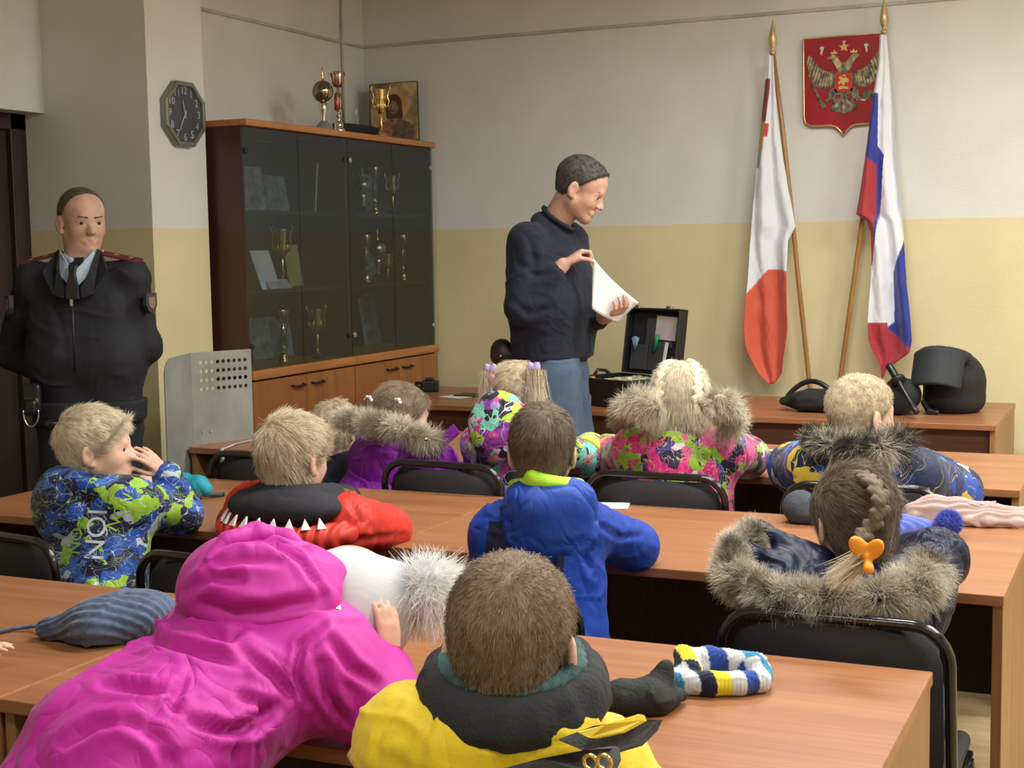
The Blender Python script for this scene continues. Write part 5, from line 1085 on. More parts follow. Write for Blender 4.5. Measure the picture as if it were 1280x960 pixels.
# ---- child in the pink coat, bent over the desk
def child_pink():
    s = 1.0; hips = A3(-1.50, 1.40, .58)
    hd = pt(452, 765, 2.10); R = head_frame(75, -40, 35); k = .95
    sh = pt(345, 795, 1.98); f = unit(A3(hd[0]-hips[0], hd[1]-hips[1], 0)); r = unit(np.cross(f, UP))
    J = {'pelvis': hips, 'sl': sh-r*.13+UP*.0, 'sr': sh+r*.12-UP*.02}
    J['er'] = pt(478, 885, 1.98); J['wr'] = pt(488, 826, 2.03); J['el'] = pt(250, 800, 2.15); J['wl'] = J['el']+A3(.2, .12, -.02)
    for a, q in (('l', -1), ('r', 1)):
        J['h'+a] = hips+r*q*.07; J['k'+a] = J['h'+a]+dirv(95)*.28; J['a'+a] = J['k'+a]-UP*.36; J['t'+a] = J['a'+a]+dirv(95)*.1
    root = person_root('child in bright pink padded coat and white hat bent over the foreground desk', (hips[0], hips[1]))
    build_body(root, J, s, hd, R, k, hands={'r': (unit(A3(-.1, .1, 1)), unit(hd-J['wr']), 1, .12, (.3, .35, .4, .45), {}), 'l': rel_hand(J, 'l', DN)}); eyes(hd, R, k, root)
    Mk = cloth(mat('magenta_shell', (.52, .008, .33), .62, var=.03, bump=.06, bscale=80, sheen=.1), 8, .7, .025)
    s_ = SDF(hips-.40, A3(-.9, 2.35, 1.25), .0065); pts = np.array([hips, sh])
    back = lambda t: hips+(sh-hips)*t
    for u in (-.07, 0, .07): s_.cone(hips+r*u*1.2-f*.06-UP*.10, back(.5)+r*u*.9+UP*.03, .118, .112, .06); s_.cone(back(.5)+r*u*.9+UP*.03, sh+r*u*.9-UP*.02, .112, .105, .06)
    s_.cone(J['sl']-UP*.01, J['sr']-UP*.01, .085, .085, .06)
    s_.cone(J['sr'], J['er'], .078, .068, .05); s_.cone(J['er'], J['wr']-(J['wr']-J['er'])*.2, .066, .040, .03); s_.cone(J['sl'], J['el'], .08, .07, .05); s_.cone(J['el'], J['wl'], .065, .05, .02)
    ax = unit(sh-hips)
    dsp = lambda V: folds(.012, 9, ax+r*.9, 81, 2.6)(V)+folds(.006, 24, ax-r*.6, 82, 2.4)(V)+puffs(.007, 6, 83)(V)+creases([([(405, 782), (376, 806), (369, 845), (386, 880)], 1, .7), [(298, 811), (342, 845), (361, 870)], [(176, 796), (234, 811), (303, 831)], ([(239, 901), (283, 914), (312, 909), (342, 884)], 1.5, 1.2), [(298, 914), (293, 970)], [(127, 855), (210, 865)], [(415, 801), (439, 835), (469, 855)], [(400, 830), (410, 870), (430, 900)], [(205, 755), (190, 780), (196, 800)], [(230, 850), (215, 880), (225, 890)], ([(160, 900), (200, 925), (215, 960)], .8, 1.3), [(300, 870), (325, 880), (335, 900)], ([(80, 930), (120, 905), (165, 900)], .8, 1.2), [(260, 790), (285, 800), (300, 790)]], .013, 7)(V)
    jk = wmesh('coat', s_, Mk, root, 1, dsp)
    # hood lying on the back, opening towards the head
    hc = pt(318, 738, 1.97); s_ = SDF(hc-.28, hc+.28, .006); Rh = head_frame(60, -8, 0)
    s_.ell(hc, (.145, .125, .098), Rh, .03); s_.ell(hc+f*.04+r*.06-UP*.02, (.12, .10, .09), Rh, .04)
    s_.ell(hc+r*.16+f*.13-UP*.06, (.115, .10, .10), Rh, .01, True)
    hood = wmesh('hood', s_, Mk, jk, 1, lambda V: folds(.008, 8, (.35, .1, 1), 84, 2.2)(V)+creases([([(250, 752), (290, 765), (340, 762), (400, 750)], 1.2, 1.3), [(262, 712), (300, 698), (345, 700)], [(235, 740), (262, 722), (300, 725)], ([(285, 675), (330, 672), (375, 700), (405, 745)], .8, .7)], .011, 7)(V))
    # piped rim of the hood
    rim = [pt(262, 700, 1.88), pt(285, 677, 1.92), pt(320, 666, 1.97), pt(358, 675, 2.0), pt(392, 704, 2.0), pt(415, 748, 1.97), pt(430, 800, 1.93)]
    s_ = SDF(np.min(rim, 0)-.06, np.max(rim, 0)+.06, .005); s_.path(rim, [.012, .016, .018, .018, .016, .014, .012], .01); wmesh('hood_rim', s_, Mk, hood, 1)
    c = pt(424, 760, 1.95); fix(G().cyl(c, c+A3(0, -.012, -.004), .008, n=12).build('snap', M_silver, None), hood)
    Mc = mat('dark_pink_knit_cuff', (.45, .01, .16), .8, bump=.4); s_ = SDF(J['wr']-.08, J['wr']+.08, .004); d = unit(J['wr']-J['er']); s_.cone(J['wr']-d*.03, J['wr']+d*.004, .028, .025, .0); wmesh('cuff', s_, Mc, jk, 1)
    # white hat with fluffy bobble
    Mh = mat('white_knit', (.54, .54, .58), .85, var=.02); hx = unit(pt(520, 735, 2.16)-hd); s_ = SDF(hd-.2, hd+.2, .005); 
    a0 = hd-hx*.02; s_.ell(a0+UP*.012, (.100, .115, .106), R, .02); s_.cone(a0, hd+hx*.065, .088, .055, .04)
    fd = R[:, 1]; s_.cut(hd+fd*.075-UP*.03, unit(fd-UP*.35))
    hat = wmesh('hat', s_, Mh, root, 1, lambda V: .0002*np.sin(((V-hd)@unit(np.cross(hx, UP)))*800)); hat['label'] = 'white knitted hat'
    pc = pt(536, 740, 2.15); n = 3500; rg = np.random.default_rng(3); D = rg.normal(0, 1, (n, 3)); D /= np.linalg.norm(D, axis=1, keepdims=True); Mw = strand_mat('white_fur', (.95, .95, .95), (1, 1, 1), (.92, .92, .92))
    bb = G().ball(pc, .046, n=24).build('bobble', mat('white_fur_base', (.85, .85, .85), .9), None); fix(bb, hat); st = strands('bobble_fur', pc+D*.043, D+A3(.25, .1, -.2), .040, .0016, Mw, None, curl=.5, droop=.35, seed=6, rndv=rg.uniform(0, .62, n)); st.parent = bb
    # legs
    legs(J, s, root, M_trous, M_boot)
child_pink()
# ---- fair-haired child mostly hidden in the third row
def child_hidden():
    s, k = .92, .92; hd = pt(420, 531, 4.62); J, R, hd, f, r = seated((-2.98, 4.42), 85, hd, 95, s, k, hpitch=-20, neck=.13)
    root = person_root('fair-haired child almost hidden between the red-jacket boy and the violet coat', (-2.98, 4.42))
    for a in 'lr': J['e'+a][2] = .80; J['w'+a][2] = .80; J['w'+a][1] = 4.92
    build_body(root, J, s, hd, R, k, hands={a: rel_hand(J, a, DN) for a in 'lr'}, h=.006); eyes(hd, R, k, root)
    cap = hair_cap(hd, R, k, root, H_blondcap, .010, bump_=.0012, keep_low=-.075); cap_strands(cap, hd, R, k, H_blond, root, 3000, .030, .0018, lift=.4, curl=.4)
    s_ = sdf_jacket(J, s, f, .0085, pad=.01); wmesh('jacket', s_, mat('dark_blue_jacket', (.015, .02, .05), .7), root, 1, puffs(.008, 13, 12)); legs(J, s, root, M_trous, M_boot)
child_hidden()
# ---- child beyond the left edge, only the fingertips reach into the picture
def child_edge():
    s, k = 1.0, .95; hd = A3(-2.62, 1.72, 1.05); J, R, hd, f, r = seated((-2.60, 1.55), 85, hd, 75, s, k, neck=.13)
    w = pt(-62, 812, 2.02); w[2] = .785; J['er'] = A3(-2.38, 1.95, .80); J['wr'] = w; J['el'] = A3(-2.78, 1.98, .80); J['wl'] = A3(-2.55, 2.08, .79)
    root = person_root('child outside the left edge whose fingertips rest on the desk beside the blue-grey hat', (-2.60, 1.55))
    tip = pt(4, 806, 2.06); build_body(root, J, s, hd, R, k, hands={'r': (unit(A3(tip[0]-w[0], tip[1]-w[1], .02)), DN, 1, .125, (.15, .18, .2, .25), {}), 'l': rel_hand(J, 'l', DN)}, h=.0045); eyes(hd, R, k, root)
    cap = hair_cap(hd, R, k, root, H_browncap, .010, bump_=.0012); cap_strands(cap, hd, R, k, H_brown, root, 2500, .02, .0018, lift=.3)
    s_ = sdf_jacket(J, s, f, .0085, pad=.01); wmesh('jacket', s_, mat('grey_blue_jacket', (.05, .07, .10), .7), root, 1, puffs(.008, 13, 12)); legs(J, s, root, M_trous, M_boot)
child_edge()
# ---- adults
def standing(feet, az, H_, s):
    f = dirv(az); r = unit(np.cross(f, UP)); b = A3(feet[0], feet[1], 0); J = {'pelvis': b+UP*.95*s}
    for a, q in (('l', -1), ('r', 1)):
        J['h'+a] = b+r*q*.09*s+UP*.92*s; J['k'+a] = b+r*q*.105*s+UP*.50*s+f*.02; J['a'+a] = b+r*q*.11*s+UP*.09*s; J['t'+a] = J['a'+a]+f*.15*s-UP*.04*s
    return J, f, r, b
def sdf_adult(J, s, hd, R, k, hands, h=.005):
    pts = np.array([np.array(v) for v in J.values()]+[hd+UP*.14, hd+A3(.13, .13, 0), hd-A3(.13, .13, 0)]); S_ = SDF(pts.min(0)-.17, pts.max(0)+.17, h); m = (J['sl']+J['sr'])/2; rt = unit(J['sr']-J['sl']); pv = J['pelvis']
    for u in (-.07, .07): S_.cone(pv+rt*u*s, m+rt*u*s-UP*.10*s, .088*s, .10*s, .06*s)
    S_.cone(J['sl'], J['sr'], .06*s, .06*s, .05*s); S_.cone(m+UP*.02*s, L2(hd, R, k, (0, -.026, -.05)), .062*s, .057*k, .04*s)
    for a in 'lr':
        S_.cone(J['s'+a], J['e'+a], .052*s, .040*s, .03*s); S_.cone(J['e'+a], J['w'+a], .041*s, .029*s, .01*s)
        S_.cone(J['h'+a], J['k'+a], .078*s, .058*s, .04*s); S_.cone(J['k'+a], J['a'+a], .056*s, .040*s, .02*s); S_.cone(J['a'+a]-UP*.03*s, J['t'+a], .038*s, .032*s, .02*s)
    for a, q in hands.items(): d, n, th, L_, cu, kw = q; sdf_hand(S_, J['w'+a], d, n, th, L_, cu, **kw)
    sdf_head(S_, hd, R, k, False); return S_
def trousers_shoes(J, s, root, mt, msh, waist=.05, h=.009, amp=.008):
    pts = np.array([J[q] for q in ('pelvis', 'hl', 'hr', 'kl', 'kr', 'al', 'ar')]); S_ = SDF(pts.min(0)-.20*s, pts.max(0)+.22*s, h); rt = unit(J['hr']-J['hl'])
    for u in (-.06, .06): S_.cone(J['pelvis']+rt*u*s-UP*.04, J['pelvis']+rt*u*s+UP*waist*s, .116*s, .110*s, .05*s)
    for a in 'lr': S_.cone(J['h'+a]-UP*.03*s, J['k'+a], .108*s, .082*s, .04*s); S_.cone(J['k'+a], J['a'+a]-UP*.03*s, .080*s, .068*s, .03*s)
    S_.cut(J['pelvis']+UP*(waist+.004)*s, UP); t = wmesh('trousers', S_, mt, root, 1, lambda V: folds(amp, 14, (.25, .1, 1), 3)(V))
    for a in 'lr':
        d = unit(A3(*(J['t'+a]-J['a'+a])[:2], 0)); c = J['a'+a]-UP*.045*s; S_ = SDF(np.minimum(c, J['t'+a])-.16*s, np.maximum(c, J['t'+a])+.16*s, .009)
        S_.cone(c+UP*.05*s, c, .052*s, .048*s, .02); S_.cone(c-d*.04*s, c+d*.15*s, .044*s, .040*s, .03); S_.cut(A3(c[0], c[1], .003), -UP); wmesh('shoe', S_, msh, root, 1)
    return t
def officer():
    s, k = 1.0, 1.08; az = -62; J, f, r, b = standing((-3.74, 4.32), az, 1.8, s)
    hd = pt(103, 277, 4.36)+0; R = head_frame(-30, -3, 0); nb = pt(102, 330, 4.32)
    J['sl'] = nb+(-r)*.185-UP*.058; J['sr'] = nb+r*.185-UP*.058   # his left is at image right
    J['el'] = pt(180, 432, 4.44); J['er'] = pt(14, 440, 4.30); J['wl'] = J['pelvis']-f*.17-r*.05+UP*.10; J['wr'] = J['pelvis']-f*.17+r*.05+UP*.08
    root = person_root('police officer in navy uniform with maroon epaulettes and black tie by the column', (-3.74, 4.32))
    S_ = sdf_adult(J, s, hd, R, k, {'l': (r*.9-f*.1, f, 1, .18, (.4, .4, .4, .4), {}), 'r': (-r*.9-f*.1, f, -1, .18, (.4, .4, .4, .4), {})}, .0045); wmesh('body', S_, M_skin2, root, 1); eyes(hd, R, k, root)
    Hm = mat('shaved_brown_hair', (.11, .075, .05), .8, var=.3, vscale=120); cap = hair_cap(hd, R, k, root, Hm, .0035, p0=(0, .012, .035), n=(0, .8, -.5), bump_=.0004, keep_low=-.05); cap_strands(cap, hd, R, k, H_brown, root, 4000, .006, .0011, lift=.4, inset=.001, curl=.2)
    for q in (-1, 1): s_ = SDF(hd-.15, hd+.15, .0025); s_.cone(L2(hd, R, k, (q*.014, .0885, .0165)), L2(hd, R, k, (q*.043, .0815, .020)), .0042, .003, .001); wmesh('eyebrow', s_, mat('brown_eyebrow', (.13, .085, .055), .8), root, 0)
    Mu = cloth(mat('navy_uniform_wool', (.0085, .0095, .016), .8, var=.15, bump=.2, bscale=400), 6, .35, .02); m = (J['sl']+J['sr'])/2; pv = J['pelvis']
    pts = np.array([J[q] for q in ('pelvis', 'sl', 'sr', 'el', 'er', 'wl', 'wr')]); S_ = SDF(pts.min(0)-.2, pts.max(0)+.2, .0065)
    for u in (-.09, 0, .09): S_.cone(pv+r*u*.9+UP*.03, pv+r*u+UP*.20, .112, .126, .06); S_.cone(pv+r*u+UP*.20, m+r*u*1.0-UP*.12, .126, .115, .06)
    S_.cone(J['sl']+UP*.005, J['sr']+UP*.005, .062, .062, .05); S_.cone(m-UP*.02, nb-UP*.03, .09, .062, .05)
    for a in 'lr': S_.cone(J['s'+a], J['e'+a], .066, .058, .03); S_.cone(J['e'+a], J['w'+a], .072, .050, .02)
    S_.cut(pv+UP*.0, -UP); jk = wmesh('jacket', S_, Mu, root, 1, lambda V: folds(.012, 14, (.5, -.1, 1), 91)(V)+puffs(.006, 9, 92)(V))
    S_ = SDF(pv-.3, pv+.3, .007)
    for u in (-.08, .08): S_.cone(pv+r*u-UP*.0, pv+r*u+UP*.03, .137, .14, .05)
    S_.cut(pv-UP*.035, -UP); S_.cut(pv+UP*.045, UP); wmesh('waistband', S_, Mu, jk, 1)
    # shirt collar, tie, jacket collar
    Msh = mat('light_blue_shirt', (.42, .54, .68), .7); fr = nb+f*.055
    T = lambda x, y, z: nb+(-r)*x+f*y+UP*z   # x>0 towards image right
    g = G(); 
    for q in (-1, 1):
        P = [T(q*.012, .145, -.085), T(q*.052, .125, -.04), T(q*.072, .06, .025), T(q*.062, .07, .050), T(q*.03, .105, .008), T(q*.0, .130, -.025)]
        o = f*.006; V = [p for p in P]+[p-o*2 for p in P]; n_ = len(P); g._add([tuple(p) for p in V], [tuple(range(n_)), tuple(range(2*n_-1, n_-1, -1))]+[(i, n_+i, n_+(i+1) % n_, (i+1) % n_) for i in range(n_)])
    fix(g.build('shirt_collar', Msh, None, .002), root)
    s_ = SDF(nb-.3, nb+.3, .004); s_.path([nb+UP*(.030)+r*.062*sin(a)+f*.062*cos(a)-f*.01+UP*.02*(-cos(a)) for a in np.linspace(.5, 2*pi-.5, 21)], [.014]*21, .006); wmesh('shirt_band', s_, Msh, root, 1)
    g = G(); Mt = mat('black_tie', (.008, .008, .010), .5); P = [T(-.016, .142, .0), T(.016, .142, .0), T(.012, .155, -.035), T(.024, .163, -.09), T(.026, .165, -.13), T(-.026, .165, -.13), T(-.024, .163, -.09), T(-.012, .155, -.035)]
    V = [p+f*.008 for p in P]+[p-f*.012 for p in P]; n_ = len(P); g._add([tuple(p) for p in V], [tuple(range(n_)), tuple(range(2*n_-1, n_-1, -1))]+[(i, n_+i, n_+(i+1) % n_, (i+1) % n_) for i in range(n_)]); fix(g.build('tie', Mt, None, .004), root)
    for q in (-1, 1):
        g = G(); P = [T(q*.030, .155, -.13), T(q*.075, .150, -.115), T(q*.120, .11, -.03), T(q*.085, .03, .045), T(q*.070, .04, .055), T(q*.060, .115, -.02), T(q*.028, .150, -.09)]
        V = [p+f*.010+UP*.004 for p in P]+[p-f*.010 for p in P]; n_ = len(P); g._add([tuple(p) for p in V], [tuple(range(n_)), tuple(range(2*n_-1, n_-1, -1))]+[(i, n_+i, n_+(i+1) % n_, (i+1) % n_) for i in range(n_)]); fix(g.build('lapel', Mu, None, .004), jk)
    fix(G().tube([T(0, .175, -.13), T(0, .178, -.25), T(.0, .185, -.40)], .004, 6).build('zip', mat('dark_zip', (.03, .03, .035), .4, .5), None), jk); fix(G().box(-.005, .005, -.003, .003, -.012, .012, frame(T(0, .184, -.14), x=r, z=UP)).build('zip_pull', M_steel, None), jk)
    Mm = mat('maroon_epaulette', (.11, .010, .016), .6); Mgold = mat('gold_braid', (.7, .5, .2), .35, .8)
    for q, sh in ((1, 'sl'), (-1, 'sr')):
        a0 = T(q*.078, .0, .038); a1 = T(q*.225, .0, .004); x = unit(a1-a0); M_ = frame(a0, x=x, z=unit(UP+f*.22)); L_ = float(np.linalg.norm(a1-a0))
        e_ = G().prism([(-.005, -.030), (L_, -.036), (L_+.006, 0), (L_, .030), (-.005, .022), (-.015, 0)], 0, .007, M_).build('epaulette', Mm, None, .002); fix(e_, jk)
        for u in (.35, .72):
            st = []
            for i in range(10): a = i*pi/5+pi/2; rr_ = .010 if i % 2 == 0 else .004; st.append((L_*u+rr_*cos(a), rr_*sin(a)))
            fix(G().prism(st, .007, .010, M_).build('star', Mgold, None), e_)
        fix(G().ball(M_ @ Vector((0, 0, .01)), .006, n=10).build('button', Mgold, None), e_)
        # sleeve badge
        p = J['s'+('l' if q > 0 else 'r')]+(-r)*q*.074+f*.055-UP*.09; M2 = frame(p, x=unit(np.cross(UP, unit((-r)*q+f*.6))), y=UP)
        sh_ = [(-.028, .035), (.028, .035), (.030, -.01), (.018, -.032), (0, -.042), (-.018, -.032), (-.030, -.01)]; bd = G().prism(sh_, -.006, .012, M2).build('sleeve_badge', Mm if False else mat('badge_ground', (.04, .03, .05), .6), None, .001); fix(bd, jk)
        fix(G().prism([(x_*.6, y_*.6) for x_, y_ in sh_], .012, .0135, M2).build('badge_emblem', mat('badge_thread', (.22, .14, .07), .5), None), bd)
    t_ = trousers_shoes(J, s, root, mat('navy_uniform_trousers', (.0085, .009, .014), .8, bump=.2), M_boot)
    fix(G().tube([pv+r*.13*sin(a)+r*.06*np.sign(sin(a))+f*.145*cos(a)-UP*.03 for a in np.linspace(0, 2*pi, 33)[:-1]], .02, 8, closed=True).build('belt', mat('black_belt', (.01, .01, .011), .35), None), t_)
    hp = T(-.175, .12, -.50)
    s_ = SDF(hp-.15, hp+.15, .005); s_.box(hp, (.035, .022, .06), frame_R(r), .015, .01); s_.box(hp-UP*.03+f*.01, (.022, .03, .03), frame_R(r), .012, .01); hol = wmesh('holster', s_, mat('black_leather', (.012, .012, .012), .35), t_, 1)
    q0 = hp-UP*.05+f*.03; fix(G().tube([q0+r*(-.028*cos(a))+UP*(-.05*sin(a) if True else 0) for a in np.linspace(-.3, pi+.3, 15)], .0032, 8).build('cuff_ring', M_chrome, None), t_)
def frame_R(x): x = unit(x); return np.stack([x, np.cross(UP, x), UP], 1)
officer()
def instructor():
    s, k = 1.06, 1.14; az = 12; J, f, r, b = standing((-2.31, 5.86), az, 1.9, s)
    Yc = 5.82; hd = pt(727, 236, Yc); R = head_frame(8, -26, 0); nb = pt(694, 272, Yc); pv = J['pelvis']
    pv[2] = float(pt(690, 447, Yc)[2]); pv[:2] = pt(692, 447, Yc)[:2]
    for a, q in (('l', -1), ('r', 1)):
        J['h'+a] = pv+r*q*.095-UP*.04+f*.02; J['k'+a] = A3(*(pv+r*q*.12+f*.085)[:2], .52); J['a'+a] = A3(*(pv+r*q*.13+f*.07)[:2], .09); J['t'+a] = J['a'+a]+f*.15-UP*.04
    J['sr'] = pt(658, 300, Yc-.16); J['sl'] = pt(712, 300, Yc+.17)
    J['er'] = pt(650, 385, Yc-.24); J['wr'] = pt(704, 331, Yc-.16); J['el'] = pt(722, 400, Yc+.22); J['wl'] = pt(758, 396, Yc-.02)
    root = person_root('man in navy sweater and jeans looking down at a white sheet', (-2.31, 5.86))
    hr_d = pt(733, 309, Yc-.10)-J['wr']; hl_d = pt(786, 384, Yc-.11)-J['wl']
    S_ = sdf_adult(J, s, hd, R, k, {'r': (hr_d, unit(A3(.5, .3, -.9)), -1, .185, (1.1, 1.15, 1.2, 1.2), dict(topen=.3, tcurl=.8)), 'l': (unit(hl_d), unit(A3(.1, -.2, 1.0)), -1, .185, (.6, .65, .7, .75), dict(topen=.3, tcurl=.5))}, .0045); wmesh('body', S_, M_skin2, root, 1); eyes(hd, R, k, root)
    Hg = strand_mat('dark_grey_hair', (.055, .05, .045), (.17, .165, .155), (.04, .036, .032)); Hgc = mat('dark_grey_scalp', (.07, .063, .056), .75, var=.25, vscale=60)
    cap = hair_cap(hd, R, k, root, Hgc, .0055, bump_=.0012, keep_low=-.05, p0=(0, .022, .03)); cap_strands(cap, hd, R, k, Hg, root, 9000, .016, .0014, lift=.12, crown=(0, -.08, .08), curl=.15, fwd=.02)
    s_ = SDF(hd-.2, hd+.2, .0025)
    for q in (-1, 1): s_.cone(L2(hd, R, k, (q*.016, .0835, .017)), L2(hd, R, k, (q*.042, .077, .020)), .004, .003, .001)
    wmesh('eyebrows', s_, Hgc, root, 0)
    m = (J['sl']+J['sr'])/2; rt = unit(J['sr']-J['sl']); pts = np.array([J[q] for q in ('pelvis', 'sl', 'sr', 'el', 'er', 'wl', 'wr')]); S_ = SDF(pts.min(0)-.24, pts.max(0)+.24, .0065)
    for u in (-.09, 0, .09): S_.cone(pv+rt*u*.9+UP*.04, pv+rt*u+UP*.24+f*.02-f*.01, .138, .150, .06); S_.cone(pv+rt*u+UP*.24+f*.01, m+rt*u*.9-UP*.13, .150, .140, .06)
    S_.cone(J['sl']-UP*.02, J['sr']-UP*.02, .072, .072, .06); S_.cone(m-UP*.03, m*.6+nb*.4+UP*.0, .10, .072, .05)
    cN = pt(697, 271, Yc)-UP*.010; uN = unit(UP*.82+f*.57); S_.ell(cN-uN*.048, (.088, .100, .052), np.stack([r, np.cross(uN, r), uN], 1), .05)
    for a in 'lr': S_.cone(J['s'+a], J['e'+a], .080, .064, .04); S_.cone(J['e'+a], J['w'+a]-(J['w'+a]-J['e'+a])*.22, .068, .048, .02)
    S_.cut(pv+UP*.0, -UP); Msw = cloth(mat('navy_knit', (.004, .009, .026), .9, var=.15, bump=.5, bscale=350, sheen=.05), 6, .5, .02)
    sw_ = wmesh('sweater', S_, Msw, root, 1, lambda V: folds(.008, 11, (-.4, 0, 1), 101)(V)+folds(.005, 25, (.3, 0, 1), 102)(V)+creases([[(650, 330), (672, 345), (690, 340)], [(640, 375), (660, 392), (690, 385)], [(662, 300), (668, 330), (664, 350)]], .008, 5)(V))
    s_ = SDF(nb-.25, nb+.25, .005); nv = unit(hd-nb); e1 = unit(np.cross(nv, rt)); e2 = np.cross(nv, e1); c = pt(700, 273, Yc); e1 = unit(f*.82-UP*.57); e2 = r; s_.path([c+e1*.086*cos(a)+e2*.078*sin(a)-UP*.012*abs(sin(a)) for a in np.linspace(0, 2*pi, 25)], [.010]*25, .004); wmesh('neckband', s_, Msw, sw_, 1)
    Mj = cloth(mat('blue_denim', (.085, .13, .21), .85, var=.15, vscale=9, bump=.4, bscale=500, col2=(.05, .08, .135)), 7, .4, .02); tr = trousers_shoes(J, s, root, Mj, mat('brown_shoe', (.05, .03, .02), .4), waist=.0, amp=.012)
    fix(G().tube([pv+rt*(.04*np.sign(sin(a))+.09*sin(a))+f*.105*cos(a)-UP*.005 for a in np.linspace(0, 2*pi, 33)[:-1]], .017, 8, closed=True).build('belt', mat('dark_belt', (.015, .013, .012), .4), None), tr)
    # waist pouch at his back
    c = pt(628, 442, Yc-.08); s_ = SDF(c-.15, c+.15, .005); s_.ell(c, (.055, .05, .065), None, .02); s_.ell(c+A3(.05, 0, -.01), (.045, .04, .04), None, .02)
    o = wmesh('waist_pouch', s_, mat('dark_brown_leather', (.03, .022, .018), .45, var=.3, vscale=20), tr, 1, puffs(.008, 18, 3)); fix(G().ball(pt(626, 445, Yc-.135), .006, n=8).build('press_stud', M_gold, None), o)
    # the sheet he holds: slightly bent
    C = [pt(741, 322, Yc-.12), pt(798, 378, Yc-.02), pt(772, 404, Yc-.04), pt(740, 386, Yc-.14)]
    n = 12; V = []; F = []
    for i in range(n+1):
        for j in range(n+1):
            u, v = i/n, j/n; p = C[0]*(1-u)*(1-v)+C[1]*u*(1-v)+C[2]*u*v+C[3]*(1-u)*v; V.append(p+A3(-.2, -1, .1)*.03*sin(pi*u)*(1-.4*v)*1.0)
    for i in range(n):
        for j in range(n): a = i*(n+1)+j; F.append((a, a+1, a+n+2, a+n+1))
    pp = qmesh('paper_sheet', V, np.array(F), M_paper); md = pp.modifiers.new('thick', 'SOLIDIFY'); md.thickness = .0006; tag(pp, 'white sheet of paper held by the man in the navy sweater', 'paper')
instructor()
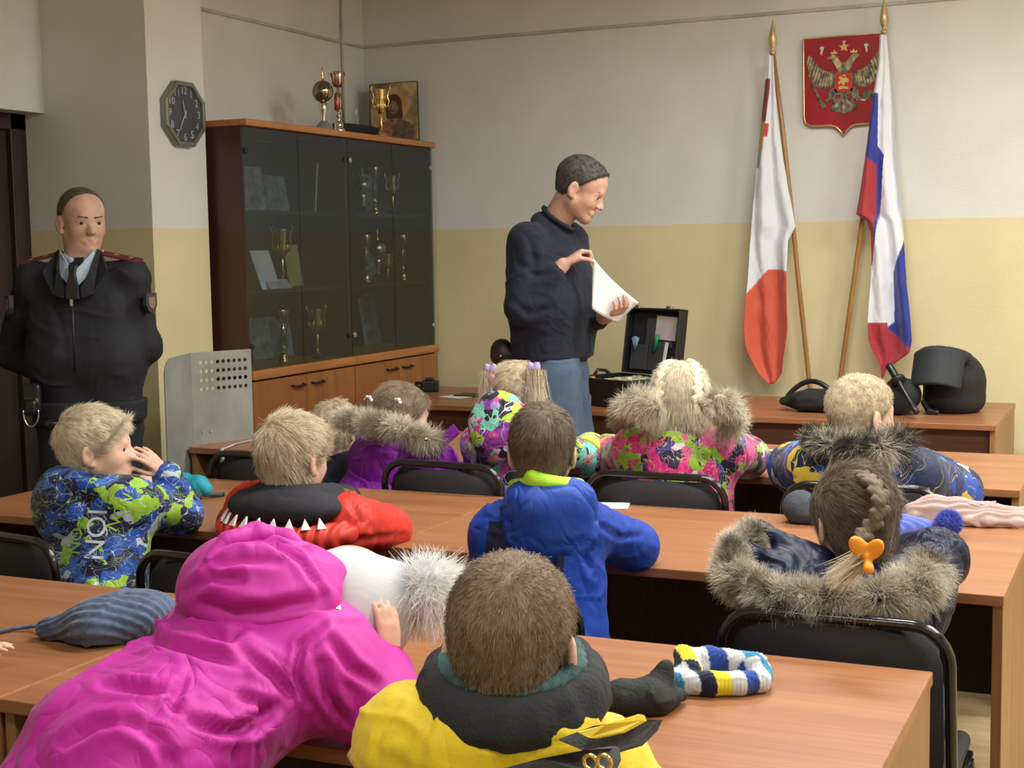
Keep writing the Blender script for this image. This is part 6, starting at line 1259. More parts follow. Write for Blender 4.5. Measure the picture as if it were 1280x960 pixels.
# ------------------------------------------------------------------ coat of arms on the back wall
def emblem():
    k = .00105; Y0 = 7.575; c = at(1055, 100, Y=Y0); M_ = frame(c, x=(1, 0, 0), y=(0, 0, 1))
    t = empty('coat_of_arms', 'red shield with a gilded double-headed eagle hanging on the back wall between the flags', 'emblem', tuple(c))
    M_ = frame((0, 0, 0), x=(1, 0, 0), y=(0, 0, 1))
    def q(x, y): return ((x-597)*k, -(y-385-.0*x)*k)
    R_ = [(0, 172), (200, 172), (198, 400), (196, 560), (188, 585), (165, 600), (110, 603), (60, 603), (35, 612), (15, 632), (0, 655)]
    sh = [((x)*k, -(y-385)*k) for x, y in R_]; sh = sh+[(-x, y) for x, y in sh[1:-1][::-1]]
    Mr = mat('emblem_red', (.33, .020, .032), .18, coat=.5, var=.05); Mg = mat('emblem_gold_rim', (.75, .50, .20), .3, .8); Me = mat('emblem_old_gold', (.40, .33, .17), .5, .3, .3, 40); Mb = mat('emblem_bronze', (.17, .15, .10), .5, .3, .3, 40); Mx = mat('emblem_black_wood', (.05, .02, .02), .4)
    G().prism(sh[::-1], -.012, .004, M_).build('board', Mr, t, .001)
    g = G(); g.tube([M_ @ Vector((x, y, .004)) for x, y in sh], .0045, 8, closed=True); g.build('rim', Mg, t)
    def lay(name, poly, z0, z1, m, par=t, mir=True, b=.0008):
        o = G().prism([(x*k, -(y-385)*k) for x, y in poly], z0, z1, M_).build(name, m, par, b)
        if mir: G().prism([(-x*k, -(y-385)*k) for x, y in poly], z0, z1, M_).build(name, m, par, b)
        return o
    # wings: coverts and a fan of feathers each
    for sgn in (1, -1):
        w = lay('wing', [(sgn*x, y) for x, y in [(46, 356), (60, 340), (88, 338), (118, 318), (146, 282), (166, 256), (178, 262), (182, 300), (176, 350), (160, 388), (134, 412), (104, 424), (66, 420), (46, 396)]], .004, .006, Mb, mir=False)
        arm = np.array([(60, 350), (78, 345), (100, 336), (122, 316), (146, 284), (170, 258)], float); out = np.array([(64, 418), (92, 424), (122, 414), (150, 394), (170, 356), (180, 300)], float); q_ = np.linspace(0, 5, 11)
        for row, (f0, f1, zz) in enumerate(((.0, 1.0, .006), (-.02, .52, .0078))):
            for i, q in enumerate(q_):
                s0 = np.array([np.interp(q, range(6), arm[:, j]) for j in (0, 1)]); s1 = np.array([np.interp(q, range(6), out[:, j]) for j in (0, 1)]); p0 = s0+(s1-s0)*f0; p1 = s0+(s1-s0)*f1; d_ = unit(p1-p0); n_ = np.array((-d_[1], d_[0]))*5.0; L_ = np.linalg.norm(p1-p0)
                P = [p0-n_*.5, p0+n_*.5, p0+d_*L_*.75+n_, p1, p0+d_*L_*.75-n_]; G().prism([(sgn*p[0]*k, -(p[1]-385)*k) for p in P], zz, zz+.0014+.0003*(i % 2), M_).build('feather', Me, w, .0006)
    lay('body', [(0, 300), (22, 310), (34, 345), (46, 360), (46, 430), (34, 455), (0, 462), (-34, 455), (-46, 430), (-46, 360), (-34, 345), (-22, 310)], .004, .010, Mb, mir=False)
    for s in (1, -1):
        h_ = lay('head', [(s*x, y) for x, y in [(8, 325), (10, 300), (24, 285), (34, 268), (56, 258), (74, 268), (86, 282), (66, 282), (56, 292), (46, 305), (34, 330), (20, 345)]], .006, .012, Me, mir=False)
        lay('crown', [(s*x, y) for x, y in [(34, 258), (30, 244), (40, 250), (46, 236), (54, 250), (66, 244), (62, 258)]], .006, .011, Mg, mir=False)
        lay('ribbon', [(s*x, y) for x, y in [(96, 220), (112, 216), (120, 226), (112, 232), (116, 250), (108, 262), (104, 240)]], .005, .008, mat('emblem_pale', (.6, .55, .5), .5), mir=False)
        lay('leg', [(s*x, y) for x, y in [(30, 430), (56, 420), (76, 440), (72, 466), (90, 480), (82, 492), (60, 480), (44, 484), (38, 460)]], .005, .010, Mb, mir=False)
    star = []
    for i in range(10): a = i*pi/5+pi/2; r_ = 27 if i % 2 == 0 else 12; star.append((r_*cos(a), 226-r_*sin(a)))
    lay('top_crown', star, .005, .010, Mg, mir=False); lay('top_crown', [(-9, 196), (9, 196), (6, 206), (-6, 206)], .005, .009, Mg, mir=False)
    lay('sceptre', [(-165, 398), (-152, 392), (-148, 402), (-98, 500), (-106, 508), (-158, 412)], .005, .009, Mb, mir=False); lay('sceptre', [(-122, 496), (-96, 490), (-84, 510), (-104, 524)], .005, .010, Mb, mir=False)
    lay('orb', [(118+24*cos(a), 462+24*sin(a)) for a in np.linspace(0, 2*pi, 21)[:-1]], .005, .012, Mb, mir=False); lay('orb', [(60, 478), (110, 484), (108, 494), (60, 488)], .005, .009, Me, mir=False)
    tl = lay('tail', [(-12, 458), (12, 458), (30, 480), (66, 512), (60, 532), (30, 540), (0, 548), (-30, 540), (-60, 532), (-66, 512), (-30, 480)], .005, .009, Mb, mir=False)
    for i in range(7):
        a = rad(-90+(i-3)*19); o = np.array((0, 462)); L_ = 84-abs(i-3)*5; tip = o+np.array((cos(a)*L_, -sin(a)*L_)); n_ = np.array((sin(a), cos(a)))*8; P = [o, o+(tip-o)*.75+n_, tip, o+(tip-o)*.75-n_]
        G().prism([(p[0]*k, -(p[1]-385)*k) for p in P], .009, .011, M_).build('tail_feather', Me if i % 2 else Mb, tl, .0005)
    s_ = lay('breast_shield', [(-38, 352), (38, 352), (40, 425), (30, 440), (8, 442), (0, 452), (-8, 442), (-30, 440), (-40, 425)], .010, .015, mat('emblem_bright_red', (.55, .02, .012), .3), mir=False)
    for P in ([(-24, 372), (-6, 366), (10, 372), (26, 384), (24, 400), (10, 396), (4, 412), (-6, 412), (-10, 398), (-22, 408), (-28, 396), (-14, 388)], [(-2, 360), (10, 362), (8, 376), (-4, 374)], [(-26, 418), (-6, 414), (22, 420), (26, 432), (0, 428), (-20, 432)]):
        G().prism([(x*k, -(y-385)*k) for x, y in P], .015, .017, M_).build('rider_relief', Mg, s_, .0005)
emblem()
# ------------------------------------------------------------------ flags on poles
M_pole = wood('varnished_pole', (.42, .22, .07), (.36, .18, .055), (.30, .14, .04), 2, .3); M_fin = mat('brass_finial', (.62, .48, .24), .35, .5)
def flag(name, label, pole, Y, rows, colf, pleat, seed, phase=0):
    top_ = at(*pole[-1], Y=Y); bot = at(*pole[0], Y=Y); d = bot-top_; base = top_+d*(top_[2]/-d[2]) if d[2] < 0 else bot
    t = empty(name, label, 'flag', (float(base[0]), Y+.02, 0), 0, None)
    P = [at(*p, Y=Y+.02) for p in pole[::-1]]; e = P[-1]-P[-2]; last = P[-1]+e*((P[-1][2]-.005)/-e[2]); fix(G().tube([tuple(p) for p in P]+[tuple(last)], .0125, 14).build('pole', M_pole, None), t)
    tp = P[0]; ax = unit(P[0]-P[1]); fz = frame(tp, x=(1, 0, 0), z=ax); fx = G().lathe([(.010, -.04), (.011, -.01), (.018, -.005), (.018, .005), (.010, .012), (.012, .022), (.021, .05), (.022, .075), (.015, .11), (.006, .145), (.002, .17), (0, .172)], n=20, M_=fz).build('finial', M_fin, None); fix(fx, t)
    nu, nv = 72, 220; ys = np.array([r[0] for r in rows], float); yy = np.linspace(ys[0], ys[-1], nv+1); xl = np.interp(yy, ys, [r[1] for r in rows]); xr = np.interp(yy, ys, [r[2] for r in rows]); V = np.zeros(((nu+1)*(nv+1), 3)); C_ = np.zeros_like(V); n = 0
    for j in range(nv+1):
        for i in range(nu+1):
            u = i/nu; x = xl[j]+(xr[j]-xl[j])*u; w = (xr[j]-xl[j])/50; v = j/nv
            dy = pleat*w*(sin(2*pi*(u*1.9+phase+.25*sin(v*5)))*.55+sin(2*pi*(u*.9+.4+v*.5))*.6)
            p = at(x, yy[j], Y=Y-.01); V[n] = (p[0], Y-.035+dy, p[2]); C_[n] = colf(x, yy[j]); n += 1
    F = [(j*(nu+1)+i, j*(nu+1)+i+1, (j+1)*(nu+1)+i+1, (j+1)*(nu+1)+i) for j in range(nv) for i in range(nu)]
    V = V+np.stack([0*V[:, 0], .006*fbm(V*np.array((30, 1, 12)), 2, seed), 0*V[:, 0]], 1)
    cm = col_attr_mat(name+'_cloth', 'col', .65, .2, .3); o = qmesh('flag_cloth', V, np.array(F), cm, None, {'col': C_}); md = o.modifiers.new('thick', 'SOLIDIFY'); md.thickness = .0012; fix(o, t)
    return t
WH = (.72, .74, .80)
def c1(x, y):
    ly = np.interp(x, [934, 962, 987], [368, 336, 338])
    if y > ly: return (.62, .11, .065)
    if y < 215:
        e = np.interp(y, [60, 110, 150, 200, 215], [960, 957, 953, 948, 946]); dx = x-e
        if 98 < y < 152 and dx < 6.5: return (.22, .03, .05)
        if 152 <= y < 188 and dx < 6: return (.50, .33, .05)
        if 155 <= y < 172 and dx < 10: return (.55, .05, .06)
        if 188 <= y < 210 and dx < 5: return (.32, .31, .33)
    return WH
flag('city_flag', 'white and orange-red flag on a varnished pole leaning left of the red shield', [(1011, 470), (998, 350), (987, 240), (977, 150), (966, 66)], 7.49,
     [(70, 961, 968), (110, 957, 970), (150, 953, 973), (200, 948, 980), (240, 944, 987), (283, 941, 996), (300, 940, 987), (340, 938, 986), (380, 935, 987), (410, 933, 988), (430, 935, 985), (450, 942, 982), (466, 951, 980), (479, 962, 970)], c1, .030, 5)
def c2(x, y):
    BL, RD = (.03, .045, .28), (.38, .035, .05)
    if y < 117: return WH
    if y < 330 and x < np.interp(y, [117, 182, 194, 250, 290, 330], [1099, 1098, 1106, 1102, 1097, 1092]):
        if y > 195 and x < np.interp(y, [195, 206, 320], [1084, 1096.5, 1094]): return RD
        if y > 262: return RD if x < 1093 else BL
        return BL
    if y > 402 and x < 1110 or y > np.interp(x, [1087, 1108, 1142], [402, 409, 437]): return RD
    if y > 300 and x > np.interp(y, [300, 340, 402, 410], [1131, 1117, 1118, 1108]): return BL
    return WH
flag('tricolour_flag', 'white, blue and red flag whose pole covers the right side of the red shield', [(1051, 469), (1078, 275), (1105, 40)], 7.47,
     [(44, 1101, 1109), (80, 1099, 1112), (117, 1093, 1115), (160, 1088, 1118), (200, 1083, 1121), (240, 1077, 1125), (268, 1072, 1128), (276, 1085, 1129), (290, 1090, 1130), (320, 1091, 1132), (360, 1089, 1135), (400, 1086, 1140), (425, 1087, 1142), (440, 1093, 1139), (452, 1100, 1122), (460, 1102, 1110), (472, 1103, 1105)], c2, .034, 6, .3)
# ------------------------------------------------------------------ open tool case
def tool_case():
    zr = .895; H1 = at(776, 464, Z=zr); d = unit(A3(.87, -.48, 0)); w = .40; nn = unit(np.cross(UP, d)); nn = -nn if nn[1] > 0 else nn; dp = .32
    o = A3(H1[0], H1[1], .7505); t = empty('tool_case', 'open black tool case with pockets in its raised lid on the table behind the man', 'case', tuple(o)); M_ = frame((0, 0, 0), x=d, y=-nn)  # local x along hinge, y towards back
    Mc = mat('black_hard_case', (.012, .014, .017), .35, bump=.2); Ml = mat('case_lining', (.02, .02, .024), .8, bump=.3); Mp_ = mat('grey_net_pocket', (.06, .065, .07), .7)
    g = G(); g.box(0, w, -dp, 0, 0, .012, M_).box(0, w, -dp, -dp+.012, 0, .14, M_).box(0, w, -.012, 0, 0, .14, M_).box(0, .012, -dp, 0, 0, .14, M_).box(w-.012, w, -dp, 0, 0, .14, M_); g.build('base', Mc, t, .004)
    G().box(.014, w-.014, -dp+.014, -.014, .10, .112, M_).build('tray', Ml, t)
    Ml_ = M_ @ Matrix.Translation((0, .0, .142)) @ Matrix.Rotation(rad(-8), 4, 'X')
    g = G(); g.box(0, w, .05, .062, 0, .34, Ml_).box(0, .014, 0, .062, 0, .34, Ml_).box(w-.014, w, 0, .062, 0, .34, Ml_).box(0, w, 0, .062, .326, .34, Ml_).box(0, w, 0, .062, 0, .012, Ml_); g.build('lid', Mc, t, .008, 3)
    G().box(.02, w-.02, .040, .049, .01, .32, Ml_).build('lid_lining', Ml, t, .002)
    for x0, x1, z0, z1, yy in ((.03, .16, .02, .15, .026), (.17, .29, .02, .16, .022), (.13, .33, .14, .29, .030)): G().box(x0, x1, yy, yy+.01, z0, z1, Ml_).build('pocket', Mp_, t, .004)
    for x in (.08, .32): G().box(x-.018, x+.018, -.006, .02, .335, .352, Ml_).build('latch', M_steel, t, .002)
    G().tube([M_ @ Vector(v) for v in ((.01, -.06, .12), (-.02, -.09, .155), (-.03, -.13, .16), (-.03, -.16, .13))], .009, 8).build('lid_stay', Mc, t)
    tl = 'pieces of kit in the tool case'
    def loose(name, g, m, label, cat, b=0): ob = g.build(name, m, None, b); ob.location = tuple(o); return tag(ob, label, cat)
    mo = mat('orange_plastic', (.85, .22, .02), .4)
    for i, x in enumerate((.055, .105)): loose('orange_cap', G().cyl(M_ @ Vector((x, -dp+.02+.0, .128)), M_ @ Vector((x, -dp+.05, .128)), .016, n=14), mo, ('left' if i == 0 else 'right')+' orange plastic cap at the front of the open tool case', 'cap', .003)
    g = G()
    for i in range(5): a = -.5+i*.25; g.tube([Ml_ @ Vector((.075, .018, .12)), Ml_ @ Vector((.075+.05*sin(a), .012, .12+.07*cos(a)))], .004, 6)
    loose('cable_bundle', g, mat('pale_blue_plastic', (.25, .45, .6), .4), 'pale blue bundle sticking out of the left lid pocket of the tool case', 'tool')
    loose('green_marker', G().tube([Ml_ @ Vector((.225, .014, .12)), Ml_ @ Vector((.245, .010, .205))], .010, 10), mat('green_plastic', (.01, .26, .08), .4), 'green marker in the lid pocket of the tool case', 'marker')
    loose('white_card', G().box(.285, .305, .012, .016, .10, .20, Ml_ @ Matrix.Rotation(rad(6), 4, 'Y')), M_paper, 'narrow white card at the right side of the tool case lid', 'card')
    loose('folded_paper', G().box(.20, .37, .026, .036, .19, .31, Ml_ @ Matrix.Rotation(rad(2), 4, 'Y')), mat('pinkish_paper', (.65, .55, .55), .7), 'pinkish papers tucked in the top of the tool case lid', 'paper')
    s_ = SDF((-.2, -.15, -.05), (.2, .15, .06), .006); s_.box((0, 0, 0), (.12, .07, .008), None, .006, .01); V, Q = s_.mesh(); V = V+np.stack([0*V[:, 0], 0*V[:, 0], .010*fbm(V*25, 2, 3)], 1)
    b = qmesh('plastic_bag', V, Q, mat('yellowish_plastic_bag', (.55, .53, .35), .25, var=.3, vscale=20)); p = M_ @ Vector((.22, -.15, .126)); b.location = (o[0]+p.x, o[1]+p.y, o[2]+p.z); b.rotation_euler = (0, 0, rad(37)); tag(b, 'crumpled yellowish plastic bag lying in the open tool case', 'bag')
tool_case()
# ------------------------------------------------------------------ police gear on the right table
def gear():
    rtv = A3(_r[0], _r[1], 0); bkv = unit(A3(_f[0], _f[1], 0))
    Mk = mat('black_nylon', (.012, .012, .013), .8, bump=.5, bscale=250, var=.2); Mg = mat('black_rubber', (.022, .023, .025), .35, var=.2)
    c = at(1184, 478, Y=6.95); c[2] = .751; t = empty('riot_helmet', 'black padded riot helmet with raised visor flap at the right end of the table', 'helmet', tuple(c)); O = c
    s_ = SDF(c+A3(-.22, -.25, -.01), c+A3(.25, .25, .36), .0065); s_.ell(c+A3(.03, .0, .135), (.145, .16, .150), None, .02); s_.ell(c+A3(.03, .0, .05), (.14, .15, .08), None, .04); s_.ell(c+A3(-.13, -.10, .10), (.10, .10, .075), None, .02, True); s_.cut(c+A3(0, 0, .002), -UP); wmesh('shell', s_, Mk, t, 1, puffs(.004, 14, 2))
    mid = at(1168, 458, Y=6.72); zv = unit(-rtv*.45-bkv*.75+UP*.42); xv = unit(np.cross(UP, zv)); yv = np.cross(zv, xv); Rv = np.stack([xv, yv, zv], 1); tp = mid+yv*.085+xv*.04-zv*.02
    s_ = SDF(mid-.25, mid+.25, .005); s_.box(mid, (.115, .088, .012), Rv, .010, .01); s_.cone(tp-xv*.1, tp+xv*.08, .022, .022, .03)
    V, Q = s_.mesh(); V = V-zv*(((V-mid)@xv)**2*4.5)[:, None]; V = V+normals(V, Q)*puffs(.004, 14, 3)(V)[:, None]; fix(qmesh('visor', V, Q, mat('dark_visor', (.016, .019, .022), .7, bump=.2)), t)
    s_ = SDF(c+A3(-.2, -.3, -.02), c+A3(.2, .1, .2), .006); s_.path([c+A3(-.09, -.10, .05), c+A3(-.06, -.17, .02), c+A3(-.02, -.18, .012)], [.016, .014, .012], .01); wmesh('chin_strap', s_, Mg, t, 1)
    # vest / bag
    c = at(1060, 500, Y=6.78); c[2] = .751; s_ = SDF(c+A3(-.4, -.22, -.01), c+A3(.45, .3, .2), .0075); s_.box(c+A3(.02, .03, .05), (.27, .13, .045), None, .04, .03); s_.ell(c+A3(-.20, .0, .045), (.09, .06, .035), None, .03); s_.cone(c+A3(-.22, -.02, .05), c+A3(-.30, -.03, .045), .03, .018, .03); s_.ell(c+A3(.25, -.02, .09), (.09, .10, .08), None, .03); s_.cut(c+A3(0, 0, .001), -UP)
    V, Q = s_.mesh(); V = V+normals(V, Q)*puffs(.012, 9, 3)(V)[:, None]; V[:, 2] = np.maximum(V[:, 2], .7505); o = qmesh('gear_bag', V-c, Q, Mk); o.location = tuple(c); tag(o, 'crumpled black gear bag lying on the table behind the boy with cropped hair', 'bag')
    a = at(980, 497, Y=6.98); b_ = at(1058, 492, Y=6.92); P = []
    for i in range(15): q = i/14; p = a*(1-q)+b_*q; P.append((p[0], p[1], .764+.112*sin(pi*min(1, q*1.08))**.8 if q < .92 else .775))
    g = G().tube(P, .013, 12); o = g.build('hose_handle', Mg); tag(o, 'arched black rubber handle rising above the gear bag', 'handle')
    a = at(1111, 456, Y=6.72); b_ = at(1146, 516, Y=6.56); t = empty('baton', 'black baton with ring guard leaning on the gear bag', 'baton', tuple(b_)); d = unit(a-b_); L_ = float(np.linalg.norm(a-b_)); M2 = frame((0, 0, 0), x=np.cross(d, A3(0, 1, 0)), z=d)
    G().lathe([(0, -.0), (.014, .0), (.015, .02), (.013, .04), (.012, L_*.62), (.016, L_*.64), (.018, L_*.95), (.020, L_*.98), (.0, L_)], n=16, M_=M2).build('shaft', Mg, t); G().lathe([(.016, L_*.62), (.034, L_*.64), (.036, L_*.67), (.034, L_*.70), (.016, L_*.72)], n=20, M_=M2).build('guard', M_black, t)
def M_v(c, rr, a, z):
    p = A3(rr*sin(a)*(.85+.15*z), -rr*cos(a)*.95+.02, 0); ax = rad(-30); y, zz = p[1], z*.17-.02
    y2 = y*cos(ax)+zz*sin(ax); z2 = -y*sin(ax)+zz*cos(ax)
    b = rad(-45); x, y = p[0], y2; return c+A3(x*cos(b)-y*sin(b)*-1*-1, x*sin(b)+y*cos(b), z2+.12)
gear()
# ------------------------------------------------------------------ camera and papers on the left table
def camera_prop():
    c = at(538, 489, Z=.752); c[2] = .7505; t = empty('video_camera', 'small black camera standing on the table beside the cabinet', 'camera', tuple(c), rad(25))
    G().box(-.05, .045, -.035, .035, .0, .062).build('camera_body', M_black, t, .008, 3); G().cyl((-.05, 0, .032), (-.085, 0, .032), .026, n=20).build('lens', M_blackmetal, t, .003); G().box(.046, .052, -.03, .03, .006, .062).build('screen', mat('grey_screen', (.12, .13, .13), .3), t, .002); G().box(-.03, .02, -.02, .02, .06, .078).build('viewfinder', M_black, t, .005)
camera_prop()
def sheet(name, label, cat, x, y, z, w, h, rz, m, th=.0012): p = at(x, y, Z=z); o = G().box(-w/2, w/2, -h/2, h/2, 0, th).build(name, m); o.location = (p[0], p[1], z); o.rotation_euler = (0, 0, rad(rz)); return tag(o, label, cat)
sheet('paper_sheet', 'white paper lying on the table to the right of the small camera', 'paper', 570, 496, .7512, .16, .12, -20, M_paper); sheet('folder', 'black folder lying on the table behind the floral hood', 'folder', 604, 495, .7512, .30, .12, 0, M_black, .008); sheet('red_tag', 'small red object on the front edge of the table beside the violet coat girl', 'tag', 534, 499, .7512, .05, .03, 0, mat('red_plastic', (.6, .03, .02), .4), .006)
sheet('paper_sheet', 'white sheet under the hand of the boy in the royal blue jacket', 'paper', 758, 632, .7512, .14, .10, 15, M_paper)
# ------------------------------------------------------------------ hats, gloves and straps on the desks
def item(name, label, cat, c, s_, m, disp=None, it=1, attrs=None, floor_z=.7508):
    V, Q = s_.mesh(); V = relax(V, Q, it)
    at0 = {k: f(V) for k, f in (attrs or {}).items()}
    if disp is not None: V = V+normals(V, Q)*disp(V)[:, None]
    if floor_z: V[:, 2] = np.maximum(V[:, 2], floor_z)
    o = qmesh(name, V-c, Q, m, None, at0); o.location = tuple(c); return tag(o, label, cat)
# blue grey knitted hat
c = at(140, 785, Z=.752); c[2] = .751
P_ = lambda x, y, z: at(x, y, Z=z)
s_ = SDF(c-A3(.3, .25, .01), c+A3(.3, .25, .2), .004); a, b_ = P_(70, 785, .775), P_(172, 778, .79); dx = unit(b_-a)
s_.ell(P_(172, 768, .795), (.085, .085, .05), frame_R(dx), .03); s_.ell(P_(128, 778, .79), (.06, .075, .038), frame_R(dx), .04); s_.cone(P_(60, 786, .772), P_(120, 782, .785), .024, .036, .05); s_.cut(A3(0, 0, .752), -UP)
Mb_ = mat('blue_grey_knit', (.075, .115, .20), .9, var=.15, vscale=60, bump=.3, sheen=.3)
side_ = np.cross(UP, dx)
def ribs(V):
    q = V-a; x = q@dx; ph = np.arctan2(V[:, 2]-.748, q@side_); return .0024*np.sin(ph*26+x*6) + .0045*np.exp(-((x-.115-.5*(q[:, 2]-.03))/.006)**2)
hat = item('knitted_hat', 'blue-grey ribbed knitted hat lying on the left foreground desk', 'hat', c, s_, Mb_, ribs)
cordp = [P_(62, 783, .772), P_(40, 783, .760), P_(15, 786, .756), P_(-25, 796, .756)]; g = G().tube([tuple(p-c) for p in cordp], .0045, 8); g.build('tie_cord', Mb_, hat)
# striped knitted snood
c = at(905, 858, Z=.752); c[2] = .751; s_ = SDF(c-A3(.16, .14, .01), c+A3(.16, .14, .1), .0032)
rt2 = A3(_r[0], _r[1], 0); bk = A3(_f[0], _f[1], 0); bk /= np.linalg.norm(bk); Q_ = lambda u, v, z: c+rt2*u+bk*v+UP*z
s_.path([Q_(-.07, .03, .022), Q_(-.02, .045, .026), Q_(.035, .025, .024), Q_(.065, .0, .022), Q_(.06, -.03, .020), Q_(.02, -.045, .020), Q_(-.03, -.045, .020), Q_(-.075, -.035, .02), Q_(-.085, .0, .02)], [.020, .024, .024, .022, .020, .021, .022, .021, .018], .006); s_.path([Q_(-.055, .03, .045), Q_(-.02, .05, .045), Q_(.01, .03, .04), Q_(.06, .01, .038)], [.018, .016, .02, .022], .008); s_.cone(Q_(-.06, .0, .03), Q_(-.07, .04, .05), .022, .018, .01)
def snood(V):
    q = V-c; x = q@rt2; y = q@bk; t = np.where(y < .0, (x+.10)/.19*7.0, 8.4+(x+.09)/.17*6.0)+np.where(y < 0, y*14, y*10); i = np.floor(t).astype(int) % 7
    pal = np.array([(.55, .58, .62), (.03, .22, .38), (.62, .64, .66), (.006, .010, .035), (.72, .62, .03), (.55, .57, .60), (.02, .06, .30)]); return pal[[0, 3, 0, 4, 5, 6, 2]][i] if False else pal[np.array([5, 3, 4, 5, 6, 0, 1])[i]]
sn = item('striped_snood', 'knitted snood striped grey, navy, yellow and blue on the foreground desk', 'hat', c, s_, col_attr_mat('striped_knit', 'col', .9), lambda V: .0010*np.sin(V@rt2*900)+.0006*np.sin(V@bk*800), 1, {'col': snood})
# black mitten with standing thumb
c = at(800, 888, Z=.752); c[2] = .751; Q_ = lambda u, v, z: c+rt2*u+bk*v+UP*z; s_ = SDF(c-A3(.16, .14, .01), c+A3(.16, .16, .14), .004)
s_.path([Q_(-.068, .0, .022), Q_(-.03, .005, .024), Q_(.02, .0, .024), Q_(.055, .01, .020)], [.022, .027, .030, .018], .02); s_.cone(Q_(-.03, -.01, .02), Q_(.03, -.015, .02), .022, .022, .02); s_.path([Q_(.02, .01, .03), Q_(.042, .02, .055), Q_(.048, .02, .072)], [.018, .014, .012], .02); s_.cone(Q_(.03, .02, .02), Q_(.075, .035, .016), .022, .012, .02); s_.ell(Q_(-.085, .0, .026), (.025, .014, .012), np.stack([rt2, bk, UP], 1), .003, True); s_.cut(A3(0, 0, .752), -UP)
item('mitten', 'black mitten with upright thumb beside the striped snood', 'mitten', c, s_, mat('black_mitten', (.010, .012, .013), .75, bump=.4), lambda V: folds(.006, 40, (1, .3, .2), 5)(V)+puffs(.004, 30, 4)(V))
# blue bobble hat and pink knitted scarf hat
c = at(1150, 672, Z=.752); c[2] = .751; Q_ = lambda u, v, z: c+rt2*u+bk*v+UP*z; Mbl = mat('cornflower_knit', (.11, .16, .62), .9, bump=.3, sheen=.2); s_ = SDF(c-A3(.2, .2, .01), c+A3(.2, .2, .14), .004)
s_.path([Q_(-.08, -.02, .03), Q_(-.04, .0, .030), Q_(.0, .005, .026), Q_(.035, .01, .03)], [.030, .030, .024, .012], .02); s_.cone(Q_(-.09, .02, .03), Q_(-.05, .03, .03), .026, .026, .02)
bh = item('bobble_hat', 'cornflower blue knitted hat with round bobble on the second desk', 'hat', c, s_, Mbl, lambda V: .0016*np.sin(V@bk*560))
pc = Q_(.075, -.005, .040)-c; bb = G().ball(pc, .030, n=18).build('bobble', Mbl, bh); rg = np.random.default_rng(1); D = rg.normal(0, 1, (2600, 3)); D /= np.linalg.norm(D, axis=1, keepdims=True); st = strands('bobble_yarn', pc+D*.028, D, .012, .0022, strand_mat('blue_yarn', (.08, .12, .50), (.14, .20, .70), (.07, .10, .45)), bb, curl=.3)
c = at(1210, 655, Z=.752); c[2] = .751; Q_ = lambda u, v, z: c+rt2*u+bk*v+UP*z; Mpk = mat('powder_pink_knit', (.47, .34, .315), .9, bump=.3, sheen=.2); s_ = SDF(c-A3(.28, .22, .01), c+A3(.35, .22, .12), .0038)
s_.path([Q_(-.15, .02, .028), Q_(-.09, .035, .034), Q_(-.02, .02, .030), Q_(.06, .0, .024), Q_(.16, -.02, .018), Q_(.24, -.03, .014)], [.030, .040, .038, .032, .026, .022], .02); s_.path([Q_(-.05, -.01, .02), Q_(.04, -.035, .018), Q_(.12, -.045, .014), Q_(.22, -.05, .012)], [.020, .022, .020, .016], .02); s_.cut(A3(0, 0, .752), -UP)
ps = item('knitted_scarf_hat', 'powder pink ribbed hat with ties at the right end of the second desk', 'hat', c, s_, Mpk, lambda V: .0035*np.sin((V@bk+.12*(V@rt2))*420+1.5*np.sin(V@rt2*12)))
for a0 in (0, .8): G().tube([tuple(Q_(.03+.04*cos(q)+a0*.03, .0+.015*sin(q), .052+.008*sin(2*q))-c) for q in np.linspace(a0, 2*pi+a0-1, 15)], .0045, 8).build('tie_cord', Mpk, ps)
# turquoise mitten with dark green cuff
c = at(237, 622, Z=.752); c[2] = .751; Q_ = lambda u, v, z: c+rt2*u+bk*v+UP*z; s_ = SDF(c-A3(.16, .14, .01), c+A3(.16, .16, .12), .004); s_.path([Q_(-.06, .03, .05), Q_(-.02, .02, .045), Q_(.03, .0, .04), Q_(.055, -.01, .03)], [.028, .030, .030, .022], .02); s_.cone(Q_(-.04, .05, .03), Q_(.01, .05, .028), .022, .022, .02)
mt_ = item('mitten', 'turquoise padded mitten with dark green cuff beside the printed jacket', 'mitten', c, s_, mat('turquoise_cloth', (.01, .34, .46), .6), puffs(.006, 24, 3))
s_ = SDF(A3(-.16, -.16, -.01), A3(.16, .16, .1), .004); s_.cone(rt2*-.03+bk*-.02+UP*.02, rt2*.03+bk*-.04+UP*.015, .022, .02, .02); V, Q = s_.mesh(); V[:, 2] = np.maximum(V[:, 2], 0); Mdg = mat('dark_green_cloth', (.015, .07, .06), .7); qmesh('cuff', V, Q, Mdg, mt_)
G().tube([tuple(rt2*x+bk*y+UP*z) for x, y, z in ((.03, -.03, .02), (.06, -.02, .012), (.10, .01, .008), (.11, .02, .006), (.06, .01, .006))], .006, 8).build('strap', Mdg, mt_)
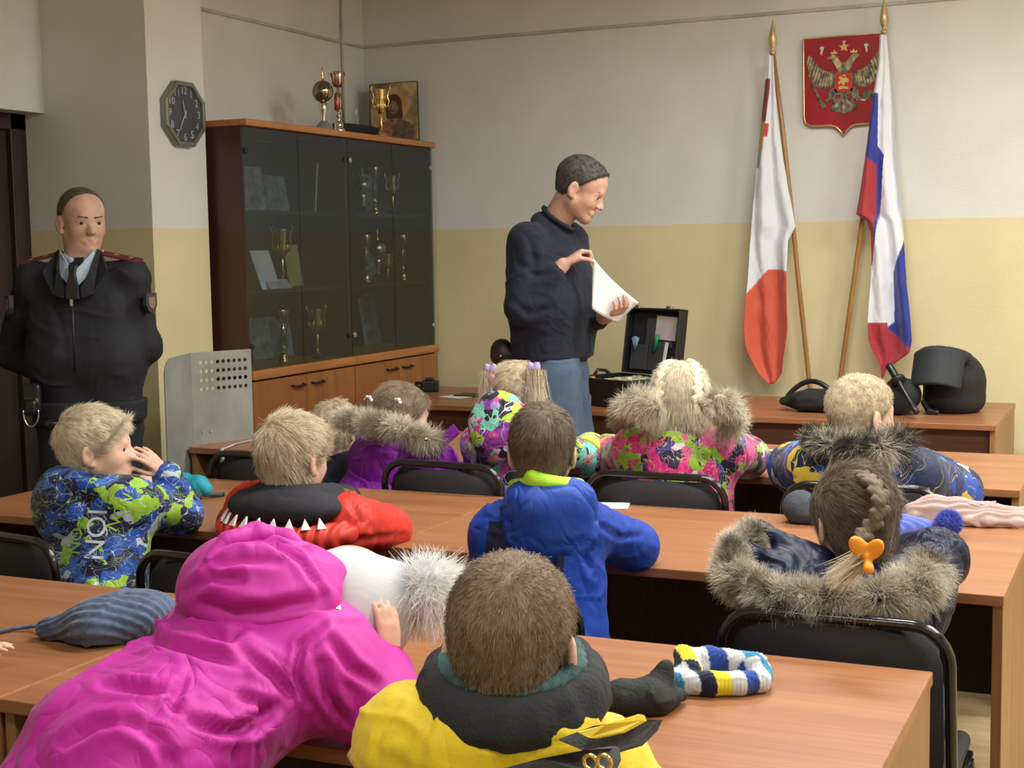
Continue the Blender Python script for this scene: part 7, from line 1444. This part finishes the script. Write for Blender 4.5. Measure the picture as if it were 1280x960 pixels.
# black glove cuff beside the boy in red
c = at(428, 625, Z=.752); c[2] = .751; V = []; F = []
for i in range(17):
    a = pi*i/16; x = -.055*cos(a); z = .042*sin(a)+.001
    for y in (-.03, .03): V.append(rt2*x+bk*(y+.02*sin(a))+UP*z)
for i in range(16): F.append((2*i, 2*i+1, 2*i+3, 2*i+2))
o = qmesh('wrist_strap', V, np.array(F), mat('charcoal_strap', (.03, .03, .04), .6)); o.location = tuple(c); md = o.modifiers.new('thick', 'SOLIDIFY'); md.thickness = .003; tag(o, 'charcoal strap bent into an arch on the desk beside the red jacket', 'strap')
sheet('name_tag', 'small white card lying beside the charcoal strap', 'card', 446, 630, .7512, .05, .03, 10, M_paper)
# white strap with pale blue mask, hanging over the desk edge
a = [at(328, 546, Z=.757), at(310, 551, Z=.757), at(292, 555, Z=.756), at(286, 558.5, Z=.7545)]; e = A3(a[-1][0]-.004, 4.790, .752); P = a+[e, e-UP*.03, e-UP*.085]; V = []
for i, p in enumerate(P):
    w = A3(.010, 0, 0) if i >= 4 else A3(.006, .010, 0); V += [p-w, p+w]
o = qmesh('white_strap', np.array(V)-P[0], np.array([(2*i, 2*i+1, 2*i+3, 2*i+2) for i in range(len(P)-1)]), mat('white_webbing', (.62, .62, .64), .7), smooth=False); o.location = tuple(P[0]); md = o.modifiers.new('thick', 'SOLIDIFY'); md.thickness = .0015; tag(o, 'white webbing strap hanging over the left end of the third desk', 'strap')
sheet('face_mask', 'pale blue folded mask at the end of the white strap', 'mask', 331, 545.5, .7515, .10, .045, 10, mat('pale_blue_mask', (.42, .55, .68), .8), .006)
o = G().tube([tuple(at(x, y, Z=.757)) for x, y in ((942, 562), (960, 563), (985, 564), (1005, 566))], .0045, 8).build('phone_cable', mat('white_cable', (.7, .68, .62), .5)); tag(o, 'short white cord on the third desk between the graffiti and camouflage jackets', 'cord')
c = at(1000, 652, Z=.752); c[2] = .751; s_ = SDF(c-A3(.12, .12, .01), c+A3(.12, .12, .14), .005); s_.ell(c+A3(0, 0, .045), (.048, .055, .046), None, .02); s_.cone(c+A3(0, 0, .03), c+A3(.05, -.02, .03), .035, .03, .02); item('grey_hat', 'grey fleece hat on the second desk left of the girl with the braid', 'hat', c, s_, mat('grey_fleece', (.055, .07, .09), .95, bump=.6), puffs(.006, 20, 3))
